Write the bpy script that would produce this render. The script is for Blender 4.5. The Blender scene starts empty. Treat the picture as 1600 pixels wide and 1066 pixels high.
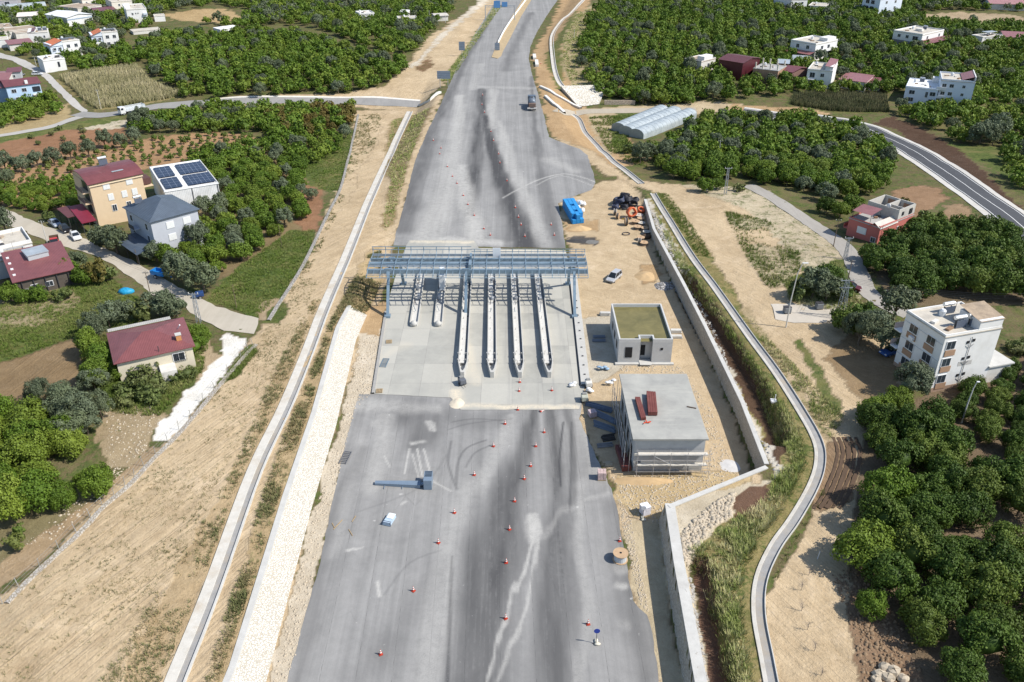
import bpy, math, random
import numpy as np
R = math.radians
random.seed(7)
C = bpy.context.scene.collection
SC = bpy.context.scene
# ---------------------------------------------------------------- camera, sky, sun, exposure
CAM_F, CAM_T, CAM_H = 1320.0, R(29.6), 75.0          # focal length in photo pixels (1600 wide), tilt down, height
cd = bpy.data.cameras.new('camera'); cam = bpy.data.objects.new('camera', cd); C.objects.link(cam)
cd.sensor_width = 36.0; cd.lens = 36.0 * CAM_F / 1600.0; cd.clip_start = 0.5; cd.clip_end = 6000
cam.location = (0, 0, CAM_H); cam.rotation_euler = (R(90) - CAM_T, 0, 0)
SC.camera = cam
SUN_EL, SUN_AZ = 47.0, -15.0                          # azimuth counted from +X
wd = bpy.data.worlds.new('World'); SC.world = wd; wd.use_nodes = True
nt = wd.node_tree; bg = nt.nodes['Background']; sky = nt.nodes.new('ShaderNodeTexSky')
sky.sky_type = 'NISHITA'; sky.sun_disc = False; sky.sun_elevation = R(SUN_EL)
sky.sun_rotation = R(90 - SUN_AZ); sky.air_density = 1.0; sky.dust_density = 0.6; sky.ozone_density = 1.0
nt.links.new(sky.outputs[0], bg.inputs[0]); bg.inputs[1].default_value = 0.115
ld = bpy.data.lights.new('sun', 'SUN'); ld.energy = 4.2; ld.angle = R(0.53); ld.color = (1.0, 0.95, 0.87)
sun = bpy.data.objects.new('sun', ld); C.objects.link(sun)
sun.rotation_euler = (R(90 - SUN_EL), 0, R(SUN_AZ + 90)); sun.location = (60, -20, 120)
SC.view_settings.view_transform = 'Standard'; SC.view_settings.look = 'None'
SC.view_settings.exposure = 0.5; SC.view_settings.gamma = 1.0
SC.cycles.max_bounces = 4; SC.cycles.diffuse_bounces = 2; SC.cycles.transparent_max_bounces = 6
SC.cycles.caustics_reflective = False; SC.cycles.caustics_refractive = False
# ---------------------------------------------------------------- numpy noise and geometry helpers
def _hash(ix, iy, s):
 n = (ix * 374761393 + iy * 668265263 + s * 974711) & 0x7fffffff
 n = ((n ^ (n >> 13)) * 1274126177) & 0x7fffffff
 return ((n ^ (n >> 16)) & 0xffff) / 65535.0
def vnoise(x, y, s=0):
 ix = np.floor(x).astype(np.int64); iy = np.floor(y).astype(np.int64); fx = x - ix; fy = y - iy
 fx = fx * fx * (3 - 2 * fx); fy = fy * fy * (3 - 2 * fy)
 return (_hash(ix, iy, s) * (1 - fx) + _hash(ix + 1, iy, s) * fx) * (1 - fy) + (_hash(ix, iy + 1, s) * (1 - fx) + _hash(ix + 1, iy + 1, s) * fx) * fy
def fbm(x, y, s=0, o=4):
 t = 0; a = 0.5
 for k in range(o):
  t = t + a * vnoise(x * 2 ** k, y * 2 ** k, s + k * 17); a *= 0.5
 return t / (1 - 0.5 ** o)
def sstep(a, b, x):
 t = np.clip((x - a) / (b - a), 0, 1); return t * t * (3 - 2 * t)
def inpoly(px, py, poly):
 m = np.zeros(px.shape, bool); n = len(poly)
 for i in range(n):
  x0, y0 = poly[i][:2]; x1, y1 = poly[(i + 1) % n][:2]
  if y0 == y1: continue
  c = ((y0 > py) != (y1 > py)) & (px < (x1 - x0) * (py - y0) / (y1 - y0) + x0); m ^= c
 return m
def dpoly(px, py, line):
 d = np.full(px.shape, 1e9)
 for a, b in zip(line[:-1], line[1:]):
  ax, ay = a[:2]; vx, vy = b[0] - ax, b[1] - ay; L = vx * vx + vy * vy + 1e-9
  t = np.clip(((px - ax) * vx + (py - ay) * vy) / L, 0, 1)
  d = np.minimum(d, np.hypot(px - ax - t * vx, py - ay - t * vy))
 return d
def W0(px, py, z=0.0):
 'point of the photograph -> world point on the level z'
 u = (px - 800) / CAM_F; v = (py - 533) / CAM_F
 dy = math.cos(CAM_T) - v * math.sin(CAM_T); dz = -math.sin(CAM_T) - v * math.cos(CAM_T)
 t = (z - CAM_H) / dz
 return (u * t, dy * t, z)
# ---------------------------------------------------------------- terrain height
def wl(pts, z=0.0): return [W0(a, b, z) for a, b in pts]
def interp_line(pts):
 p = sorted(pts, key=lambda q: q[1]); ys = np.array([q[1] for q in p]); xs = np.array([q[0] for q in p])
 return lambda y: np.interp(y, ys, xs)
TOE_L = wl([(417, 1066), (487, 798), (526, 665), (557, 532), (577, 490), (590, 440), (606, 380), (620, 330), (640, 245), (676, 165), (708, 92), (740, 40), (762, 5)])
xL = interp_line(TOE_L + [(-4, 900, 0), (-30, 30, 0)])
WALL_LOW = wl([(1075, 1120), (1066, 1066), (1040, 904), (1028, 814)])
WALL_UP = wl([(1187, 752), (1150, 652), (1095, 533), (1040, 420), (1017, 373), (1004, 322)])
xR = interp_line(WALL_LOW + [WALL_UP[0]] + WALL_UP[1:] + wl([(978, 285), (940, 243), (905, 225), (880, 190), (856, 140), (845, 90), (858, 50), (890, 0)]) + [(60, 900, 0), (17, 30, 0)])
TR_UP = [(W0(a, b, 1.5)) for a, b in ((1062, 436), (1100, 492), (1140, 556), (1180, 622), (1208, 690))]
TR_LO = [(W0(a, b, 1.5)) for a, b in ((1090, 895), (1105, 980), (1128, 1100))]
HLY = [(0, 2.4), (135, 2.4), (165, 1.0), (200, 0.0), (255, -3.2), (315, -4.2), (345, -0.5), (420, 0.5), (900, 2)]
HRY = [(0, 2.8), (150, 2.8), (185, 2.0), (215, 0.3), (265, -3.2), (305, -3.8), (340, -1.0), (400, 2.5), (900, 6)]
def hgt(x, y):
 x = np.asarray(x, float); y = np.asarray(y, float)
 wob = (fbm(x * 0.06, y * 0.06, 5, 3) - 0.5) * 1.2
 hl = np.interp(y, *zip(*HLY)); hr = np.interp(y, *zip(*HRY))
 dl = xL(y) - x; dr = x - xR(y)
 wl_ = np.interp(y, [0, 160, 230, 330, 380], [3.3, 3.3, 7.0, 7.0, 5.0])
 wr_ = np.interp(y, [0, 200, 222, 330, 400], [0.35, 0.35, 6.0, 8.0, 9.0])
 a = np.clip(dl / wl_, 0, 1); b = np.clip((dr - 0.25) / wr_, 0, 1)
 h = hl * a + hr * b
 tu = dpoly(x, y, TR_UP); tl = dpoly(x, y, TR_LO)
 h = h - 2.3 * (1 - sstep(1.3, 2.9, tu)) * (dr > 0) - 1.8 * (1 - sstep(0.9, 2.0, tl)) * (dr > 0.5)
 h = h + wob * np.maximum(sstep(6, 25, dl), sstep(8, 30, dr))
 return h
def WT(px, py):
 'point of the photograph -> world point on the terrain (marching along the sight line)'
 px = np.atleast_1d(np.asarray(px, float)); py = np.atleast_1d(np.asarray(py, float))
 u = (px - 800) / CAM_F; v = (py - 533) / CAM_F
 dy = math.cos(CAM_T) - v * math.sin(CAM_T); dz = -math.sin(CAM_T) - v * math.cos(CAM_T)
 res = np.zeros((len(px), 3)); done = np.zeros(len(px), bool)
 for z in np.arange(8, -9, -0.1):
  t = (z - CAM_H) / dz; x = u * t; y = dy * t; h = hgt(x, y)
  hit = (~done) & (h >= z); res[hit] = np.stack([x, y, h], 1)[hit]; done |= hit
 return res
def T(px, py):
 r = WT(px, py)[0]; return (float(r[0]), float(r[1]), float(r[2]))
def TL(pts):
 r = WT([p[0] for p in pts], [p[1] for p in pts]); return [tuple(float(c) for c in q) for q in r]
def hz(x, y): return float(hgt(np.array([x]), np.array([y]))[0])
# ---------------------------------------------------------------- node materials
def nn(nt, t, **kw):
 n = nt.nodes.new(t)
 for k, v in kw.items(): setattr(n, k, v)
 return n
def new_mat(name):
 m = bpy.data.materials.new(name); m.use_nodes = True; return m, m.node_tree, m.node_tree.nodes['Principled BSDF']
def mth(nt, op, a, b=None, clamp=False):
 n = nn(nt, 'ShaderNodeMath', operation=op); n.use_clamp = clamp
 for i, v in enumerate((a, b)):
  if v is None: continue
  if isinstance(v, (int, float)): n.inputs[i].default_value = v
  else: nt.links.new(v, n.inputs[i])
 return n.outputs[0]
def mixc(nt, f, a, b, mode='MIX'):
 n = nn(nt, 'ShaderNodeMix', data_type='RGBA', blend_type=mode)
 for i, v in ((0, f), (6, a), (7, b)):
  if isinstance(v, (int, float)): n.inputs[i].default_value = v
  elif isinstance(v, tuple): n.inputs[i].default_value = v if len(v) == 4 else v + (1,)
  else: nt.links.new(v, n.inputs[i])
 return n.outputs[2]
def noise(nt, scale, detail=4, rough=0.6, vec=None, dist=0.0):
 n = nn(nt, 'ShaderNodeTexNoise'); n.inputs['Scale'].default_value = scale; n.inputs['Detail'].default_value = detail
 n.inputs['Roughness'].default_value = rough; n.inputs['Distortion'].default_value = dist
 if vec is not None: nt.links.new(vec, n.inputs['Vector'])
 return n.outputs['Fac']
def ramp(nt, fac, a, b):
 n = nn(nt, 'ShaderNodeMapRange'); n.clamp = True; nt.links.new(fac, n.inputs[0])
 n.inputs[1].default_value = a; n.inputs[2].default_value = b; return n.outputs[0]
def wpos(nt): return nn(nt, 'ShaderNodeNewGeometry').outputs['Position']
def opos(nt): return nn(nt, 'ShaderNodeTexCoord').outputs['Object']
def mapping(nt, vec, scale=(1, 1, 1), rot=(0, 0, 0)):
 n = nn(nt, 'ShaderNodeMapping'); nt.links.new(vec, n.inputs[0]); n.inputs['Scale'].default_value = scale; n.inputs['Rotation'].default_value = rot
 return n.outputs[0]
def bump(nt, bs, h, s=0.4, d=0.05):
 b = nn(nt, 'ShaderNodeBump'); b.inputs['Strength'].default_value = s; b.inputs['Distance'].default_value = d
 nt.links.new(h, b.inputs['Height']); nt.links.new(b.outputs[0], bs.inputs['Normal'])
MATS = {}
def M(name, col, var=0.18, scale=1.2, rough=0.75, metal=0.0, bmp=0.0, dirt=None, dscale=0.35, damt=0.45):
 'plain weathered paint, concrete, metal ...: colour with two scales of noise and optional stains'
 if name in MATS: return MATS[name]
 m, nt, bs = new_mat(name); p = wpos(nt)
 a = noise(nt, scale, 5, 0.65, p); b = noise(nt, scale * 9, 3, 0.6, p)
 f = mth(nt, 'ADD', mth(nt, 'MULTIPLY', a, 0.65), mth(nt, 'MULTIPLY', b, 0.35))
 f = ramp(nt, f, 0.3, 0.7)
 lo = tuple(c * (1 - var) for c in col); hi = tuple(min(1, c * (1 + var)) for c in col)
 c = mixc(nt, f, lo, hi)
 if dirt:
  d = ramp(nt, noise(nt, dscale, 6, 0.7, p), 0.48, 0.72); c = mixc(nt, mth(nt, 'MULTIPLY', d, damt), c, dirt)
 nt.links.new(c, bs.inputs['Base Color']); bs.inputs['Roughness'].default_value = rough; bs.inputs['Metallic'].default_value = metal
 bs.inputs['Specular IOR Level'].default_value = 0.3
 if bmp: bump(nt, bs, b, bmp, 0.03)
 MATS[name] = m; return m
def corr_mat(name, col, pitch=0.25, rough=0.45, metal=0.3, axis=0):
 'ribbed roof sheet; ribs run along the object y axis'
 if name in MATS: return MATS[name]
 m, nt, bs = new_mat(name); o = opos(nt); p = wpos(nt)
 w = nn(nt, 'ShaderNodeTexWave', bands_direction='XYZ'[axis]); w.inputs['Scale'].default_value = 0.314 / pitch; nt.links.new(o, w.inputs[0])
 a = ramp(nt, noise(nt, 0.6, 5, 0.7, p), 0.3, 0.75)
 c = mixc(nt, a, tuple(q * 0.82 for q in col), tuple(min(1, q * 1.15) for q in col))
 c = mixc(nt, mth(nt, 'MULTIPLY', ramp(nt, w.outputs['Fac'], 0.55, 1.0), 0.22), c, tuple(q * 0.55 for q in col))
 nt.links.new(c, bs.inputs['Base Color']); bs.inputs['Roughness'].default_value = rough; bs.inputs['Metallic'].default_value = metal
 bump(nt, bs, w.outputs['Fac'], 0.5, 0.04); MATS[name] = m; return m
def glass_mat():
 if 'glass' in MATS: return MATS['glass']
 m, nt, bs = new_mat('window_glass'); c = mixc(nt, noise(nt, 0.7, 2, 0.5, wpos(nt)), (0.015, 0.02, 0.028), (0.06, 0.075, 0.09))
 nt.links.new(c, bs.inputs['Base Color']); bs.inputs['Roughness'].default_value = 0.08; bs.inputs['Specular IOR Level'].default_value = 0.6
 MATS['glass'] = m; return m
# ---------------------------------------------------------------- mesh builder
class MB:
 def __init__(s): s.v = []; s.f = []
 def add(s, vs, fs):
  o = len(s.v); s.v += [tuple(p) for p in vs]; s.f += [tuple(i + o for i in q) for q in fs]; return s
 def box(s, c, d, rz=0.0, ty=0.0):
  x, y, z = d[0] / 2, d[1] / 2, d[2] / 2; cr, sr = math.cos(rz), math.sin(rz); vs = []
  for k in (-z, z):
   for i, j in ((-x, -y), (x, -y), (x, y), (-x, y)): vs.append((c[0] + i * cr - j * sr, c[1] + i * sr + j * cr, c[2] + k))
  return s.add(vs, [(3, 2, 1, 0), (4, 5, 6, 7), (0, 1, 5, 4), (1, 2, 6, 5), (2, 3, 7, 6), (3, 0, 4, 7)])
 def prism(s, poly, z0, z1):
  n = len(poly); A = sum(poly[i][0] * poly[(i + 1) % n][1] - poly[(i + 1) % n][0] * poly[i][1] for i in range(n))
  if A < 0: poly = poly[::-1]
  vs = [(p[0], p[1], z0) for p in poly] + [(p[0], p[1], z1) for p in poly]
  return s.add(vs, [tuple(range(n))[::-1], tuple(range(n, 2 * n))] + [(i, (i + 1) % n, n + (i + 1) % n, n + i) for i in range(n)])
 def tube(s, path, r, n=6, r2=None, cap=True):
  m = len(path); P = [np.array(p, float) for p in path]; vs = []
  for k in range(m):
   t = P[min(k + 1, m - 1)] - P[max(k - 1, 0)]; t /= (np.linalg.norm(t) + 1e-9)
   u = np.cross(t, (0, 0, 1)) if abs(t[2]) < 0.9 else np.cross(t, (1, 0, 0)); u /= np.linalg.norm(u); w = np.cross(u, t)
   rr = r if r2 is None else r + (r2 - r) * k / (m - 1)
   for i in range(n):
    a = 2 * math.pi * (i + 0.5) / n; vs.append(P[k] + rr * (math.cos(a) * u + math.sin(a) * w))
  fs = [(k * n + i, k * n + (i + 1) % n, (k + 1) * n + (i + 1) % n, (k + 1) * n + i) for k in range(m - 1) for i in range(n)]
  if cap: fs += [tuple(range(n))[::-1], tuple(range((m - 1) * n, m * n))]
  return s.add(vs, fs)
 def lathe(s, prof, c=(0, 0, 0), n=16, axis='z', rz=0.0):
  vs = []; m = len(prof)
  for r, z in prof:
   for i in range(n):
    a = 2 * math.pi * i / n; p = (r * math.cos(a), r * math.sin(a), z)
    if axis == 'y': p = (p[0], p[2], p[1])
    if axis == 'x': p = (p[2], p[0], p[1])
    cr, sr = math.cos(rz), math.sin(rz); vs.append((c[0] + p[0] * cr - p[1] * sr, c[1] + p[0] * sr + p[1] * cr, c[2] + p[2]))
  fs = [(k * n + i, k * n + (i + 1) % n, (k + 1) * n + (i + 1) % n, (k + 1) * n + i) for k in range(m - 1) for i in range(n)]
  fs += [tuple(range(n))[::-1], tuple(range((m - 1) * n, m * n))]
  return s.add(vs, fs)
 def ell(s, c, r, n=10, jit=0.0, rnd=random):
  prof = []; m = n // 2 + 1; vs = []
  for k in range(m):
   th = math.pi * k / (m - 1)
   for i in range(n):
    a = 2 * math.pi * i / n; q = 1 + (rnd.random() - 0.5) * jit
    vs.append((c[0] + r[0] * q * math.sin(th) * math.cos(a), c[1] + r[1] * q * math.sin(th) * math.sin(a), c[2] + r[2] * q * math.cos(th)))
  return s.add(vs, [(k * n + i, (k + 1) * n + i, (k + 1) * n + (i + 1) % n, k * n + (i + 1) % n) for k in range(m - 1) for i in range(n)])
 def build(s, name, mat, parent=None, smooth=False, bevel=0.0, loc=None):
  me = bpy.data.meshes.new(name); me.from_pydata(s.v, [], s.f); me.update()
  if mat: me.materials.append(mat)
  if smooth:
   me.polygons.foreach_set('use_smooth', [True] * len(me.polygons))
  o = bpy.data.objects.new(name, me); C.objects.link(o)
  if parent is not None: o.parent = parent
  if loc is not None: o.location = loc
  if bevel:
   b = o.modifiers.new('bevel', 'BEVEL'); b.width = bevel; b.segments = 2; b.limit_method = 'ANGLE'; b.angle_limit = R(40)
  return o
def tag(o, label=None, cat=None, group=None, kind=None):
 if label: o['label'] = label
 if cat: o['category'] = cat
 if group: o['group'] = group
 if kind: o['kind'] = kind
 return o
def thing(name, label, cat, loc=(0, 0, 0), rz=0.0, group=None):
 o = bpy.data.objects.new(name, None); C.objects.link(o); o.location = loc; o.rotation_euler = (0, 0, rz); o.empty_display_size = 0.3
 return tag(o, label, cat, group)
def kids(o):
 return [c for c in C.objects if c.parent == o]
def dup(o, loc, rz=0.0, label=None, group=None, scale=None, par=None):
 c = o.copy(); C.objects.link(c)
 if par is not None: c.parent = par
 else:
  c.location = loc; c.rotation_euler = (0, 0, rz)
  if label: c['label'] = label
  if group: c['group'] = group
  if scale: c.scale = scale
 for k in KIDS.setdefault(o.name, [k for k in o.children]): dup(k, None, par=c)
 return c
KIDS = {}
def npmesh(name, V, F, mat, attrs=None, parent=None, smooth=False, loops=None):
 'mesh from numpy arrays: F is (n,3) or (n,4)'
 me = bpy.data.meshes.new(name); V = np.asarray(V, np.float32); F = np.asarray(F, np.int32); k = F.shape[1]
 me.vertices.add(len(V)); me.vertices.foreach_set('co', V.ravel())
 me.loops.add(F.size); me.loops.foreach_set('vertex_index', F.ravel())
 me.polygons.add(len(F)); me.polygons.foreach_set('loop_start', np.arange(0, F.size, k, dtype=np.int32))
 if smooth: me.polygons.foreach_set('use_smooth', np.ones(len(F), bool))
 me.update(calc_edges=True)
 for an, (ty, dom, arr) in (attrs or {}).items():
  at = me.attributes.new(an, ty, dom); arr = np.asarray(arr, np.float32)
  at.data.foreach_set('color' if ty == 'FLOAT_COLOR' else 'vector' if ty == 'FLOAT_VECTOR' else 'value', arr.ravel())
 me.materials.append(mat)
 o = bpy.data.objects.new(name, me)
 C.objects.link(o)
 if parent is not None: o.parent = parent
 return o
# ================================================================ THE GROUND
def ground_mat():
 m, nt, bs = new_mat('ground_soil'); p = wpos(nt)
 def at(n, o='Fac'): a = nn(nt, 'ShaderNodeAttribute', attribute_name=n); return a.outputs[o]
 col = at('zone', 'Color'); veg = at('veg'); trk = at('trk'); tuv = at('tuv', 'Vector'); rub = at('rub')
 big = noise(nt, 0.07, 5, 0.6, p); mid = noise(nt, 0.45, 6, 0.65, p, 0.4); fine = noise(nt, 3.2, 4, 0.7, p)
 f = mth(nt, 'ADD', mth(nt, 'MULTIPLY', big, 0.45), mth(nt, 'ADD', mth(nt, 'MULTIPLY', mid, 0.4), mth(nt, 'MULTIPLY', fine, 0.25)))
 f = ramp(nt, f, 0.32, 0.78)
 c = mixc(nt, f, mixc(nt, 1.0, col, (0.60, 0.56, 0.51), 'MULTIPLY'), mixc(nt, 1.0, col, (1.22, 1.24, 1.28), 'MULTIPLY'))
 # wheel tracks: noise stretched along the local driving direction
 t1 = noise(nt, 1.0, 3, 0.55, mapping(nt, tuv, (0.75, 0.03, 1)), 0.9); t2 = noise(nt, 1.0, 2, 0.5, mapping(nt, tuv, (2.6, 0.05, 1)), 0.7)
 tt = mth(nt, 'ADD', mth(nt, 'MULTIPLY', ramp(nt, t1, 0.42, 0.62), 0.6), mth(nt, 'MULTIPLY', ramp(nt, t2, 0.45, 0.62), 0.4))
 c = mixc(nt, mth(nt, 'MULTIPLY', trk, mth(nt, 'MULTIPLY', tt, 0.33)), c, mixc(nt, 1.0, col, (0.62, 0.56, 0.50), 'MULTIPLY'))
 # clods and stones
 vo = nn(nt, 'ShaderNodeTexVoronoi'); vo.inputs['Scale'].default_value = 3.4; nt.links.new(p, vo.inputs['Vector'])
 st = mth(nt, 'MULTIPLY', ramp(nt, vo.outputs['Distance'], 0.30, 0.16), ramp(nt, noise(nt, 0.35, 5, 0.7, p), 0.50, 0.68))
 c = mixc(nt, mth(nt, 'MULTIPLY', st, mth(nt, 'ADD', mth(nt, 'MULTIPLY', rub, 0.36), 0.2)), c, (0.50, 0.46, 0.39))
 pd = ramp(nt, noise(nt, 0.16, 6, 0.72, p, 0.8), 0.55, 0.72); c = mixc(nt, mth(nt, 'MULTIPLY', pd, 0.45), c, mixc(nt, 1.0, col, (1.32, 1.36, 1.5), 'MULTIPLY'))
 dk = ramp(nt, noise(nt, 0.28, 6, 0.75, p, 0.5), 0.58, 0.74); c = mixc(nt, mth(nt, 'MULTIPLY', dk, 0.32), c, mixc(nt, 1.0, col, (0.62, 0.55, 0.47), 'MULTIPLY'))
 sp = mth(nt, 'MULTIPLY', ramp(nt, noise(nt, 2.3, 3, 0.6, p), 0.58, 0.66), ramp(nt, noise(nt, .12, 4, .6, p), .38, .6)); c = mixc(nt, mth(nt, 'MULTIPLY', sp, 0.3), c, mixc(nt, 1.0, col, (0.4, 0.4, 0.34), 'MULTIPLY'))
 # plants between: threshold moved by the painted density
 vn = mth(nt, 'ADD', mth(nt, 'MULTIPLY', noise(nt, 0.33, 7, 0.72, p, 0.6), 0.62), mth(nt, 'MULTIPLY', noise(nt, 2.2, 4, 0.7, p), 0.38))
 lim = mth(nt, 'SUBTRACT', 0.80, mth(nt, 'MULTIPLY', veg, 0.52))
 vm = nn(nt, 'ShaderNodeMapRange'); nt.links.new(mth(nt, 'SUBTRACT', vn, lim), vm.inputs[0]); vm.inputs[1].default_value = -0.02; vm.inputs[2].default_value = 0.07
 vcol = mixc(nt, ramp(nt, noise(nt, 0.8, 4, 0.7, p), 0.35, 0.68), (0.045, 0.075, 0.02), (0.12, 0.145, 0.04))
 vcol = mixc(nt, ramp(nt, noise(nt, 0.12, 3, 0.6, p), 0.5, 0.7), vcol, (0.17, 0.15, 0.06))
 c = mixc(nt, mth(nt, 'MULTIPLY', vm.outputs[0], 0.9), c, vcol)
 nt.links.new(c, bs.inputs['Base Color']); bs.inputs['Roughness'].default_value = 0.95; bs.inputs['Specular IOR Level'].default_value = 0.1
 bump(nt, bs, mth(nt, 'ADD', mth(nt, 'MULTIPLY', fine, 0.5), mth(nt, 'ADD', mid, mth(nt, 'MULTIPLY', tt, mth(nt, 'MULTIPLY', trk, 0.4)))), 0.75, 0.35)
 return m
TAN = (0.50, 0.39, 0.25); TAN2 = (0.38, 0.295, 0.19); PALE = (0.56, 0.50, 0.40); WHITE = (0.74, 0.72, 0.66)
BROWN = (0.20, 0.125, 0.07); RED = (0.27, 0.15, 0.085); ORANGE = (0.40, 0.275, 0.15); FLOOR = (0.14, 0.115, 0.06)
GREEN = (0.085, 0.105, 0.03); DRY = (0.25, 0.205, 0.095); DARK = (0.10, 0.062, 0.04); GREYD = (0.36, 0.33, 0.29)
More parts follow.
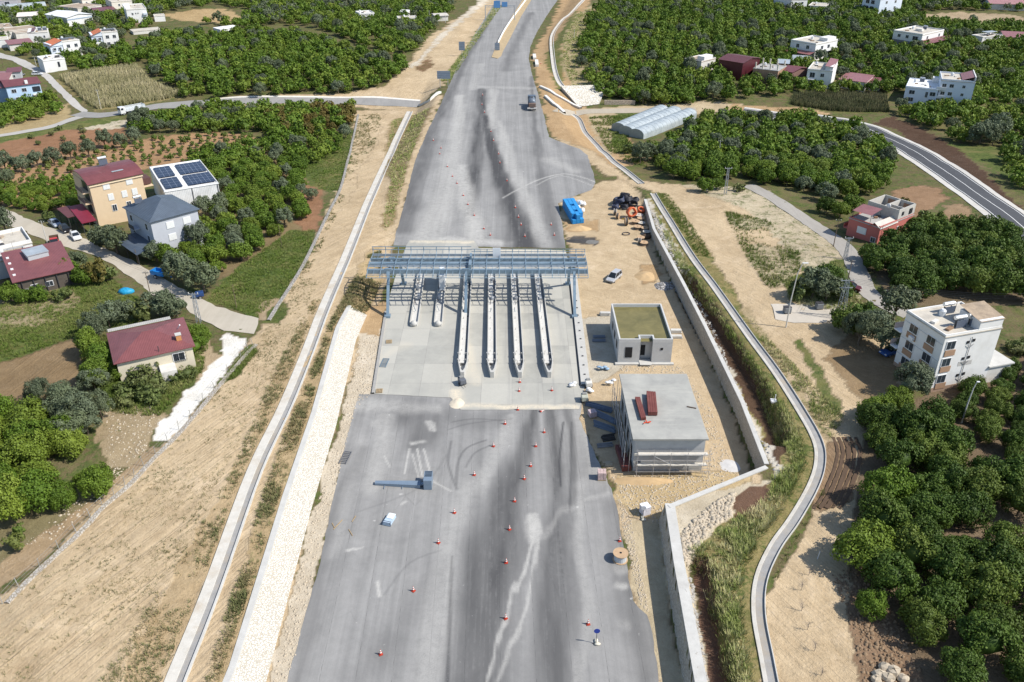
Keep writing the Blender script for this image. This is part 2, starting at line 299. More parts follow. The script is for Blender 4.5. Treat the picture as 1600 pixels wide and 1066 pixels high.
# (polygon in photograph points -> placed on the terrain, colour, plant cover, tracks, track heading in world degrees, rubble)
ZONES = [
 ([(-300, 1085), (1440, 1085), (1440, 1300), (-300, 1300)], TAN, .15, .3, 62, .2),
 ([(1345, 650), (1420, 630), (1640, 540), (1640, 1100), (1430, 1100), (1320, 880)], (.17, .125, .08), .22, .2, 145, .2),
 ([(1345, 400), (1420, 362), (1560, 365), (1640, 400), (1640, 480), (1400, 475)], (.17, .13, .08), .3, 0, 0, .1),
 ([(240, 400), (340, 300), (300, 250), (470, 225), (548, 212), (500, 330), (470, 365), (340, 440)], (.2, .15, .08), .4, .2, 25, .1),
 ([(415 + 1000, 24), (1500, 19), (1570, 22), (1600, 27), (1600, 38), (1540, 40), (1450, 34)], TAN2, .35, 0, 0, 0),
 ([(258, 24), (305, 15), (352, 14), (380, 28), (350, 37), (280, 33)], (.40, .29, .15), .3, 0, 0, 0),
 ([(460, 22), (530, 8), (556, 12), (500, 28), (470, 30)], BROWN, .25, 0, 0, 0),
 ([(770, -12), (740, 15), (705, 34), (672, 58), (650, 85), (634, 106), (600, 135), (540, 146), (420, 149), (330, 156), (270, 163), (330, 168), (480, 163), (645, 172), (690, 135), (740, 60), (800, -10)], TAN, .12, .5, 70, .3),
 ([(760, -10), (725, 22), (690, 52), (658, 88), (640, 104), (645, 108), (668, 86), (700, 52), (735, 24), (775, -8)], PALE, 0, .4, 62, .2),
 ([(648, 110), (672, 88), (676, 102), (660, 112)], BROWN, .5, 0, 0, .8),
 ([(772, 10), (750, 45), (718, 88), (688, 128), (706, 128), (735, 80), (768, 32), (786, 10)], (.2, .17, .08), .72, 0, 0, 0),
 ([(440, 155), (640, 155), (652, 164), (480, 161), (350, 163), (280, 166), (330, 158)], ORANGE, .1, 0, 0, .4),
 # left bench along the highway
 ([(556, 172), (645, 170), (690, 150), (640, 300), (612, 400), (600, 470), (570, 520), (480, 780), (430, 1090), (-60, 1090), (-40, 960), (60, 895), (150, 795), (245, 705), (330, 620), (385, 545), (410, 508), (440, 472), (482, 410), (508, 350), (532, 300), (547, 250)], TAN, .10, .75, 62, .15),
 ([(556, 178), (600, 176), (585, 230), (560, 262), (552, 300), (520, 350), (505, 372), (512, 330), (535, 280), (550, 230)], TAN, .42, 0, 0, .6),
 ([(610, 190), (640, 180), (676, 168), (640, 250), (618, 330), (606, 360), (596, 352), (612, 280), (598, 270)], (.30, .225, .12), .5, 0, 0, .2),
 ([(575, 390), (592, 385), (600, 425), (588, 470), (560, 520), (520, 620), (486, 730), (455, 830), (400, 1080), (330, 1080), (385, 880), (420, 760), (470, 620), (510, 520), (540, 460)], (.40, .30, .17), .47, 0, 0, .15),
 ([(480, 470), (500, 468), (470, 540), (450, 600), (425, 680), (395, 740), (340, 880), (300, 960), (240, 1080), (180, 1080), (270, 900), (340, 780), (390, 690), (440, 560)], (.42, .315, .185), .30, .2, 62, .1),
 ([(440, 420), (530, 330), (545, 345), (500, 440), (470, 520), (430, 590), (400, 600), (420, 520)], TAN, .18, .7, 62, .2),
 ([(560, 505), (603, 495), (604, 520), (590, 610), (560, 640), (545, 700), (500, 860), (460, 1080), (415, 1080), (487, 805), (530, 665), (556, 560)], (.54, .47, .36), .12, 0, 0, .9),
 ([(572, 480), (605, 470), (606, 500), (590, 525), (562, 520)], ORANGE, 0, 0, 0, .6),
 # fields and yards on the left
 ([(5, 185), (60, 178), (108, 160), (112, 185), (60, 205), (-10, 212)], (.36, .28, .15), .3, 0, 0, 0),
 ([(85, 128), (100, 119), (215, 103), (240, 130), (290, 152), (152, 173), (132, 160)], DRY, .5, 0, 0, 0),
 ([(-10, 222), (50, 205), (120, 202), (185, 194), (205, 212), (196, 224), (150, 232), (100, 245), (-10, 252)], RED, .12, .5, 15, .1),
 ([(-10, 252), (110, 243), (200, 222), (330, 206), (402, 214), (405, 232), (330, 252), (250, 262), (130, 275), (135, 325), (60, 330), (-10, 318)], (.35, .22, .12), .22, .3, 75, .1),
 ([(120, 205), (135, 190), (190, 186), (215, 196), (195, 200)], (.5, .44, .33), .5, 0, 0, .2),
 ([(-10, 215), (45, 205), (130, 190), (190, 178), (190, 188), (90, 206), (-10, 226)], (.2, .2, .07), .75, 0, 0, 0),
 ([(470, 285), (505, 300), (500, 360), (470, 362), (462, 320)], RED, .15, .3, 80, .1),
 ([(468, 255), (550, 205), (548, 250), (530, 300), (510, 300), (480, 290)], (.14, .13, .045), .8, 0, 0, 0),
 ([(320, 470), (370, 420), (452, 362), (495, 358), (484, 400), (442, 464), (400, 500), (372, 487)], GREEN, .95, 0, 0, 0),
 ([(405, 480), (430, 462), (440, 472), (415, 505), (400, 500)], TAN2, .3, 0, 0, .5),
 ([(-10, 478), (110, 448), (180, 440), (222, 470), (235, 500), (180, 512), (120, 526), (-10, 572)], (.13, .12, .04), .72, 0, 0, .2),
 ([(-10, 470), (110, 446), (125, 470), (80, 505), (-10, 520)], (.27, .22, .13), .45, 0, 0, .3),
 ([(-10, 572), (125, 528), (140, 560), (130, 600), (90, 625), (-10, 640)], (.24, .17, .095), .3, .7, 80, .1),
 ([(140, 540), (310, 530), (318, 560), (300, 600), (240, 660), (180, 650), (140, 600)], (.12, .12, .04), .72, 0, 0, .2),
 ([(165, 640), (235, 630), (255, 655), (235, 690), (205, 730), (170, 735), (150, 690)], (.33, .26, .16), .4, 0, 0, .9),
 ([(-10, 820), (60, 800), (150, 780), (200, 735), (235, 695), (250, 703), (150, 795), (60, 880), (-10, 925)], (.34, .25, .15), .3, .3, 60, .8),
 ([(-10, 790), (100, 770), (190, 745), (130, 790), (50, 845), (-10, 890)], (.20, .17, .09), .45, 0, 0, .2),
 ([(300, 515), (330, 540), (350, 570), (300, 610), (310, 560)], TAN2, .35, 0, 0, .6),
 ([(347, 526), (358, 519), (368, 524), (378, 529), (391, 529), (385, 545), (368, 562), (335, 602), (300, 648), (262, 690), (237, 692), (250, 662), (290, 612), (318, 585), (345, 553)], WHITE, 0, .12, 60, .1),
 ([(395, 538), (402, 550), (372, 585), (345, 600), (372, 562)], (.05, .07, .025), .9, 0, 0, 0),
 ([(415, 492), (437, 474), (455, 480), (430, 505), (412, 508)], GREEN, .7, 0, 0, 0),
 # right of the highway
 ([(880, -10), (860, 40), (830, 85), (842, 140), (860, 212), (930, 250), (960, 262), (1020, 250), (985, 215), (930, 185), (905, 160), (890, 120), (880, 80), (905, 30), (930, -10)], ORANGE, .14, .2, 100, .5),
 ([(900, 15), (870, 60), (850, 90), (868, 140), (882, 145), (880, 100), (875, 72), (908, 30)], (.17, .16, .06), .62, 0, 0, 0),
 ([(905, 20), (940, 0), (925, 30), (905, 60), (905, 100), (930, 130), (940, 160), (895, 150), (878, 100), (880, 60)], (.36, .29, .17), .5, 0, 0, .4),
 ([(900, 172), (1000, 166), (1100, 160), (1230, 170), (1260, 182), (1100, 178), (1000, 178), (920, 182)], (.46, .37, .24), .12, 0, 0, .7),
 ([(1140, 163), (1245, 168), (1300, 178), (1250, 186), (1150, 178)], ORANGE, .15, 0, 0, .4),
 ([(918, 182), (970, 178), (985, 195), (960, 215), (955, 245), (985, 262), (940, 235)], (.40, .32, .2), .42, 0, 0, .6),
 ([(958, 178), (1010, 176), (980, 215), (1000, 240), (962, 240), (955, 205)], (.14, .14, .05), .8, 0, 0, 0),
 ([(860, 214), (925, 236), (985, 280), (1100, 292), (1170, 320), (1230, 385), (1255, 430), (1300, 470), (1420, 545), (1408, 600), (1352, 640), (1350, 700), (1335, 780), (1320, 880), (1360, 1000), (1430, 1090), (1180, 1090), (1195, 950), (1290, 760), (1240, 600), (1110, 400), (1020, 300), (940, 270)], TAN, .12, .6, 118, .25),
 ([(1060, 290), (1130, 290), (1200, 300), (1250, 340), (1340, 400), (1345, 470), (1300, 470), (1240, 400), (1170, 330)], (.47, .40, .28), .55, 0, 0, .5),
 ([(1010, 300), (1036, 302), (1100, 395), (1080, 400), (1040, 352)], (.17, .15, .05), .7, 0, 0, 0),
 ([(1180, 380), (1240, 390), (1250, 440), (1200, 450), (1165, 400)], (.44, .36, .24), .58, 0, 0, .2),
 ([(1130, 335), (1200, 345), (1190, 360), (1150, 355)], (.44, .37, .25), .6, 0, 0, .3),
 ([(1225, 440), (1330, 400), (1340, 460), (1300, 475), (1235, 470)], (.13, .13, .05), .75, 0, 0, 0),
 ([(1170, 480), (1195, 520), (1230, 580), (1300, 680), (1290, 690), (1225, 600), (1150, 490)], (.38, .30, .18), .5, .3, 120, .6),
 ([(1240, 535), (1255, 530), (1320, 640), (1300, 650)], (.17, .16, .07), .7, 0, 0, .5),
 ([(1290, 560), (1330, 520), (1395, 560), (1405, 605), (1350, 630)], (.28, .2, .115), .25, .3, 140, .3),
 ([(1290, 690), (1340, 690), (1330, 780), (1290, 800), (1270, 790)], (.26, .18, .11), .05, 1.0, 100, .2),
 ([(1330, 880), (1400, 960), (1450, 1090), (1350, 1090), (1330, 980)], (.24, .16, .1), .2, .3, 100, .6),
 ([(1006, 305), (1020, 300), (1110, 400), (1190, 530), (1285, 700), (1282, 740), (1225, 840), (1178, 935), (1195, 1090), (1115, 1090), (1090, 890), (1045, 815), (1200, 750), (1206, 735), (1095, 520)], (.25, .205, .09), .6, 0, 0, .1),
 ([(1004, 318), (1030, 360), (1108, 520), (1206, 732), (1200, 752), (1208, 745), (1220, 735), (1118, 520), (1040, 352), (1012, 312)], (.5, .46, .38), .05, 0, 0, 1.0),
 ([(1030, 806), (1200, 750), (1190, 775), (1110, 830), (1075, 900), (1130, 1090), (1085, 1090), (1058, 900)], (.52, .45, .33), .12, 0, 0, 1.0),
 ([(1060, 425), (1075, 425), (1135, 505), (1180, 575), (1238, 690), (1215, 728), (1180, 650), (1125, 550), (1085, 480)], DARK, .05, .3, 115, .3),
 ([(1083, 880), (1105, 880), (1128, 1000), (1145, 1090), (1110, 1090), (1098, 1000)], (.16, .095, .065), 0, .3, 100, .2),
 ([(1150, 780), (1195, 755), (1200, 780), (1170, 820), (1150, 812)], (.15, .09, .06), .1, 0, 0, .3),
 ([(1395, 298), (1430, 290), (1470, 294), (1478, 310), (1440, 342), (1405, 332)], (.29, .185, .11), .02, .7, 170, 0),
 ([(1478, 322), (1500, 318), (1545, 350), (1520, 372), (1470, 352)], (.29, .20, .12), .15, .4, 170, 0),
 ([(1360, 195), (1400, 202), (1480, 262), (1545, 318), (1600, 362), (1600, 330), (1560, 292), (1500, 235), (1440, 200), (1390, 182)], (.085, .052, .034), .06, 0, 0, .4),  # left-facing cut bank, its shade put into a darker soil colour
 ([(1480, 225), (1560, 230), (1600, 250), (1600, 300), (1560, 270), (1510, 240)], (.14, .14, .05), .8, 0, 0, 0),
 ([(1240, 150), (1300, 146), (1385, 152), (1390, 178), (1290, 176), (1235, 165)], (.16, .14, .06), .6, 0, 0, 0),
 ([(1455, 98), (1530, 92), (1530, 120), (1480, 124), (1440, 118)], (.26, .22, .09), .6, 1.0, 85, 0),
 ([(1050, 20), (1098, 18), (1102, 26), (1055, 28)], RED, .1, 0, 0, 0),
 ([(1205, 75), (1235, 68), (1235, 86), (1200, 92)], (.25, .17, .08), .3, 0, 0, 0),
 ([(1290, 76), (1312, 74), (1312, 90), (1288, 92)], (.27, .19, .09), .3, 0, 0, 0),
 ([(1330, 66), (1600, 66), (1600, 78), (1400, 80)], (.22, .17, .08), .4, 0, 0, 0),
 # construction platform beside the toll plaza
 ([(872, 318), (905, 305), (932, 285), (985, 282), (1004, 318), (1018, 374), (1042, 424), (1096, 535), (1150, 655), (1188, 756), (1030, 812), (1045, 905), (1070, 1090), (1025, 1090), (995, 950), (960, 770), (900, 645), (915, 600), (890, 390)], TAN, .03, .5, 150, .45),
 ([(905, 500), (985, 485), (968, 520), (970, 575), (940, 600), (915, 600)], (.46, .41, .32), .02, 0, 0, .8),
 ([(960, 745), (1150, 738), (1180, 756), (1035, 805), (985, 800), (958, 775)], (.48, .37, .21), .02, .3, 20, .9),
 ([(880, 345), (930, 345), (935, 362), (885, 362)], ORANGE, 0, 0, 0, .3),
 ([(886, 372), (905, 368), (930, 373), (936, 382), (905, 384)], (.10, .09, .08), 0, 0, 0, .1),
 ([(1000, 415), (1028, 416), (1032, 440), (1002, 446)], ORANGE, 0, .5, 30, .1),
 ([(985, 810), (1028, 812), (1040, 905), (1068, 1090), (1030, 1090), (1005, 960), (975, 850)], (.46, .38, .25), .03, 0, 0, .3),
]
def build_ground():
 ys = [38.0]
 while ys[-1] < 3200: ys.append(ys[-1] + max(0.36, 0.0046 * ys[-1]) * (1 if ys[-1] < 620 else 4))
 ys = np.array(ys); nx = 470; u = np.linspace(-1, 1, nx)
 X = u[None, :] * (ys[:, None] * 0.66 + 22); Y = np.repeat(ys[:, None], nx, 1)
 x, y = X.ravel(), Y.ravel(); z = hgt(x, y)
 z = z + 0.22 * (fbm(x * 0.5, y * 0.5, 31, 3) - 0.5) * np.maximum(sstep(1, 4, xL(y) - x), sstep(7, 12, x - xR(y)))
 amp = 0.5 + 0.004 * y
 qx = x + amp * 2.4 * (fbm(x * 0.35, y * 0.35, 11, 4) - 0.5); qy = y + amp * 2.4 * (fbm(x * 0.35, y * 0.35, 12, 4) - 0.5)
 n = len(x); col = np.tile(np.array(FLOOR), (n, 1)); veg = np.full(n, .62); trk = np.zeros(n); hd = np.zeros(n); rub = np.zeros(n)
 for pts, c, v, t, h, r in ZONES:
  w = TL(pts); P = np.array(w)
  b = (qx > P[:, 0].min()) & (qx < P[:, 0].max()) & (qy > P[:, 1].min()) & (qy < P[:, 1].max()); idx = np.nonzero(b)[0]
  idx = idx[inpoly(qx[idx], qy[idx], w)]
  col[idx] = c; veg[idx] = v; trk[idx] = t; hd[idx] = R(h); rub[idx] = r
 tu = x * np.sin(hd) - y * np.cos(hd); tv = x * np.cos(hd) + y * np.sin(hd)
 ny = len(ys); i = np.arange((ny - 1) * nx).reshape(ny - 1, nx)[:, :-1].ravel()
 F = np.stack([i, i + 1, i + nx + 1, i + nx], 1)
 o = npmesh('ground', np.stack([x, y, z], 1), F, ground_mat(), {
  'zone': ('FLOAT_COLOR', 'POINT', np.concatenate([col, np.ones((n, 1))], 1)), 'veg': ('FLOAT', 'POINT', veg), 'trk': ('FLOAT', 'POINT', trk),
  'rub': ('FLOAT', 'POINT', rub), 'tuv': ('FLOAT_VECTOR', 'POINT', np.stack([tu, tv, z * 0], 1))}, smooth=True)
 tag(o, kind='structure')
build_ground()
# ---------------------------------------------------------------- draped sheets (roads, pavements)
def clip_cell(poly, x0, x1, y0, y1):
 for ax, lim, sg in ((0, x0, 1), (0, x1, -1), (1, y0, 1), (1, y1, -1)):
  out = []; n = len(poly)
  for i in range(n):
   a, b = poly[i], poly[(i + 1) % n]; da = (a[ax] - lim) * sg; db = (b[ax] - lim) * sg
   if da >= 0: out.append(a)
   if (da >= 0) != (db >= 0):
    t = da / (da - db); out.append((a[0] + t * (b[0] - a[0]), a[1] + t * (b[1] - a[1])))
  poly = out
  if len(poly) < 3: return None
 return poly
def rough_edge(poly, step, amp, seed=3):
 'adds points along a polygon and jitters them, for broken edges'
 out = []; rnd = random.Random(seed); n = len(poly)
 for i in range(n):
  a, b = poly[i], poly[(i + 1) % n]; L = math.hypot(b[0] - a[0], b[1] - a[1]); k = max(1, int(L / step))
  for j in range(k):
   t = j / k; out.append((a[0] + (b[0] - a[0]) * t + rnd.uniform(-amp, amp), a[1] + (b[1] - a[1]) * t + rnd.uniform(-amp, amp)))
 return out
def sheet(name, poly, cell, dz, mat, attrs=None, parent=None):
 poly = [(p[0], p[1]) for p in poly]; P = np.array(poly); x0, y0 = P.min(0) - cell * 0.37; x1, y1 = P.max(0) + cell
 nx, ny = int((x1 - x0) / cell) + 2, int((y1 - y0) / cell) + 2
 gx = x0 + cell * np.arange(nx); gy = y0 + cell * np.arange(ny); mark = np.zeros((ny, nx), bool)
 for a, b in zip(poly, poly[1:] + poly[:1]):
  L = math.hypot(b[0] - a[0], b[1] - a[1]); t = np.linspace(0, 1, max(2, int(L / cell * 6)))
  mark[((a[1] + (b[1] - a[1]) * t - y0) / cell).astype(int), ((a[0] + (b[0] - a[0]) * t - x0) / cell).astype(int)] = True
 CX, CY = np.meshgrid(gx + cell / 2, gy + cell / 2); ins = inpoly(CX.ravel(), CY.ravel(), poly).reshape(ny, nx) & ~mark
 vid = {}; V = []; F = []
 def vi(x, y):
  k = (round(x, 4), round(y, 4))
  if k not in vid: vid[k] = len(V); V.append((x, y))
  return vid[k]
 for j, i in zip(*np.nonzero(ins)):
  F.append((vi(gx[i], gy[j]), vi(gx[i] + cell, gy[j]), vi(gx[i] + cell, gy[j] + cell), vi(gx[i], gy[j] + cell)))
 A = sum(p[0] * q[1] - q[0] * p[1] for p, q in zip(poly, poly[1:] + poly[:1]))
 src = poly if A > 0 else poly[::-1]
 for j, i in zip(*np.nonzero(mark)):
  c = clip_cell(src, gx[i], gx[i] + cell, gy[j], gy[j] + cell)
  if c:
   f = []
   for p in c:
    k = vi(*p)
    if not f or (f[-1] != k): f.append(k)
   if len(f) > 1 and f[0] == f[-1]: f.pop()
   if len(set(f)) == len(f) and len(f) >= 3: F.append(tuple(f))
 V = np.array(V); z = hgt(V[:, 0], V[:, 1]) + dz
 me = bpy.data.meshes.new(name); me.from_pydata(np.column_stack([V, z]).tolist(), [], F); me.materials.append(mat)
 me.polygons.foreach_set('use_smooth', [True] * len(me.polygons))
 for an, fn in (attrs or {}).items():
  a = me.attributes.new(an, 'FLOAT', 'POINT'); a.data.foreach_set('value', np.asarray(fn(V[:, 0], V[:, 1]), np.float32))
 o = bpy.data.objects.new(name, me); C.objects.link(o)
 if parent is not None: o.parent = parent
 return o
def ribbon(line, w0, w1=None, closed=False):
 'polygon of a strip along a world polyline'
 w1 = w0 if w1 is None else w1; L = []; Rr = []; n = len(line)
 for i in range(n):
  a = line[max(0, i - 1)]; b = line[min(n - 1, i + 1)]; d = math.hypot(b[0] - a[0], b[1] - a[1]) + 1e-9
  nx, ny = -(b[1] - a[1]) / d, (b[0] - a[0]) / d; L.append((line[i][0] + nx * w0, line[i][1] + ny * w0)); Rr.append((line[i][0] - nx * w1, line[i][1] - ny * w1))
 return L + Rr[::-1]
def smooth_line(pts, k=6):
 'Catmull-Rom through points'
 out = []; n = len(pts)
 for i in range(n - 1):
  p0, p1, p2, p3 = (np.array(pts[max(0, min(n - 1, i + j))][:2]) for j in (-1, 0, 1, 2))
  for s in range(k):
   t = s / k; out.append(tuple(0.5 * (2 * p1 + (p2 - p0) * t + (2 * p0 - 5 * p1 + 4 * p2 - p3) * t * t + (3 * p1 - p0 - 3 * p2 + p3) * t ** 3)))
 out.append(tuple(pts[-1][:2])); return out
def brush(x, y, line):
 'soft stroke: line of (X, Y, half width); 1 on the centre, 0 outside'
 r = np.zeros(x.shape)
 for a, b in zip(line[:-1], line[1:]):
  vx, vy = b[0] - a[0], b[1] - a[1]; t = np.clip(((x - a[0]) * vx + (y - a[1]) * vy) / (vx * vx + vy * vy + 1e-9), 0, 1)
  d = np.hypot(x - a[0] - t * vx, y - a[1] - t * vy) / (a[2] + (b[2] - a[2]) * t); r = np.maximum(r, 1 - sstep(0.1, 1.0, d))
 return r
def strokes(lst):
 out = []
 for pts, s in lst:
  w = [(W0(px, py)[0], W0(px, py)[1], hw) for px, py, hw in pts]
  if len(w) > 2:
   q = []
   for i in range(len(w) - 1):
    p0, p1, p2, p3 = (np.array(w[max(0, min(len(w) - 1, i + j))]) for j in (-1, 0, 1, 2))
    q += [tuple(.5 * (2 * p1 + (p2 - p0) * t + (2 * p0 - 5 * p1 + 4 * p2 - p3) * t * t + (3 * p1 - p0 - 3 * p2 + p3) * t ** 3)) for t in (0, .25, .5, .75)]
   w = q + [w[-1]]
  out.append((w, s))
 return out
# ---------------------------------------------------------------- the highway
STAIN = strokes([   # rubber and bitumen darkened lanes (half widths in metres)
 ([(752, 140, 2.5), (748, 200, 3.2), (742, 260, 3.6), (735, 335, 2.2)], .85),
 ([(752, 150, 2), (765, 220, 3), (795, 310, 4.6), (826, 390, 6.5)], 1.0),
 ([(830, 120, 1.5), (835, 200, 2.0), (850, 290, 2.6), (872, 385, 3.2)], .55),
 ([(770, 20, 2.5), (730, 90, 3), (690, 170, 4), (655, 260, 4.5), (630, 360, 4)], .65),
 ([(830, 20, 3), (805, 70, 3.5), (790, 110, 4)], .45),
 ([(866, 30, 2), (842, 80, 2), (848, 140, 2)], .3),
 ([(838, 640, 1.4), (820, 690, 2.4), (795, 770, 4.0), (775, 850, 5.6), (760, 950, 5.4), (750, 1090, 5.6)], .8),
 ([(862, 640, 1.2), (868, 720, 1.8), (872, 800, 2.6), (868, 900, 3.8), (868, 1090, 4.2)], .7),
 ([(890, 640, 1.0), (893, 760, 1.0), (880, 800, 1.0)], .55),
 ([(640, 645, 7), (660, 660, 6), (655, 690, 4)], .6),
 ([(690, 640, 3), (740, 660, 4), (790, 650, 3)], .3),
 ([(560, 700, 1.2), (525, 800, 1.6), (495, 900, 1.6), (462, 1066, 1.8)], .35),
 ([(960, 790, 2), (975, 850, 2.5), (990, 950, 3), (1010, 1050, 3)], .35),
 ([(610, 1000, 3), (560, 1060, 3)], .22), ([(690, 880, 3), (640, 960, 3)], .2),
 ([(870, 222, 3), (905, 250, 4), (920, 280, 3)], .25),
])
SKID = strokes([
 ([(705, 690, .3), (700, 720, .3), (706, 745, .3), (714, 765, .3)], .5), ([(760, 688, .3), (730, 700, .3), (716, 722, .3), (712, 760, .3)], .5), ([(770, 695, .3), (742, 708, .3), (728, 730, .3)], .4),
 ([(706, 660, .25), (740, 655, .25), (790, 658, .25)], .4), ([(700, 672, .25), (735, 662, .25), (800, 655, .25)], .35),
 ([(880, 660, .28), (874, 720, .28), (876, 760, .28)], .9), ([(893, 660, .28), (892, 740, .28), (890, 800, .28)], .6),
 ([(698, 1090, .35), (703, 960, .35), (706, 870, .3)], .8), ([(690, 860, .25), (640, 880, .25), (600, 930, .25)], .25), ([(705, 700, 0.25), (660, 760, .25), (560, 800, .25)], .2),
])
DUST = strokes([
 ([(720, 150, 3), (712, 230, 4), (690, 320, 6), (665, 375, 6)], .55), ([(780, 190, 2), (800, 260, 3), (838, 350, 3), (850, 385, 3)], .5),
 ([(772, 140, 2.5), (770, 200, 2.5)], .5), ([(720, 260, 3), (745, 375, 4)], .7), ([(690, 375, 4), (780, 380, 3)], .8),
 ([(858, 250, 4), (900, 268, 3)], .4), ([(785, 310, .4), (810, 296, .45), (845, 280, .5), (880, 272, .5), (912, 278, .5), (938, 288, .5)], .75), ([(838, 290, .4), (862, 278, .4), (885, 276, .4), (930, 292, .4)], .6),
 ([(560, 632, 3), (620, 636, 3), (680, 640, 2)], .6), ([(600, 650, 2.5), (590, 720, 2.5), (580, 760, 3)], .45),
 ([(735, 760, 2.6), (705, 850, 3), (690, 960, 3.4), (660, 1080, 3)], .42), ([(800, 650, 1.2), (770, 720, 1.8), (740, 770, 2)], .35),
 ([(833, 806, .8), (833, 818, 1.4), (833, 830, 1.8), (830, 845, 1.2)], .9), ([(832, 842, .6), (810, 900, .4), (790, 980, .4), (765, 1066, .4)], .75), ([(840, 842, .5), (828, 920, .4), (805, 1000, .4), (780, 1066, .4)], .6),
 ([(910, 760, 2.4), (905, 850, 1.5), (915, 950, 1.0), (905, 1066, 1.0)], .4), ([(850, 840, .8), (880, 800, 1), (930, 780, .7), (955, 772, .7)], .3),
 ([(948, 742, 2.5), (925, 690, 2), (905, 640, 2)], .5), ([(560, 690, 1.5), (540, 790, 1.5), (520, 870, 1)], .2),
 ([(640, 702, .25), (632, 740, .25)], .9), ([(652, 702, .25), (660, 745, .25)], .9), ([(662, 702, .25), (672, 738, .25)], .9), ([(643, 692, .7), (658, 692, .7)], .7), ([(600, 712, .25), (609, 730, .25)], .8), ([(644, 710, .25), (655, 748, .25)], .7), ([(675, 752, .25), (705, 768, .25)], .7),
 ([(590, 910, .35), (593, 932, .35)], .9), ([(548, 858, .5), (560, 857, .2)], .8), ([(628, 788, .4), (634, 784, .3)], .8), ([(583, 660, 1.5), (590, 668, 1)], .5), ([(670, 662, .8), (672, 672, .8)], .8),
 ([(973, 914, .9), (973, 915, .9)], .6), ([(972, 888, 1.3), (972, 889, 1.3)], .35), ([(975, 975, 1.2), (975, 976, 1.2)], .2),
 ([(752, 100, 2), (738, 140, 2.4)], .35), ([(745, 136, 3.5), (830, 138, 3.5)], .3),
])
def comb(lst):
 def fn(x, y):
  n = fbm(x * 0.6, y * 0.10, 3, 4); n2 = .68 + .6 * fbm(x * .6, y * .08, 8, 4) * (.5 + fbm(x * 1.9, y * .3, 9, 3)); r = np.zeros(x.shape)
  for l, s in lst: r = np.maximum(r, s * np.clip(n2, 0, 1.15) * brush(x + (n - 0.5) * 2.2, y + (n2 - 1) * 1.5, l)) if l[0][2] > .4 else np.maximum(r, s * brush(x, y, l))
  return r
 return fn
def asphalt_mat(name='asphalt', lo=(.165, .163, .158), hi=(.315, .308, .296), worn=True):
 m, nt, bs = new_mat(name); p = wpos(nt)
 def at(n): return nn(nt, 'ShaderNodeAttribute', attribute_name=n).outputs['Fac']
 lane = noise(nt, 1.0, 4, 0.6, mapping(nt, p, (0.55, 0.012, 1)), 0.3); lane2 = noise(nt, 1.0, 3, 0.6, mapping(nt, p, (1.9, 0.03, 1)), 0.2)
 cl = noise(nt, 0.11, 6, 0.65, p, 0.5); fine = noise(nt, 7.0, 3, 0.7, p); md = noise(nt, 0.9, 5, 0.7, p, 0.3)
 f = mth(nt, 'ADD', mth(nt, 'MULTIPLY', lane, 0.30), mth(nt, 'ADD', mth(nt, 'MULTIPLY', lane2, 0.16), mth(nt, 'ADD', mth(nt, 'MULTIPLY', cl, 0.30), mth(nt, 'ADD', mth(nt, 'MULTIPLY', md, 0.16), mth(nt, 'MULTIPLY', fine, 0.12)))))
 c = mixc(nt, ramp(nt, f, 0.36, 0.64), lo, hi)
 if worn:
  sx = nn(nt, 'ShaderNodeSeparateXYZ'); nt.links.new(p, sx.inputs[0]); fx = mth(nt, 'FRACT', mth(nt, 'MULTIPLY', mth(nt, 'ADD', mth(nt, 'ADD', sx.outputs[0], mth(nt, 'MULTIPLY', sx.outputs[1], .02)), mth(nt, 'MULTIPLY', md, .12)), .262))
  jl = mth(nt, 'MULTIPLY', mth(nt, 'LESS_THAN', fx, .022), ramp(nt, md, .42, .6)); c = mixc(nt, mth(nt, 'MULTIPLY', jl, .55), c, (.085, .083, .082))
  pa = nn(nt, 'ShaderNodeTexVoronoi', feature='DISTANCE_TO_EDGE'); pa.inputs['Scale'].default_value = .16; nt.links.new(mapping(nt, p, (1, .4, 1)), pa.inputs['Vector']); c = mixc(nt, mth(nt, 'MULTIPLY', ramp(nt, pa.outputs['Distance'], .012, .004), mth(nt, 'MULTIPLY', ramp(nt, cl, .5, .62), .15)), c, (.09, .088, .085))
  st = mth(nt, 'MULTIPLY', at('stain'), ramp(nt, mth(nt, 'ADD', mth(nt, 'MULTIPLY', lane2, .6), mth(nt, 'MULTIPLY', md, .4)), 0.12, 0.48))
  c = mixc(nt, st, c, (.066, .065, .066)); c = mixc(nt, mth(nt, 'MULTIPLY', at('skid'), ramp(nt, fine, .2, .5)), c, (.05, .05, .053))
  du = mth(nt, 'MULTIPLY', at('dust'), ramp(nt, mth(nt, 'ADD', mth(nt, 'MULTIPLY', md, .55), mth(nt, 'MULTIPLY', fine, .45)), 0.22, 0.55))
  c = mixc(nt, du, c, (.50, .485, .45))
  sp = ramp(nt, noise(nt, 0.75, 2, .5, p), .735, .78); c = mixc(nt, mth(nt, 'MULTIPLY', sp, .6), c, (.5, .49, .46))
 nt.links.new(c, bs.inputs['Base Color']); bs.inputs['Roughness'].default_value = 0.85; bs.inputs['Specular IOR Level'].default_value = 0.25
 bump(nt, bs, fine, 0.25, 0.02); return m
ASPH = asphalt_mat()
ATT = {'stain': comb(STAIN), 'dust': comb([(l, s * (.85 if l[0][1] > 150 else .66 if l[0][2] > 1.4 else .85)) for l, s in DUST]), 'skid': comb(SKID)}
SLAB_FAR, SLAB_NEAR = 380, 622
near = [(440, 1100), (470, 985), (500, 880), (516, 800), (533, 720), (553, 640), (562, 616), (912, 616), (905, 655), (932, 715), (955, 765), (965, 800), (978, 880), (990, 940), (998, 950), (1012, 962), (1020, 990), (1033, 1100), (1057, 1300), (388, 1300)]
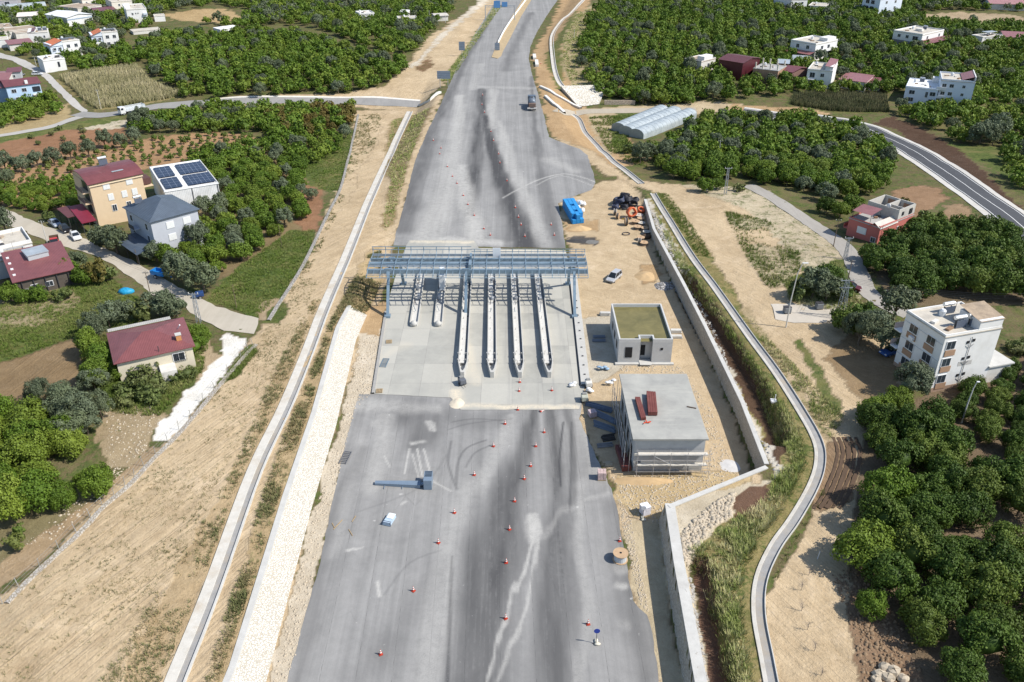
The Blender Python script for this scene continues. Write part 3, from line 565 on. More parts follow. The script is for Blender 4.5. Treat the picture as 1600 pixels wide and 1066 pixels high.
tag(sheet('highway', rough_edge(wl(near), 1.2, 0.10), 0.24, 0.03, ASPH, ATT), kind='structure')
far = [(615, 384), (620, 360), (634, 310), (648, 252), (668, 205), (690, 160), (714, 105), (741, 55), (768, 12), (783, -15), (882, -15), (856, 22), (838, 52), (829, 72), (826, 92), (832, 118), (841, 148), (851, 186), (858, 214), (875, 222), (906, 233), (918, 243), (924, 262), (931, 286), (925, 297), (905, 304), (890, 310), (872, 318), (878, 350), (884, 388)]
tag(sheet('highway', rough_edge(wl(far), 2.0, 0.14), 0.55, 0.03, ASPH, ATT), kind='structure')
# raised median between the carriageways
med = wl([(768, 90), (773, 78), (785, 52), (800, 26), (820, -6), (834, -6), (814, 26), (797, 60), (786, 80), (783, 88), (777, 92)])
mb = MB(); mb.prism([(p[0], p[1]) for p in med], 0.02, 0.22)
tag(mb.build('median', M('median_soil', (.42, .32, .19), .25, 0.8, .95, dirt=(.25, .2, .12))), kind='structure')
mb = MB(); bl = smooth_line(wl([(778, 68), (789, 47), (806, 22), (828, -8)]), 5)
prof = [(-.32, .22), (-.30, .35), (-.12, .55), (-.09, 1.0), (.09, 1.0), (.12, .55), (.30, .35), (.32, .22)]
vs = [];
for i, q in enumerate(bl):
 a = bl[max(0, i - 1)]; b = bl[min(len(bl) - 1, i + 1)]; d = math.hypot(b[0] - a[0], b[1] - a[1]); nx, ny = (b[1] - a[1]) / d, -(b[0] - a[0]) / d
 vs += [(q[0] + nx * s, q[1] + ny * s, z) for s, z in prof]
k = len(prof); mb.add(vs, [(i * k + j, i * k + j + 1, (i + 1) * k + j + 1, (i + 1) * k + j) for i in range(len(bl) - 1) for j in range(k - 1)] + [tuple(range(k)), tuple(range(len(vs) - k, len(vs)))[::-1]])
tag(mb.build('concrete_barrier', M('white_concrete', (.72, .71, .68), .08, 1.5, .8, dirt=(.5, .46, .4), damt=.3)), 'long white concrete barrier running along the highway median', 'barrier')
# concrete pavement of the toll plaza
def concrete_mat():
 m, nt, bs = new_mat('plaza_concrete'); p = wpos(nt)
 br = nn(nt, 'ShaderNodeTexBrick'); br.offset = 0.0; nt.links.new(mapping(nt, p, (1, 1, 1)), br.inputs['Vector'])
 br.inputs['Scale'].default_value = 1.0; br.inputs['Brick Width'].default_value = 5.02; br.inputs['Row Height'].default_value = 6.2; br.inputs['Mortar Size'].default_value = 0.05; br.inputs['Mortar Smooth'].default_value = 0.2
 br.inputs['Color1'].default_value = (.30, .297, .268, 1); br.inputs['Color2'].default_value = (.44, .425, .375, 1); br.inputs['Mortar'].default_value = (.27, .26, .24, 1)
 a = noise(nt, 0.25, 6, 0.7, p, .4); b = noise(nt, 3.0, 4, 0.7, p); l = noise(nt, 1, 4, .6, mapping(nt, p, (0.7, 0.03, 1)), .3)
 c = mixc(nt, mth(nt, 'MULTIPLY', ramp(nt, a, .38, .68), .55), br.outputs['Color'], (.47, .455, .40))
 c = mixc(nt, mth(nt, 'MULTIPLY', ramp(nt, b, .35, .8), .3), c, (.30, .295, .28))
 at = nn(nt, 'ShaderNodeAttribute', attribute_name='lane').outputs['Fac']
 c = mixc(nt, mth(nt, 'MULTIPLY', at, ramp(nt, l, .4, .6)), c, (.235, .232, .225))
 d2 = nn(nt, 'ShaderNodeAttribute', attribute_name='dust').outputs['Fac']
 c = mixc(nt, mth(nt, 'MULTIPLY', d2, ramp(nt, b, .25, .55)), c, (.60, .53, .41))
 nt.links.new(c, bs.inputs['Base Color']); bs.inputs['Roughness'].default_value = .85; bs.inputs['Specular IOR Level'].default_value = .25; bump(nt, bs, b, .2, .02); return m
slab = [(635, 384), (640, 376), (740, 376), (748, 388), (884, 392), (897, 470), (914, 606), (905, 640), (846, 641), (720, 641), (705, 622), (584, 616), (600, 500), (612, 452), (622, 420)]
LANE = strokes([([(790, 470, .7), (792, 560, .8), (797, 620, .8), (800, 645, .8)], .5), ([(822, 480, .6), (838, 560, .8), (842, 640, .9)], .6), ([(870, 480, .8), (884, 560, .9), (888, 640, 1.0)], .65), ([(832, 420, .8), (845, 480, .8)], .2), ([(700, 600, 3), (660, 612, 3)], .25), ([(866, 560, .5), (868, 640, .6)], .4)])
SDUST = strokes([([(640, 378, 1.2), (740, 379, 1.2)], .8), ([(720, 635, 1.0), (800, 636, 1.0), (860, 637, 1.0), (900, 636, 1)], .9), ([(712, 612, 1.3), (716, 632, 1.5)], .95), ([(760, 390, 1.2), (880, 394, 1.2)], .7), ([(600, 560, 1.2), (630, 540, 2)], .3), ([(735, 540, 1), (745, 600, 1.5)], .45)])
tag(sheet('pavement', rough_edge(wl(slab), 2.0, .06), 0.4, 0.075, concrete_mat(), {'lane': comb(LANE), 'dust': comb(SDUST)}), kind='structure')
# ---------------------------------------------------------------- the other roads
VILL = asphalt_mat('village_road_dust', (.36, .32, .255), (.47, .425, .35), worn=False)
OLDR = asphalt_mat('old_asphalt', (.22, .215, .205), (.31, .30, .285), worn=False)
NEWR = asphalt_mat('new_asphalt', (.060, .062, .068), (.085, .087, .094), worn=False)
up = [(-15, 318), (25, 334), (60, 350), (100, 362), (140, 378), (185, 398), (215, 412), (262, 440), (330, 476), (372, 490), (405, 498)]
dn = [(398, 522), (350, 517), (310, 498), (288, 480), (240, 463), (200, 430), (160, 405), (130, 394), (92, 384), (40, 362), (-15, 346)]
tag(sheet('village_road', rough_edge([(p[0], p[1]) for p in TL(up + dn)], 1.5, .25), 0.9, 0.07, VILL), kind='structure')
lane = smooth_line(TL([(1168, 290), (1200, 306), (1232, 326), (1268, 350), (1300, 372), (1325, 395), (1340, 425), (1352, 452), (1380, 475), (1420, 492)]))
tag(sheet('village_road', rough_edge(ribbon(lane, 2.0), 1.5, .15), 0.9, 0.07, asphalt_mat('lane_asphalt', (.27, .25, .225), (.37, .345, .305), worn=False)), kind='structure')
yard = TL([(1205, 476), (1305, 474), (1312, 490), (1300, 505), (1240, 505), (1212, 500)])
tag(sheet('yard_pavement', rough_edge([(p[0], p[1]) for p in yard], 1.2, .2), .8, .07, asphalt_mat('yard_dust', (.40, .36, .30), (.52, .47, .40), worn=False)), kind='structure')
up = [(-15, 88), (20, 96), (52, 112), (75, 128), (95, 148), (112, 166), (132, 178), (138, 174), (122, 160), (104, 143), (85, 124), (68, 110), (40, 95), (-15, 78)]
tag(sheet('village_road', rough_edge([(p[0], p[1]) for p in TL(up)], 2, .2), 1.2, .09, asphalt_mat('pale_asphalt', (.36, .345, .32), (.45, .43, .40), worn=False)), kind='structure')
cr = smooth_line(TL([(-10, 214), (40, 206), (85, 197), (115, 186), (140, 180)]))
tag(sheet('side_road', ribbon(cr, 1.8), 1.0, .09, asphalt_mat('pale_asphalt_lane', (.33, .315, .29), (.42, .40, .37), worn=False)), kind='structure')
cross = smooth_line(TL([(120, 178), (150, 181), (190, 177), (245, 168), (330, 161), (420, 158), (500, 158), (580, 160), (655, 164)]))
tag(sheet('side_road', ribbon(cross, 3.2), 1.2, .10, OLDR), kind='structure')
mbx = sheet('pavement', ribbon([(p[0], p[1] + 3.9) for p in cross[24:]], .7), 1.2, .12, M('kerb_white', (.66, .63, .57), .1, 1.5, .85, dirt=(.45, .38, .28)))
tag(mbx, kind='structure')
crossr = smooth_line(TL([(872, 176), (905, 177), (960, 174), (1020, 173), (1100, 172), (1160, 176), (1235, 183), (1290, 188), (1345, 198), (1400, 222), (1440, 244), (1490, 277), (1540, 312), (1600, 358), (1640, 390)]))
tag(sheet('side_road', ribbon(crossr[:24], 2.4), 1.2, .07, asphalt_mat('dusty_asphalt', (.33, .29, .23), (.42, .37, .29), worn=False)), kind='structure')
rr = crossr[30:]
tag(sheet('side_road', ribbon(rr, 3.9), .9, .10, NEWR), kind='structure')
shm = M('shoulder_concrete', (.52, .50, .46), .12, 1.0, .85, dirt=(.42, .36, .28))
for a, b in ((5.3, -3.9), (-3.9, 5.6)):
 tag(sheet('pavement', ribbon(rr, a, b), .9, .13, shm), kind='structure')
pw = M('road_paint', (.72, .72, .70), .08, 2, .7)
for off in (3.35, -3.35, 0.0):
 tag(sheet('road_marking', ribbon(rr, off + .09, -off + .09), .8, .125, pw), kind='structure')
# ================================================================ WALLS, CHANNELS, TOLL PLAZA
def stone_mat(name, a, b, mortar, sc=1.6, bm=.8, dirt=None):
 m, nt, bs = new_mat(name); p = wpos(nt)
 vo = nn(nt, 'ShaderNodeTexVoronoi', feature='DISTANCE_TO_EDGE'); vo.inputs['Scale'].default_value = sc; nt.links.new(p, vo.inputs['Vector'])
 v2 = nn(nt, 'ShaderNodeTexVoronoi'); v2.inputs['Scale'].default_value = sc; nt.links.new(p, v2.inputs['Vector'])
 sx = nn(nt, 'ShaderNodeSeparateColor'); nt.links.new(v2.outputs['Color'], sx.inputs[0])
 c = mixc(nt, sx.outputs[0], a, b); e = ramp(nt, vo.outputs['Distance'], 0.03, 0.12); c = mixc(nt, e, mortar, c)
 n = noise(nt, .3, 5, .7, p); c = mixc(nt, mth(nt, 'MULTIPLY', ramp(nt, n, .5, .75), .4), c, dirt or mortar)
 nt.links.new(c, bs.inputs['Base Color']); bs.inputs['Roughness'].default_value = .9; bs.inputs['Specular IOR Level'].default_value = .15
 bump(nt, bs, e, bm, .08); return m
CONC = M('grey_concrete', (.36, .355, .34), .16, .6, .85, bmp=.15, dirt=(.24, .23, .21))
CONCL = M('light_concrete', (.50, .49, .46), .14, .8, .85, bmp=.1, dirt=(.36, .34, .30))
def loft(line, prof, zf=None):
 'sweeps a (side, height) profile along a world polyline; height is added to the terrain'
 mb = MB(); n = len(line); k = len(prof); vs = []
 for i in range(n):
  a = line[max(0, i - 1)]; b = line[min(n - 1, i + 1)]; d = math.hypot(b[0] - a[0], b[1] - a[1]) + 1e-9
  nx, ny = (b[1] - a[1]) / d, -(b[0] - a[0]) / d; z0 = zf(line[i]) if zf else line[i][2]
  for s, z in prof: vs.append((line[i][0] + nx * s, line[i][1] + ny * s, z0 + z))
 fs = [(i * k + j, i * k + j + 1, (i + 1) * k + j + 1, (i + 1) * k + j) for i in range(n - 1) for j in range(k - 1)]
 return mb.add(vs, fs)
def densify(line, step):
 out = []
 for a, b in zip(line[:-1], line[1:]):
  L = math.dist(a[:2], b[:2]); k = max(1, int(L / step)); out += [tuple(a[c] + (b[c] - a[c]) * j / k for c in range(len(a))) for j in range(k)]
 return out + [tuple(line[-1])]
# pale stone pitching on the cut slope, left of the road
pts = densify([(p[0] - .05, p[1]) for p in wl([(400, 1110), (417, 1066), (487, 798), (526, 665), (557, 532), (574, 494)])], 1.0)
SLW = 2.9
mb = MB(); vs = []; K = 8
for p in pts:
 narrow = 1.0
 for j in range(K):
  s = SLW * j / (K - 1); x = p[0] - s * .98; vs.append((x, p[1], hz(x, p[1]) + .10))
mb.add(vs, [(i * K + j, (i + 1) * K + j, (i + 1) * K + j + 1, i * K + j + 1) for i in range(len(pts) - 1) for j in range(K - 1)])
t = thing('stone_pitching', 'long slope faced with pale rough stone blocks along the left side of the near asphalt', 'stone slope')
mb.build('facing', stone_mat('pale_pitching', (.52, .495, .44), (.66, .635, .58), (.40, .36, .29), 3.4, .7, (.5, .45, .37)), t, smooth=True)
mb = loft([(p[0] - SLW * .98 - .32, p[1]) for p in pts], [(-.38, -.3), (-.36, .18), (.36, .18), (.38, -.2)], lambda q: hz(q[0], q[1]))
mb.build('coping', CONCL, t)
CH = []
# drainage channels: wide pale apron, open gutter, thin outer lip
def channel(name, label, px, w_apron, w_gut, flip=1, mapr='white', lw=.22):
 ln = densify(smooth_line(TL(px if px[0][1] > px[-1][1] else px[::-1]), 5), 1.6); t = thing(name, label, 'drainage channel')
 zf = lambda q: hz(q[0], q[1]); f = flip; CH.append(ln[::3] + [ln[-1]])
 apron = M('channel_apron', (.57, .54, .48), .14, 1.1, .85, bmp=.1, dirt=(.44, .36, .26), dscale=.35, damt=.75) if mapr == 'white' else CONCL
 def L(pr): return loft(ln, pr if f > 0 else [(-s, z) for s, z in pr][::-1], zf)
 L([(-w_apron, -.25), (-w_apron, .16), (-.02, .22), (0, .20), (0.0, -.0)]).build('apron', apron, t)
 L([(0.0, .19), (.03, .06), (w_gut, .06), (w_gut + .02, .19)]).build('gutter', M('gutter_concrete', (.30, .295, .285), .2, .8, .9, dirt=(.36, .3, .22), dscale=.25, damt=.8), t)
 L([(w_gut, .0), (w_gut, .30), (w_gut + lw, .30), (w_gut + lw + .02, -.2)]).build('lip', CONCL, t)
 return t
channel('drainage_channel', 'straight concrete drainage channel with broad white edge on the left bench', [(262, 1105), (276, 1066), (334, 920), (400, 738), (448, 636), (485, 545), (515, 466), (547, 391), (577, 316), (601, 262), (620, 220), (641, 175)], 1.25, .75)
channel('drainage_channel', 'concrete drainage channel running down from the underpass to the sandy track', [(893, 180), (903, 188), (912, 208), (930, 228), (950, 248), (975, 268), (1000, 288)], .45, 1.2, 1, 'white', .12)
channel('drainage_channel', 'pale drainage channel winding down the slope right of the far highway', [(912, 0), (893, 21), (880, 31), (866, 50), (862, 65), (865, 100), (872, 126), (883, 140)], 1.0, .7)
channel('drainage_channel', 'winding concrete drainage channel with white edge beside the tall grass bank', [(1018, 303), (1034, 330), (1050, 356), (1080, 404), (1118, 456), (1168, 527), (1207, 580), (1245, 638), (1272, 688), (1277, 722), (1266, 760), (1236, 812), (1206, 855), (1184, 905), (1180, 960), (1192, 1030), (1203, 1090)], .42, 1.0, 1, 'white', .1)
# low stone kerb along the left edge of the bench, and the leaning wire fence beside it
ln = densify(smooth_line(TL([(560, 180), (547, 240), (532, 296), (508, 345), (480, 404), (462, 436), (440, 470), (420, 502)]), 5), 2)
mb = loft(ln, [(-.35, -.2), (-.3, .25), (.3, .28), (.35, -.2)], lambda q: hz(q[0], q[1]))
tag(mb.build('stone_wall', stone_mat('grey_rubble', (.30, .29, .28), (.44, .42, .38), (.2, .18, .15), 2.2)), 'low grey rubble kerb snaking between the green field and the sandy bench', 'wall')
fl = densify(smooth_line(TL([(396, 540), (376, 560), (336, 606), (298, 652), (262, 692), (225, 728), (195, 760), (160, 790), (120, 832), (62, 886), (5, 945)]), 4), 2.6)
t = thing('wire_fence', 'leaning wire fence on thin posts beside the white gravel strip', 'fence')
rnd = random.Random(4); tops = []; pm = M('fence_post', (.30, .29, .27), .2, 2, .7)
nP = 0
for i, q in enumerate(fl):
 if i % 2 == 0 and nP < 60:
  z = hz(q[0], q[1]); tp = (q[0] + rnd.uniform(-.35, .15), q[1] + rnd.uniform(-.2, .3), z + rnd.uniform(1.2, 1.7)); tops.append((q[0], q[1], z, tp)); nP += 1
  MB().tube([(q[0], q[1], z - .2), tp], .045, 5).build('post', pm, t)
mb = MB()
for a, b in zip(tops[:-1], tops[1:]):
 for fz in (.3, .62, .95):
  A = [a[k] + (a[3][k] - a[k]) * fz for k in range(3)]; B = [b[k] + (b[3][k] - b[k]) * fz for k in range(3)]
  mb.tube([A, B], .012, 3)
mb.build('wire', pm, t)
sb = loft([(q[0] + .5, q[1]) for q in fl], [(-.35, -.1), (-.3, .22), (.3, .24), (.36, -.1)], lambda q: hz(q[0], q[1]))
tag(sb.build('stone_wall', stone_mat('grey_rubble_low', (.34, .32, .30), (.46, .43, .38), (.3, .25, .18), 2.6)), 'low line of grey rubble under the leaning wire fence by the white gravel', 'wall')
# retaining walls on the right
def retain(name, label, line, top_h, batter, thick, dz=0.0):
 ln = densify(line, 1.5); mb = MB(); vs = []; n = len(ln)
 for i, q in enumerate(ln):
  a = ln[max(0, i - 1)]; b = ln[min(n - 1, i + 1)]; d = math.dist(a[:2], b[:2]) + 1e-9; nx, ny = (b[1] - a[1]) / d, -(b[0] - a[0]) / d
  hh = top_h(q)
  for s, z in ((0, -.4), (batter, hh), (batter + thick, hh), (batter + thick + .1, -.4)): vs.append((q[0] + nx * s, q[1] + ny * s, z))
 fs = [(i * 4 + j, (i + 1) * 4 + j, (i + 1) * 4 + j + 1, i * 4 + j + 1) for i in range(n - 1) for j in range(3)] + [(0, 1, 2, 3), (4 * n - 1, 4 * n - 2, 4 * n - 3, 4 * n - 4)]
 t = thing(name, label, 'retaining wall'); mb.add(vs, fs)
 mb.build('wall', stone_mat(name + '_face', (.40, .36, .30), (.49, .45, .38), (.33, .29, .24), 2.4, .5, (.3, .27, .22)), t)
 cp = MB(); vs = []
 for i, q in enumerate(ln):
  a = ln[max(0, i - 1)]; b = ln[min(n - 1, i + 1)]; d = math.dist(a[:2], b[:2]) + 1e-9; nx, ny = (b[1] - a[1]) / d, -(b[0] - a[0]) / d; hh = top_h(q)
  for s, z in ((batter - .05, hh - .12), (batter - .05, hh + .06), (batter + thick + .05, hh + .06), (batter + thick + .05, hh - .12)): vs.append((q[0] + nx * s, q[1] + ny * s, z))
 cp.add(vs, [(i * 4 + j, (i + 1) * 4 + j, (i + 1) * 4 + j + 1, i * 4 + j + 1) for i in range(n - 1) for j in range(3)] + [(0, 1, 2, 3), (4 * n - 1, 4 * n - 2, 4 * n - 3, 4 * n - 4)])
 cp.build('coping', CONCL, t); return t
up_w = [(p[0], p[1]) for p in WALL_UP]
retain('retaining_wall', 'long straight grey stone retaining wall right of the two concrete buildings', up_w, lambda q: float(np.interp(q[1], [0, 150, 185, 215], [3.0, 3.0, 2.3, 1.3])), .25, .55)
lo_w = [(p[0], p[1]) for p in WALL_LOW]
cpx, cpy = WALL_LOW[-1][0], WALL_LOW[-1][1]
retain('retaining_wall', 'shorter grey retaining wall with wide pale top in the near right corner of the asphalt', lo_w, lambda q: 2.95, .7, 1.15)
lnk = [(cpx + .9, cpy - .4), (WALL_UP[0][0] + .2, WALL_UP[0][1] - .35)]
retain('retaining_wall', 'low concrete-topped wall joining the long and the short retaining walls at an angle', [lnk[0], lnk[1]], lambda q: 3.0, .05, .55)
# ---------------------------------------------------------------- toll islands
WKERB = M('island_concrete', (.46, .45, .42), .10, 1.2, .8, bmp=.1, dirt=(.44, .42, .38))
GS = M('galvanised_blue_grey', (.19, .265, .33), .18, .8, .45, .25, dirt=(.36, .43, .48), damt=.4)
DPIPE = M('dark_steel', (.06, .06, .065), .2, 2, .6)
def island(y0, y1, nose, label, n_post, rnd):
 t = thing('toll_island', label, 'toll island', (0, 0, 0), 0, 'concrete toll islands across the plaza')
 w = .80; th = .15; mb = MB(); L = y1 - y0
 out = [(-w, L), (-w, 3.6), (-w * .55, 1.0), (-.30, .15), (.30, .15), (w * .55, 1.0), (w, 3.6), (w, L)] if nose else [(-w, L), (-w, 1.2), (-.6, .25), (.6, .25), (w, 1.2), (w, L)]
 inn = [(-w + th, L - th), (-w + th, 3.7), (-w * .42, 1.5), (-.10, .75), (.10, .75), (w * .42, 1.5), (w - th, 3.7), (w - th, L - th)] if nose else [(-w + th, L - th), (-w + th, 1.35), (-.45, .5), (.45, .5), (w - th, 1.35), (w - th, L - th)]
 H = lambda p: 1.0 if not nose else (1.15 if p[1] < 3.65 else .92)
 if not nose: H = lambda p: .55
 n = len(out); vs = []
 for p, q in zip(out, inn): vs += [(p[0], p[1], 0), (p[0], p[1], H(p)), (q[0], q[1], H(p)), (q[0], q[1], .2)]
 mb.add(vs, [(i * 4 + j, i * 4 + j + 1, (i + 1) * 4 + j + 1, (i + 1) * 4 + j) for i in range(n - 1) for j in range(3)])
 mb.box((0, L - th / 2, .46), (2 * w, th, .92 if nose else .5)); mb.build('kerb_wall', WKERB, t)
 fl = MB(); fl.prism([(q[0], q[1]) for q in inn], .02, .12)
 if nose: fl.prism([(-w + th, 4.0), (.22, 4.0), (.22, L - .3), (-w + th, L - .3)], .13, .62)
 fl.build('floor', M('island_floor', (.55, .54, .51), .12, 1.5, .85, dirt=(.40, .37, .32)), t)
 if nose:
  for k in range(n_post):
   y = 3.9 + k * (L - 5) / n_post + rnd.uniform(-.3, .3)
   p = MB(); p.box((rnd.uniform(-.2, .1), y, .45), (.42, .10, .22)); p.tube([(-.35, y, .3), (-.35, y, rnd.uniform(.7, 1.2))], .035, 5); p.build('anchor_plate', DPIPE, t)
  for k in range(2):
   y = 4.6 + k * 2.2; MB().box((-w + .05, y, .65), (.5, .35, .75)).build('cable_pit', WKERB, t); MB().box((.62, y, .75), (.6, .12, .5)).build('cable_pit', WKERB, t)
  for k in range(3):
   y = 6 + k * 5.2 + rnd.random(); p = MB(); p.box((-.1, y, .5), (.08, 1.8, .06)); p.box((.15, y + .6, .5), (.5, .06, .06)); p.build('conduit', DPIPE, t)
  for y in (4.7, L * .55):
   p = MB(); p.tube([(-.75, y, .9), (-1.35, y + .12, 1.0)], .03, 5); p.build('barrier_stub', DPIPE, t)
 # booth equipment towards the far end, under the canopy
 for k in range(6):
  y = L - 2.5 - k * 3.1; MB().tube([(rnd.uniform(-.5, .1), y, .3), (rnd.uniform(-.5, .1), y, rnd.uniform(1.3, 2.6))], .06, 5).build('equipment_post', GS if k % 2 else DPIPE, t)
 for k in range(3): MB().box((rnd.uniform(-.3, .3), L - 4 - k * 4.4, .75), (.5, .7, .9)).build('toll_cabinet', M('cabinet_grey', (.42, .43, .44), .12, 2, .5), t)
 return t
rnd = random.Random(9)
LBL = ['first long toll island from the left, pointed nose, left of three more', 'second long toll island from the left with a pointed nose', 'third long toll island from the left with a pointed nose', 'rightmost long toll island with a pointed nose, nearest the lane of cones']
for k, (px, lab) in enumerate(zip((723, 769.5, 813, 859), LBL)):
 a = W0(px, 592, 0); t = island(a[1], 160, True, lab, 9, rnd); t.location = (a[0] - .05, a[1], .075); t.rotation_euler = (0, 0, R(1.2))
for px, lab in ((646.5, 'short toll island with round end, leftmost of all the islands'), (684.5, 'short toll island with round end, second from the left edge')):
 a = W0(px, 512, 0); t = island(a[1], 161, False, lab, 0, rnd); t.location = (a[0], a[1], .075); t.rotation_euler = (0, 0, R(1.8))
 MB().ell((0, .55, .5), (.62, .62, .55), 12).build('bumper', WKERB, t, smooth=True)
 if px > 670:
  p = MB(); p.box((.15, 17.5, 1.9), (1.0, 5.5, 3.2)); p.box((-.32, 17.5, 2.2), (.1, 5.8, 3.9)); p.build('booth_frame', M('booth_white', (.62, .64, .66), .08, 2, .5), t)
# long kerb along the right edge, and the kerb at the left edge
a, b = W0(918, 604), W0(891, 432)
t = thing('plaza_kerb', 'wide white concrete kerb along the right edge of the toll plaza', 'kerb')
ln = densify([(a[0] - .3, a[1]), (b[0] + .6, b[1])], 3); loft(ln, [(-.75, -.1), (-.75, .42), (.75, .42), (.75, -.2)], lambda q: 0.0).build('kerb', WKERB, t)
loft([(q[0] - .95, q[1]) for q in ln], [(-.1, .0), (-.1, .12), (.1, .12), (.1, 0)], lambda q: 0.0).build('drain_slot', DPIPE, t)
for i, q in enumerate(ln[1:-1]): MB().box((q[0], q[1], .48), (.3, .22, .14)).build('anchor_plate', DPIPE, t)
a, b = W0(583, 616), W0(603, 488)
t = thing('plaza_kerb', 'dark-sided concrete kerb along the left edge of the toll plaza', 'kerb')
ln = densify([(a[0], a[1]), (b[0], b[1])], 3); loft(ln, [(-.22, -.2), (-.22, .30), (.22, .32), (.22, -.1)], lambda q: 0.0).build('kerb', M('kerb_grey', (.33, .32, .30), .15, 1, .85), t)
# ---------------------------------------------------------------- toll gantry
GS2 = M('galvanised_light', (.36, .41, .45), .12, 1.0, .45, .25)
g = thing('toll_gantry', 'long blue-grey steel canopy frame spanning the toll lanes on three pairs of sloping legs', 'gantry')
XL0, XL1 = -27.6, 14.4
def rail(y, z, x0=XL0, x1=XL1, r=.05): return [(x0, y, z), (x1, y, z)]
def gx(x, y): return x - .02 * (y - 147)
def beam(name, y, z, r, x0=XL0, x1=XL1, m=GS, n=10):
 o = MB().tube([(x0, y, z), (x1, y, z)], r, n).build(name, m, g, smooth=False); return o
beam('main_beam', 149.0, 7.55, .36); MB().box(((XL0 + XL1) / 2, 151.6, 7.2), (XL1 - XL0, .5, .62)).build('main_beam', GS, g); MB().box(((XL0 + XL1) / 2, 146.3, 7.15), (XL1 - XL0, .55, .85)).build('main_beam', GS, g); MB().box(((XL0 + XL1) / 2, 153.0, 7.55), (XL1 - XL0 - .4, .12, .55)).build('fascia', GS2, g); MB().box(((XL0 + XL1) / 2, 147.6, 7.62), (XL1 - XL0 - .4, .5, .1)).build('fascia', GS2, g)
prof = [(144.2, 6.75), (144.4, 7.05), (146.2, 7.65), (149.0, 8.0), (151.6, 7.75), (153.3, 7.6), (153.7, 8.2), (153.8, 9.0)]
XM = -8.0
prof_r = [(144.2, 6.75), (144.4, 7.05), (146.2, 7.65), (149.0, 8.0), (151.6, 7.75), (153.3, 7.6), (153.6, 8.0), (153.7, 8.5)]
x = XL0 + .2; k = 0
while x < XL1:
 pr = prof if x < XM else prof_r
 MB().tube([(x, y, z) for y, z in pr], .085, 5).build('rib', GS, g); x += 2.5; k += 1
MB().tube([(XL1 - .05, y, z) for y, z in prof_r], .07, 5).build('rib', GS, g)
for y, z, x0, x1 in ((144.2, 6.75, XL0, XL1), (144.4, 7.25, XL0, XL1), (153.8, 9.0, XL0, XM), (153.72, 8.4, XL0, XM), (153.7, 8.5, XM, XL1), (153.6, 8.05, XM, XL1), (153.3, 7.6, XL0, XL1), (147.6, 7.95, XL0, XL1), (150.3, 7.95, XL0, XL1)):
 MB().tube(rail(y, z, x0, x1), .07, 5).build('purlin', GS, g)
x = XL0 + 1.4
while x < XL1:
 MB().tube([(x, 144.4, 7.1), (x, 147.6, 7.9)], .045, 4).build('rib', GS, g); MB().tube([(x, 150.3, 7.9), (x, 153.3, 7.6), (x, 153.6, 8.4)], .045, 4).build('rib', GS, g); x += 2.5
for y0, y1 in ((146.3, 149.0), (149.0, 151.6)):     # lattice between the main beams
 mb = MB(); x = XL0 + 1; s = 0
 while x < XL1 - 2.5:
  mb.tube([(x, y0 if s else y1, 7.3), (x + 2.5, y1 if s else y0, 7.3)], .05, 4); x += 2.5; s ^= 1
 mb.build('lattice', GS, g)
mb = MB();
for x0, x1 in ((XL0, XM), (XM, XL1)): mb.box(((x0 + x1) / 2, 151.9, 7.0), (x1 - x0 - .3, .7, .08))
mb.build('walkway', GS2, g)
MB().box((-3.0, 152.6, 8.1), (1.55, .12, 2.3)).build('sign_panel', M('panel_white', (.72, .74, .76), .04, 2, .5), g)
for xf, xb, yf, yb in ((-23.5, -22.0, 141.1, 155.2), (-8.75, -8.7, 141.5, 155.2), (11.85, 11.4, 141.0, 155.2)):
 for (xa, ya, yt) in ((xf, yf, 146.3), (xb, yb, 151.4)):
  mb = MB(); d = .27
  A = np.array((xa, ya, .1)); B = np.array((xa + (0 if ya < 148 else 0), yt, 7.2))
  mb.tube([A, B], .36, 4); mb.box((xa, ya, .28), (1.1, 1.1, .45)); mb.build('leg', GS, g)
 mb = MB(); mb.tube([(xf, 146.3, 7.15), (xf, 151.6, 7.15)], .25, 4); mb.tube([(xf, 146.3, 6.3), (xf, 151.4, 6.3)], .12, 4)
 for q in range(3): mb.box((xf, 146.3 + q * 2.6, 7.35), (1.3, .5, .75))
 mb.build('cross_frame', GS, g)
mb = MB(); mb.box((XM, 147.5, 7.9), (.5, 2.4, 1.2)); mb.box((XM, 151.0, 8.0), (.4, 1.6, 1.1)); mb.build('junction_box', GS, g)
# ---------------------------------------------------------------- the two unfinished concrete buildings
RENDERW = M('raw_render', (.46, .465, .46), .12, .9, .85, bmp=.1, dirt=(.36, .355, .34), dscale=.4, damt=.5)
VOID = M('dark_opening', (.02, .02, .022), .2, 1, .9)
t = thing('concrete_building', 'small flat-roofed concrete building with greenish water standing on its roof', 'building', (0, 0, 0))
bx0, bx1, by0, by1, bh = 18.1, 27.2, 124.1, 137.3, 4.85
mb = MB(); w = .25
ax0, ax1 = bx0 + 3.65, bx0 + 5.75                  # entrance recess
mb.box(((bx0 + ax0) / 2, (by0 + by1) / 2, 2.1), (ax0 - bx0, by1 - by0, 4.2)); mb.box(((ax1 + bx1) / 2, (by0 + by1) / 2, 2.1), (bx1 - ax1, by1 - by0, 4.2))
mb.box(((ax0 + ax1) / 2, (by0 + 1.3 + by1) / 2, 2.1), (ax1 - ax0, by1 - by0 - 1.3, 4.2)); mb.build('wall', RENDERW, t)
pm = M('parapet_concrete', (.50, .50, .485), .1, 1, .85)
mb = MB()
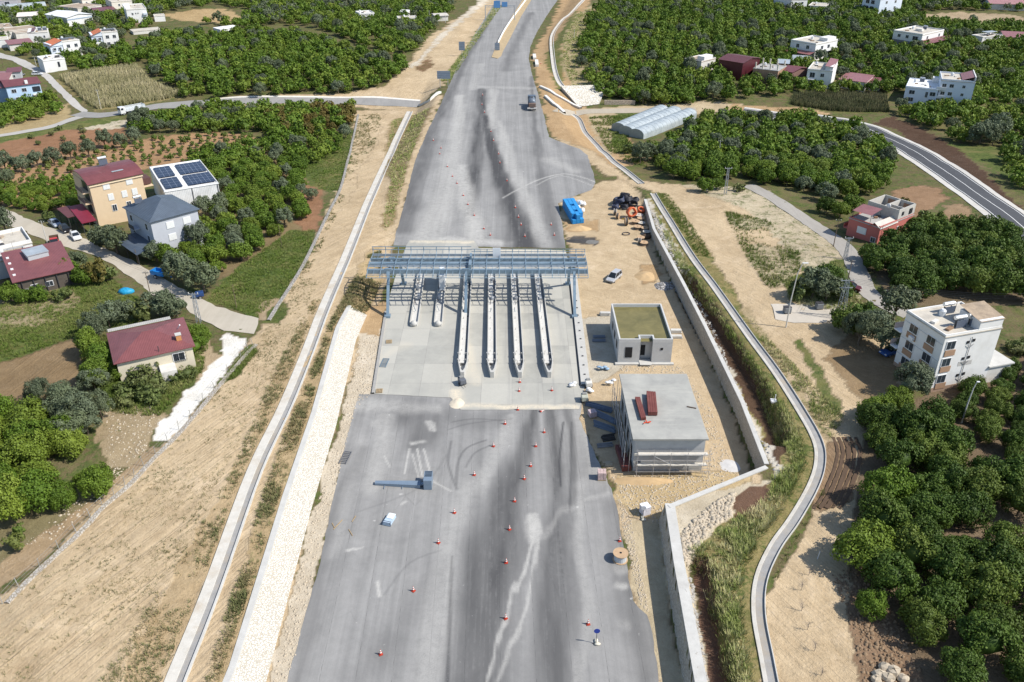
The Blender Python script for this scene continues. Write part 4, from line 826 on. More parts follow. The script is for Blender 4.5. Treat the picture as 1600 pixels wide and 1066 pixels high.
for x0, x1, y0, y1 in ((bx0, bx0 + w, by0, by1), (bx1 - w, bx1, by0, by1), (bx0 + w, bx1 - w, by1 - w, by1), (bx0 + w, ax0, by0, by0 + w), (ax1, bx1 - w, by0, by0 + w), (ax0 - w, ax0, by0 + w, by0 + 1.55), (ax1, ax1 + w, by0 + w, by0 + 1.55), (ax0, ax1, by0 + 1.3, by0 + 1.55)):
 mb.box(((x0 + x1) / 2, (y0 + y1) / 2, 4.52), (x1 - x0, y1 - y0, .66))
mb.build('parapet', pm, t)
m, nt, bs = new_mat('algae_water'); p = wpos(nt); n = noise(nt, .35, 6, .7, p, .5); n2 = noise(nt, 2.5, 4, .7, p)
c = mixc(nt, ramp(nt, n, .35, .65), (.125, .112, .042), (.205, .175, .068)); c = mixc(nt, mth(nt, 'MULTIPLY', ramp(nt, n2, .6, .75), .4), c, (.12, .09, .035))
nt.links.new(c, bs.inputs['Base Color']); bs.inputs['Roughness'].default_value = .32; bs.inputs['Specular IOR Level'].default_value = .3
MB().add([(bx0 + w, by0 + w, 4.26), (bx1 - w, by0 + w, 4.26), (bx1 - w, by1 - w, 4.26), (bx0 + w, by1 - w, 4.26)], [(0, 1, 2, 3)]).build('roof', m, t)
def opening(t, x, z, w, h, y, name='window'):
 MB().box((x, y, z), (w, .12, h)).build(name, VOID, t)
opening(t, bx0 + 1.75, 2.3, 1.2, 2.0, by0); opening(t, bx0 + 4.35, 2.0, .75, 2.0, by0 + 1.3, 'door'); opening(t, bx1 - 1.75, 2.95, .42, .42, by0)
for y in (126.5, 129.8, 133): MB().box((bx0, y, 2.6), (.12, 1.1, 1.3)).build('window', VOID, t)
MB().box(((bx0 + bx1) / 2, by0 - .25, .15), (bx1 - bx0 + .9, .6, .3)).build('plinth', CONCL, t)
mb = MB(); mb.box((bx0 + 4.7, by0 - .05, .36), (2.0, 1.9, .12)); mb.build('entrance_step', CONCL, t)
t = thing('concrete_building', 'two-storey raw concrete building with a flat slab roof wrapped in scaffolding', 'building')
cx0, cx1, cy0, cy1, ch = 16.6, 27.05, 94.2, 111.2, 6.0
MB().box(((cx0 + cx1) / 2 + .1, (cy0 + cy1) / 2 + .2, 2.85), (cx1 - cx0 - .7, cy1 - cy0 - .9, 5.7)).build('wall', RENDERW, t)
m, nt, bs = new_mat('roof_slab'); p = wpos(nt); n = noise(nt, .22, 6, .7, p, .5); n2 = noise(nt, 1.5, 5, .7, p); n3 = noise(nt, 1, 4, .6, mapping(nt, p, (.15, 1.4, 1)))
c = mixc(nt, ramp(nt, n, .35, .65), (.285, .282, .262), (.385, .38, .345)); c = mixc(nt, mth(nt, 'MULTIPLY', ramp(nt, n2, .55, .75), .4), c, (.27, .27, .26)); c = mixc(nt, mth(nt, 'MULTIPLY', ramp(nt, n3, .5, .7), .25), c, (.5, .48, .42))
nt.links.new(c, bs.inputs['Base Color']); bs.inputs['Roughness'].default_value = .85; bump(nt, bs, n2, .15, .02)
MB().box(((cx0 + cx1) / 2, (cy0 + cy1) / 2, 5.87), (cx1 - cx0, cy1 - cy0, .28)).build('roof', m, t, bevel=.03)
MB().box((cx0 + 1.25, cy0 + .62, 1.4), (.42, .12, .95)).build('door', VOID, t)
for y in (97.5, 101, 104.5, 108): MB().box((cx0 + .46, y, 1.9), (.12, 1.8, 2.0)).build('window', VOID, t);
for y in (97.5, 101, 104.5, 108): MB().box((cx0 + .46, y, 4.6), (.12, 1.6, 1.4)).build('window', VOID, t)
MB().box(((cx0 + cx1) / 2 + .1, cy0 + .45, 3.05), (cx1 - cx0 - .8, .14, .3)).build('floor_band', CONCL, t)
# scaffolding: front and left side
SC_M = M('scaffold_pipe', (.46, .46, .47), .15, 2, .45, .4); PL = M('scaffold_plank', (.56, .53, .47), .15, 2, .8)
s = thing('scaffolding', 'pipe scaffolding with two plank decks along the front of the two-storey concrete building', 'scaffolding')
fx = [cx0 + .75 + 2.3 * k for k in range(5)] + [cx1 + .35]
for x in fx:
 for y in (cy0 - .85, cy0 - .05): MB().tube([(x, y, 0), (x, y, 4.3)], .035, 5).build('standard', SC_M, s)
for z in (1.0, 2.2, 3.0, 4.0):
 for y in (cy0 - .85, cy0 - .05): MB().tube([(fx[0] - .2, y, z), (fx[-1] + .2, y, z)], .03, 5).build('ledger', SC_M, s)
for z in (2.0, 3.8): MB().box(((fx[0] + fx[-2]) / 2 + .3, cy0 - .45, z), (fx[-2] - fx[0] + .4, .75, .06)).build('plank_deck', PL, s)
for a, b in ((1, 2),): MB().tube([(fx[a], cy0 - .9, 3.7), (fx[b] + .4, cy0 - .9, 2.1)], .03, 5).build('brace', SC_M, s)
s = thing('scaffolding', 'shaded pipe scaffolding along the left side of the two-storey concrete building', 'scaffolding')
for k in range(8):
 y = cy0 + .5 + k * 2.3
 for x in (cx0 - .9, cx0 - .15): MB().tube([(x, y, 0), (x, y, 5.2)], .035, 5).build('standard', SC_M, s)
for z in (1.8, 3.6, 4.6): MB().tube([(cx0 - .9, cy0 + .3, z), (cx0 - .9, cy1 - .3, z)], .03, 5).build('ledger', SC_M, s)
MB().box((cx0 - .52, (cy0 + cy1) / 2, 1.75), (.7, cy1 - cy0 - 5, .06)).build('plank_deck', M('shade_dark_plank', (.2, .18, .15), .2, 2, .8), s)  # deck colour darkened to carry the building's shade
# ================================================================ THINGS ON THE SITE
REDS = M('red_primer_steel', (.17, .055, .045), .15, 1, .5, .1, dirt=(.32, .14, .11), damt=.4)
def bundle(label, a, b, z, w, h, n):
 'stack of rolled sections lying from a to b'
 L = math.dist(a, b); t = thing('steel_bundle', label, 'steel bundle', ((a[0] + b[0]) / 2, (a[1] + b[1]) / 2, z), math.atan2(b[1] - a[1], b[0] - a[0]))
 for i in range(n):
  y = -w / 2 + (i + .5) * w / n; MB().box((0, y, h / 2), (L - .05 * i, w / n * .92, h)).build('beam', REDS, t)
 for x in (-L * .3, L * .3): MB().box((x, 0, -.05), (.12, w * 1.1, .1)).build('bearer', M('timber', (.33, .23, .13), .2, 3, .85), t)
 return t
RZ = 6.12
bundle('narrow bundle of red primed steel sections on the concrete roof, the left one', W0(996, 622, 6.3)[:2], W0(1005.5, 655, 6.3)[:2], RZ, .75, .42, 3)
bundle('thick bundle of red primed steel sections on the concrete roof, the right one', W0(1017, 614, 6.4)[:2], W0(1020, 647, 6.4)[:2], RZ, 1.35, .6, 4)
bundle('long dark red steel bundle on the ground in the shade left of the scaffolding', W0(968, 697, .5)[:2], W0(979, 733, .5)[:2], .1, 1.3, .7, 3)
mb = MB(); p = W0(1011, 661, 6.02); rnd = random.Random(2)
for k in range(7): mb.box((p[0] + rnd.uniform(-.45, .45), p[1] + rnd.uniform(-.25, .25), 6.05 + .03 * k), (rnd.uniform(.3, .6), .14, .05), rnd.uniform(0, 3))
tag(mb.build('scrap_pile', M('red_scrap', (.55, .07, .03), .2, 3, .6)), 'small heap of bright red scraps lying on the concrete roof slab', 'scrap')
p = W0(1080.5, 637, 6.05); mb = MB().box((p[0], p[1], 6.08), (1.35, .16, .1), -.35)
tag(mb.build('timber_plank', M('dark_plank', (.10, .07, .05), .2, 3, .8)), 'single dark plank lying near the right edge of the concrete roof slab', 'plank')
# traffic cones
CONE_R = M('cone_red', (.48, .06, .03), .1, 3, .5); CONE_W = M('cone_white', (.78, .77, .74), .06, 3, .5); CONE_B = M('cone_base', (.36, .045, .03), .15, 3, .6)
cone0 = thing('traffic_cone', 'red and white traffic cone', 'traffic cone')
MB().box((0, 0, .04), (.62, .62, .08)).build('base', CONE_B, cone0)
f = lambda z: .23 - (.23 - .035) * (z - .08) / .92
MB().lathe([(f(.08), .08), (f(1.0), 1.0)], n=10).build('body', CONE_R, cone0)
for z0, z1 in ((.36, .54), (.70, .88)): MB().lathe([(f(z0) + .012, z0), (f(z1) + .012, z1)], n=10).build('band', CONE_W, cone0)
GRP = [
 ('red and white traffic cone in the left row that slants up the near asphalt', 'cones of the left slanting row on the near asphalt', [(646, 924), (685, 849), (710, 802), (741, 743), (771, 698), (789, 663)]),
 ('red and white traffic cone in the right row that leads up towards the toll lanes', 'cones of the right row on the near asphalt', [(791, 880), (796, 828), (804, 784), (819, 749), (829, 729), (837, 698), (850, 676)]),
 ('red and white traffic cone standing just in front of the noses of the toll islands', 'cones in front of the toll island noses', [(812, 598), (811, 612), (862, 611)]),
 ('small traffic cone in the row along the pale left part of the far asphalt', 'cones of the left row beyond the toll plaza', [(707, 276), (714, 287), (724, 306), (731, 320), (741, 337), (756, 358), (766, 368)]),
 ('small traffic cone in the curved row ending just beyond the toll gantry', 'cones of the middle row beyond the toll plaza', [(792, 283), (805, 325), (810, 340), (814, 352), (820, 370)]),
 ('small traffic cone in the far row up the middle of the distant asphalt', 'cones of the row up the distant asphalt', [(754, 149), (753, 164), (757, 176), (767, 206), (771, 220), (779, 241), (781, 255)]),
 ('small traffic cone among the four near the left edge of the distant asphalt', 'cones near the left edge of the distant asphalt', [(677, 220), (689, 232), (687, 241), (699, 261)]),
 ('small traffic cone of the pair left of the stack of blue crates', 'pair of cones by the blue crates', [(861, 352), (866, 368)]),
]
SING = [((595, 1023), 'red and white traffic cone nearest the bottom edge of the asphalt, left side'), ((790, 967), 'red and white traffic cone at the top of the two pale tyre trails'), ((919, 976), 'tilted-looking dirty traffic cone beside the blue sign with sandbags'), ((968, 846), 'red traffic cone at the asphalt edge just beyond the big cable drum'), ((809, 641), 'red traffic cone on the pale dust line where the concrete meets the near asphalt'), ((844, 644), 'dark lying traffic cone at the joint between concrete and near asphalt'), ((845, 100), 'far traffic cone at the right road edge before the white blocks')]
first = True; rnd = random.Random(5)
allc = [(p, l, g) for l, g, ps in GRP for p in ps] + [(p, l, 'single cones about the site') for p, l in SING]
for (px, py), lab, grp in allc:
 w = W0(px, py); o = cone0 if first else dup(cone0, w, 0); first = False
 o.location = (w[0], w[1], .045 if not 385 < py < 620 else .08); o.rotation_euler = (0, R(80) if 'lying' in lab else 0, rnd.uniform(0, 1.5)); o['label'] = lab; o['group'] = grp; o.scale = (.7, .7, .78)
# fallen sign mast: ribbed cantilever box and long tapered arm
BS = M('blue_grey_paint', (.20, .26, .33), .12, 1.5, .4, .2)
a, b = W0(586, 754, .3), W0(657, 757.5, .3); q = W0(668, 765, 0)
t = thing('sign_mast', 'blue-grey steel mast lying on the asphalt with a long arm and a ribbed box end', 'sign mast')
mb = MB(); vs = []
for p, w_, h_ in ((a, .30, .34), (b, .50, .55)):
 vs += [(p[0], p[1] - w_, .05), (p[0], p[1] + w_, .05), (p[0], p[1] + w_, .05 + h_), (p[0], p[1] - w_, .05 + h_)]
mb.add(vs, [(0, 1, 2, 3), (7, 6, 5, 4), (0, 4, 5, 1), (1, 5, 6, 2), (2, 6, 7, 3), (3, 7, 4, 0)]); mb.tube([(b[0] - .2, b[1], .3), (q[0] - .2, b[1] + .1, .55)], .22, 8); mb.build('arm', BS, t)
mb = MB(); bxw, byw, bhh = 1.05, 2.2, 1.55; ox, oy = q[0] + .05, q[1] + 1.0
for sx in (-1, 1): mb.box((ox + sx * bxw / 2, oy, bhh / 2), (.07, byw, bhh))
for k in range(6): mb.box((ox, oy + byw / 2 - k * .28, bhh - .16), (bxw, .07, .3))
mb.box((ox, oy - byw / 2 + .42, bhh + .02), (bxw + .06, .86, .08)); mb.box((ox, oy - byw / 2, bhh / 2), (bxw, .07, bhh)); mb.box((ox, oy, .12), (bxw, byw, .1)); mb.build('ribbed_box', BS, t)
for px in (602, 630):
 p = W0(px, 757); MB().tube([(p[0], p[1] - .3, .12), (p[0] - .05, p[1] - 1.1, .12)], .05, 5).build('bracket', BS, t)
# stack of pale blue sheets
p = W0(604, 822); t = thing('sheet_stack', 'small stack of pale blue sheets strapped together on the left asphalt', 'sheet stack', (p[0], p[1], .04), R(-17))
LB = M('pale_blue_sheet', (.40, .50, .60), .15, 2, .4)
mb = MB()
for k in range(5): mb.box((0, .9, .08 + k * .1), (1.1 - .04 * k, 1.9, .09))
mb.build('sheets', LB, t)
mb = MB(); mb.box((.1, 1.35, .57), (.9, 1.0, .03)); mb.build('cover', M('plastic_film', (.72, .76, .74), .08, 2, .3), t)
mb = MB(); mb.box((0, 0, .3), (1.2, .08, .5)); mb.box((0, .25, .55), (1.15, .06, .06)); mb.build('strap', M('dark_blue_steel', (.06, .08, .13), .1, 2, .4), t)
# laths lying about
for i, (x0, y0, x1, y1, l) in enumerate(((556, 807, 550, 816, 'near'), (545, 828, 551, 838, 'mid'), (535, 813, 521, 828, 'left'), (519, 818, 523, 826, 'edge'))):
 a, b = W0(x0, y0), W0(x1, y1); nm = ['rusty', 'pale', 'long thin', 'short dark'][i]
 tag(MB().tube([(a[0], a[1], .08), (b[0], b[1], .08)], .05, 4).build('timber_lath', M('lath', (.38, .27, .14), .2, 2, .8)), ['short lath lying left of the pale blue sheets, the one nearest them', 'lath lying below and left of the pale blue sheets', 'longest lath lying left of the pale blue sheets', 'short lath nearest the left asphalt edge beside the blue sheets'][i], 'lath')
# steel ladder pieces beside the pavement
for (px, py, lab, rz) in ((540, 716, 'grey steel ladder frame lying on the left asphalt edge', -8), (601, 568, 'blue steel ladder frame lying on the left part of the concrete pavement', -6)):
 p = W0(px, py); t = thing('ladder_frame', lab, 'steel frame', (p[0], p[1], .1), R(rz)); m_ = GS if 'blue' in lab else M('dull_steel', (.20, .20, .21), .15, 2, .5, .3)
 mb = MB();
 for s in (-.5, .5): mb.box((s, 0, .06), (.08, 2.9, .1))
 mb.build('side_rail', m_, t); mb = MB()
 for k in range(8): mb.box((0, -1.35 + k * .385, .06), (.95, .07, .07))
 mb.build('rung', m_, t)
WOODP = M('pallet_wood', (.36, .27, .16), .2, 3, .85)
def pallet(label, p, rz=0.0, sc=1.0):
 t = thing('pallet', label, 'pallet', p, rz); mb = MB()
 for k in range(5): mb.box((-.45 * sc + k * .225 * sc, 0, .13), (.14 * sc, 1.2 * sc, .025))
 mb.build('deck', WOODP, t); mb = MB()
 for k in (-1, 0, 1): mb.box((0, k * .53 * sc, .06), (1.0 * sc, .1, .1))
 mb.build('bearer', WOODP, t); return t
p = W0(608, 535); pallet('brown wooden pallet at the upper left edge of the concrete pavement', (p[0], p[1], .08), .1, 1.0)
p = W0(593, 612); pallet('brown wooden pallet at the lower left corner of the concrete pavement', (p[0], p[1], .08), .05, 1.0)
# stores wrapped on pallets
def block_pallet(label, p, col, s=(1.15, 1.1, 1.15), rz=0.0, wrap=False):
 t = thing('loaded_pallet', label, 'pallet', p, rz); mb = MB()
 for k in range(3): mb.box((0, (k - 1) * .5, .06), (s[0], .12, .12))
 mb.build('pallet', WOODP, t); rnd = random.Random(int(p[0] * 7)); mb = MB(); nz, nx = 5, 3
 for k in range(nz):
  for i in range(nx):
   for j in range(2): mb.box(((i - 1) * s[0] / 3 + rnd.uniform(-.02, .02), (j - .5) * s[1] / 2 + rnd.uniform(-.02, .02), .14 + (k + .5) * (s[2] / nz)), (s[0] / 3 * .96, s[1] / 2 * .96, s[2] / nz * .94))
 mb.build('blocks', M('block_' + str(int(col[0] * 100)), col, .2, 3, .8), t)
 if wrap: MB().box((0, 0, .14 + s[2] + .02), (s[0] + .04, s[1] + .04, .05)).build('cover', M('white_film', (.74, .75, .77), .05, 2, .35), t)
 return t
p = W0(940, 748); block_pallet('pallet of pinkish bricks at the asphalt edge below the scaffolded building', (p[0], p[1], .05), (.48, .36, .34))
p = W0(1008, 806); block_pallet('pallet of white wrapped blocks standing alone by the corner of the short retaining wall', (p[0], p[1] + .4, .0), (.60, .58, .62), (1.1, 1.1, 1.25), .4, True)
p = W0(925, 651); block_pallet('pallet of pinkish bags in the shade at the kerb beside the scaffolded building', (p[0], p[1], .05), (.45, .36, .38), (1.1, 1.1, .9), .3)
# big cable drum and the rings left by others
DRUM = M('drum_wood', (.45, .31, .19), .2, 3, .85); CAB = M('cable_sheath', (.50, .53, .55), .1, 3, .5)
def drum(label, p, r, h, lying=True, rz=0.0, cat='cable drum', grp=None, mat=None):
 t = thing('cable_drum', label, cat, p, rz, grp); ax = 'z' if lying else 'x'; c0 = (0, 0, 0) if lying else (-h / 2, 0, r)
 mat = mat or DRUM
 for z in (0, h - .08): MB().lathe([(r, z), (r, z + .08)], c0, 20, ax).build('flange', mat, t)
 MB().lathe([(r * .82, .08), (r * .82, h - .08)], c0, 20, ax).build('winding', CAB if grp is None else M('cable_dark', (.12, .11, .10), .2, 2, .6), t)
 MB().lathe([(r * .16, h - .01), (r * .16, h + .02)], c0, 10, ax).build('hub', VOID, t)
 return t
p = W0(969, 875); drum('large wooden cable drum with grey cable standing on its side at the right asphalt edge', (p[0], p[1], .04), .95, 1.15)
# sign on a pole held by sandbags, and the pole by the wall corner
def site_sign(label, p, face, lean):
 t = thing('portable_sign', label, 'road sign', p); MB().tube([(0, 0, 0), (.0, .04, 2.1)], .035, 6).build('pole', DPIPE, t)
 MB().lathe([(.34, -.02), (.34, .02)], (0, .0, 1.95), 16, 'y').build('disc', face, t)
 mb = MB(); mb.ell((.12, -.15, .12), (.36, .22, .16), 10, .15); mb.ell((.02, .28, .12), (.22, .34, .16), 10, .15); mb.build('sandbag', M('sandbag', (.62, .58, .48), .12, 3, .9), t, smooth=True)
 MB().box((0, 0, .03), (.9, .08, .05)).build('foot', DPIPE, t); return t
p = W0(931.5, 1006); site_sign('blue round sign on a thin pole weighted with pale sandbags on the near asphalt', (p[0], p[1], .04), M('sign_blue', (.03, .06, .32), .05, 3, .4), 0)
p = W0(1004, 812); site_sign('small sign seen from the back near the corner of the short retaining wall', (p[0], p[1], .0), M('sign_back', (.55, .56, .58), .05, 3, .4), 0)
# blue crates and white sacks at the head of the platform
BC = M('crate_blue', (.03, .25, .56), .12, 2, .45)
base = W0(879, 326); px = [W0(880, 322), W0(895, 351), W0(911, 349)]
t0 = None; ex = np.array(W0(894, 351)[:2]); dirx = np.array(W0(912, 349)[:2]) - ex; wdx = np.linalg.norm(dirx) / 3; dirx /= np.linalg.norm(dirx)
diry = np.array(W0(879, 324)[:2]) - ex; ly = np.linalg.norm(diry); diry /= ly; ny = 9; sy = ly / ny; rz = math.atan2(dirx[1], dirx[0])
crate0 = None
for k in range(2):
 for i in range(3):
  for j in range(ny):
   if k == 1 and rnd.random() < .04: continue
   q = ex + dirx * (wdx * (i + .5)) + diry * (sy * (j + .5)); loc = (q[0], q[1], .02 + k * 1.12)
   lab = 'blue crate in the two-layer stack at the asphalt edge, %s layer' % ('lower' if k == 0 else 'upper')
   if crate0 is None:
    crate0 = thing('blue_crate', lab, 'crate', loc, rz, 'blue crates stacked at the asphalt edge')
    MB().box((0, 0, .55), (wdx * .95, sy * .95, 1.08)).build('shell', BC, crate0, bevel=.05)
    mb = MB()
    for s in (-1, 1):
     for u in (-.3, 0, .3): mb.box((u * wdx, s * sy * .475, .55), (.06, .05, .95))
    mb.build('rib', M('crate_blue_dark', (.015, .17, .45), .1, 2, .45), crate0)
   else: dup(crate0, loc, rz, lab)
SACK = M('white_sack', (.76, .76, .75), .07, 2, .7)
for i, (px_, py_, z, l) in enumerate(((903, 327, 0, 'left front'), (910, 332, 0, 'right front'), (912, 322, 0, 'right back'), (904, 320, 0, 'left back'), (907, 326, .95, 'top'))):
 p = W0(px_, py_); t = thing('bulk_sack', 'white bulk sack in the cluster behind the blue crates, %s one' % l, 'sack', (p[0], p[1], z), i * .7, 'white bulk sacks behind the blue crates')
 mb = MB(); mb.ell((0, 0, .55), (.62, .62, .6), 12, .1, rnd); mb.build('bag', SACK, t, smooth=True)
 mb = MB();
 for s in (-1, 1): mb.tube([(s * .3, -.3, 1.0), (s * .3, 0, 1.35), (s * .3, .3, 1.0)], .03, 4)
 mb.build('handle', SACK, t)
# pile of black hose coils, orange duct coil, small reels, old drums, tyre
def coil(name, label, p, r, th, turns, mat, tilt=(0, 0, 0), h=.5, cat='coil', grp=None):
 t = MB(); pts = []; n = 22 * turns
 for i in range(n + 1):
  a = 2 * math.pi * i / 22; k = i / n; pts.append((r * (1 + .12 * math.sin(3 * a + k * 5)) * math.cos(a), r * (1 + .12 * math.sin(2 * a + k)) * math.sin(a), th + h * k))
 o = t.tube(pts, th, 7).build(name, mat, None, smooth=True, loc=p); o.rotation_euler = tilt; return tag(o, label, cat, grp)
BLK = M('black_hose', (.035, .035, .045), .25, 2, .45); ORG = M('orange_duct', (.55, .13, .05), .12, 2, .45)
nm = ['front left', 'front middle', 'front right', 'rear left', 'rear middle', 'rear right', 'top left', 'top right', 'crest']
for i, (px_, py_, z) in enumerate(((962, 327, 0), (975, 327, 0), (988, 322, 0), (964, 319, .2), (978, 318, .2), (992, 317, .1), (968, 321, .9), (981, 320, .9), (975, 318, 1.5))):
 p = W0(px_, py_); coil('hose_coil', 'tangled black hose coil in the dark heap near the retaining wall, %s one' % nm[i], (p[0], p[1], z), rnd.uniform(.9, 1.25), .13, 6, BLK if i % 3 else M('blue_black_hose', (.05, .06, .10), .2, 2, .45), (rnd.uniform(-.3, .3), rnd.uniform(-.3, .3), rnd.uniform(0, 3)), 1.0, 'hose coil', 'black hose coils heaped by the wall')
p = W0(984, 339); coil('duct_coil', 'big bright orange corrugated duct coil standing in front of the black hose heap', (p[0], p[1] - .1, 1.25), 1.0, .22, 4, ORG, (R(68), R(-12), R(20)), 1.5)
p = W0(1000, 333); coil('duct_coil', 'smaller orange duct coil squeezed against the head of the retaining wall', (p[0], p[1], .5), .8, .2, 3, ORG, (R(30), R(20), 0), .7)
for i, (px_, py_, r_, ly_, l) in enumerate(((961, 336, .6, False, 'upright wooden drum left of the orange coil, the farther of two'), (965, 342, .6, False, 'upright wooden drum left of the orange coil, the nearer of two'), (978, 352, .75, False, 'upright wooden drum leaning beside the yellow offcut'), (998, 340, .8, True, 'flat wooden drum nearest the orange coil'), (1001, 345, .7, True, 'flat wooden drum touching the head of the wall'), (993, 350, .75, True, 'flat wooden drum in the middle of the drum cluster'), (1002, 352, .7, True, 'flat wooden drum beside the wall, middle'), (996, 358, .75, True, 'pale flat drum between the two clusters'), (1007, 360, .7, True, 'pale flat drum close to the wall, farther'), (1010, 366, .7, True, 'pale flat drum close to the wall, nearer'), (1001, 375, .7, True, 'old grey drum in the nearest cluster, farther'), (1006, 383, .75, True, 'old grey drum in the nearest cluster, nearest the platform'), (999, 381, .55, False, 'small upright drum in the nearest cluster'))):
 p = W0(px_, py_); drum(l, (p[0], p[1], .02 if i not in (5,) else .1), r_ * 1.3, .7, ly_, rnd.uniform(-.4, .4), 'cable drum', 'old cable drums by the wall', DRUM if i % 3 else M('drum_grey', (.48, .44, .38), .2, 3, .85))
p = W0(978, 366); tag(coil('rubber_ring', 'single thin dark ring lying flat on the sand left of the drums', (p[0], p[1], 0), .85, .10, 1, BLK, (0, 0, 0), .02), None, 'ring')
p = W0(977, 343); tag(MB().box((p[0], p[1], .12), (1.6, .25, .2), -.3).build('yellow_offcut', M('yellow_pipe', (.75, .48, .05), .1, 2, .5)), 'yellow pipe offcut lying under the orange coil', 'pipe')
p = W0(1010, 372); MBb = MB().ell((p[0], p[1], .3), (1.3, 1.0, .7), 12, .25, rnd); tag(MBb.build('earth_heap', M('dark_heap', (.09, .06, .04), .3, 2, .95), smooth=True), 'small dark brown heap between the drums and the wall', 'heap')
# heaps of sand, tarmac and rubble
def heap(name, label, px_, py_, rx, ry, h, mat, n=26, seed=1, z0=None, cat='heap'):
 w = W0(px_, py_) if z0 is None else T(px_, py_); g = np.linspace(-1, 1, n); GX, GY = np.meshgrid(g, g); rr = np.hypot(GX, GY)
 ang = np.arctan2(GY, GX); edge = .82 + .3 * (fbm(np.cos(ang) * 1.3 + seed, np.sin(ang) * 1.3, seed, 3) - .5)
 Z = h * np.clip(1 - rr / edge, 0, 1) ** .8 * (.7 + .6 * fbm(GX * 3 + seed, GY * 3, seed, 4)) - .06
 V = np.stack([GX * rx + w[0], GY * ry + w[1], Z + w[2]], 2).reshape(-1, 3); i = np.arange(n * (n - 1)).reshape(n - 1, n)[:, :-1].ravel()
 tag(npmesh(name, V, np.stack([i, i + 1, i + n + 1, i + n], 1), mat, smooth=True), label, cat)
heap('sand_heap', 'low heap of orange sand in front of the blue crates', 906, 358, 3.6, 1.9, .95, M('orange_sand', (.50, .35, .19), .15, 1, .95, bmp=.3), seed=2)
heap('tarmac_heap', 'flat black heap of spilled tarmac on the sand behind the gantry', 903, 377, 3.9, 1.7, .4, M('tar', (.055, .052, .05), .25, 1, .7, bmp=.3), seed=4)
heap('tarmac_heap', 'small grey patchy spill beside the black tarmac heap', 924, 378, 2.6, 1.6, .3, M('tar_grey', (.16, .155, .145), .3, 1, .8, bmp=.3), seed=6)
heap('rubble_heap', 'grey heap of broken concrete by the foot of the long retaining wall', 1037, 447, 2.6, 2.6, .9, stone_mat('rubble_grey', (.30, .29, .28), (.52, .50, .48), (.12, .11, .10), 1.6, 1.0), seed=8)
heap('soil_heap', 'low heap of orange soil left of the long retaining wall', 1008, 432, 2.6, 3.0, .7, M('orange_soil', (.47, .33, .18), .15, 1, .95, bmp=.3), seed=9)
heap('lime_heap', 'patch of grey-white lime spread beside the scaffolded building', 1140, 728, 2.1, 2.2, .25, M('lime', (.52, .51, .50), .15, 1, .95, bmp=.3), seed=11)
heap('soil_heap', 'long low berm of orange soil in front of the scaffolding', 1005, 752, 5.2, 1.2, .8, M('orange_soil', (.47, .33, .18), .15, 1, .95, bmp=.3), seed=12)
heap('sand_heap', 'pale heap of sand on the edge of the concrete near the first long island', 714, 631, 1.6, 2.0, .5, M('pale_sand', (.62, .54, .42), .12, 1, .95, bmp=.3), seed=13)
# generator, bags, mixers at the end of the right kerb
def machine(label, p, c1, c2, rz):
 t = thing('site_machine', label, 'machine', p, rz); MB().box((0, 0, .75), (1.0, 1.5, .8)).build('housing', c1, t, bevel=.06); MB().box((0, .3, 1.25), (.7, .5, .25)).build('engine_cover', c2, t, bevel=.04)
 mb = MB();
 for s in (-1, 1): mb.lathe([(.3, -.08), (.3, .08)], (s * .55, -.2, .3), 12, 'x')
 mb.build('wheel', BLK, t); MB().tube([(0, -.7, .5), (0, -1.6, .3)], .04, 5).build('drawbar', DPIPE, t); return t
p = W0(919, 603); machine('off-white site machine with dark underside at the end of the white right kerb', (p[0], p[1] - .3, .02), M('machine_white', (.64, .62, .57), .12, 2, .6), M('machine_grey', (.25, .25, .24), .1, 2, .5), .1)
p = W0(913, 627); machine('pale green-grey site machine on the asphalt corner below the white kerb', (p[0], p[1], .04), M('machine_green', (.42, .43, .36), .12, 2, .6), M('machine_grey', (.25, .25, .24), .1, 2, .5), .05)
p = W0(722, 601); machine('small dark generator standing right in front of the first long toll island', (p[0], p[1], .08), M('machine_dark', (.12, .13, .15), .15, 2, .5), M('machine_grey', (.25, .25, .24), .1, 2, .5), .4)
for i, (px_, py_, l) in enumerate(((925, 612, 'white sack pile beside the off-white site machine'), (953, 601, 'white wrapped pack standing between the two concrete buildings'), (942, 577, 'blue and white tarpaulin bundle left of the small concrete building'), (898, 604, 'small white sack lying left of the right kerb end'))):
 p = W0(px_, py_); mb = MB()
 for k in range(6): mb.ell((p[0] + rnd.uniform(-.7, .7), p[1] + rnd.uniform(-.5, .5), .2 + .1 * k), (.45, .3, .2), 8, .2, rnd)
 tag(mb.build('sack_pile', SACK if i != 2 else M('tarp_blue', (.25, .36, .48), .3, 2, .5), smooth=True), l, 'sacks')
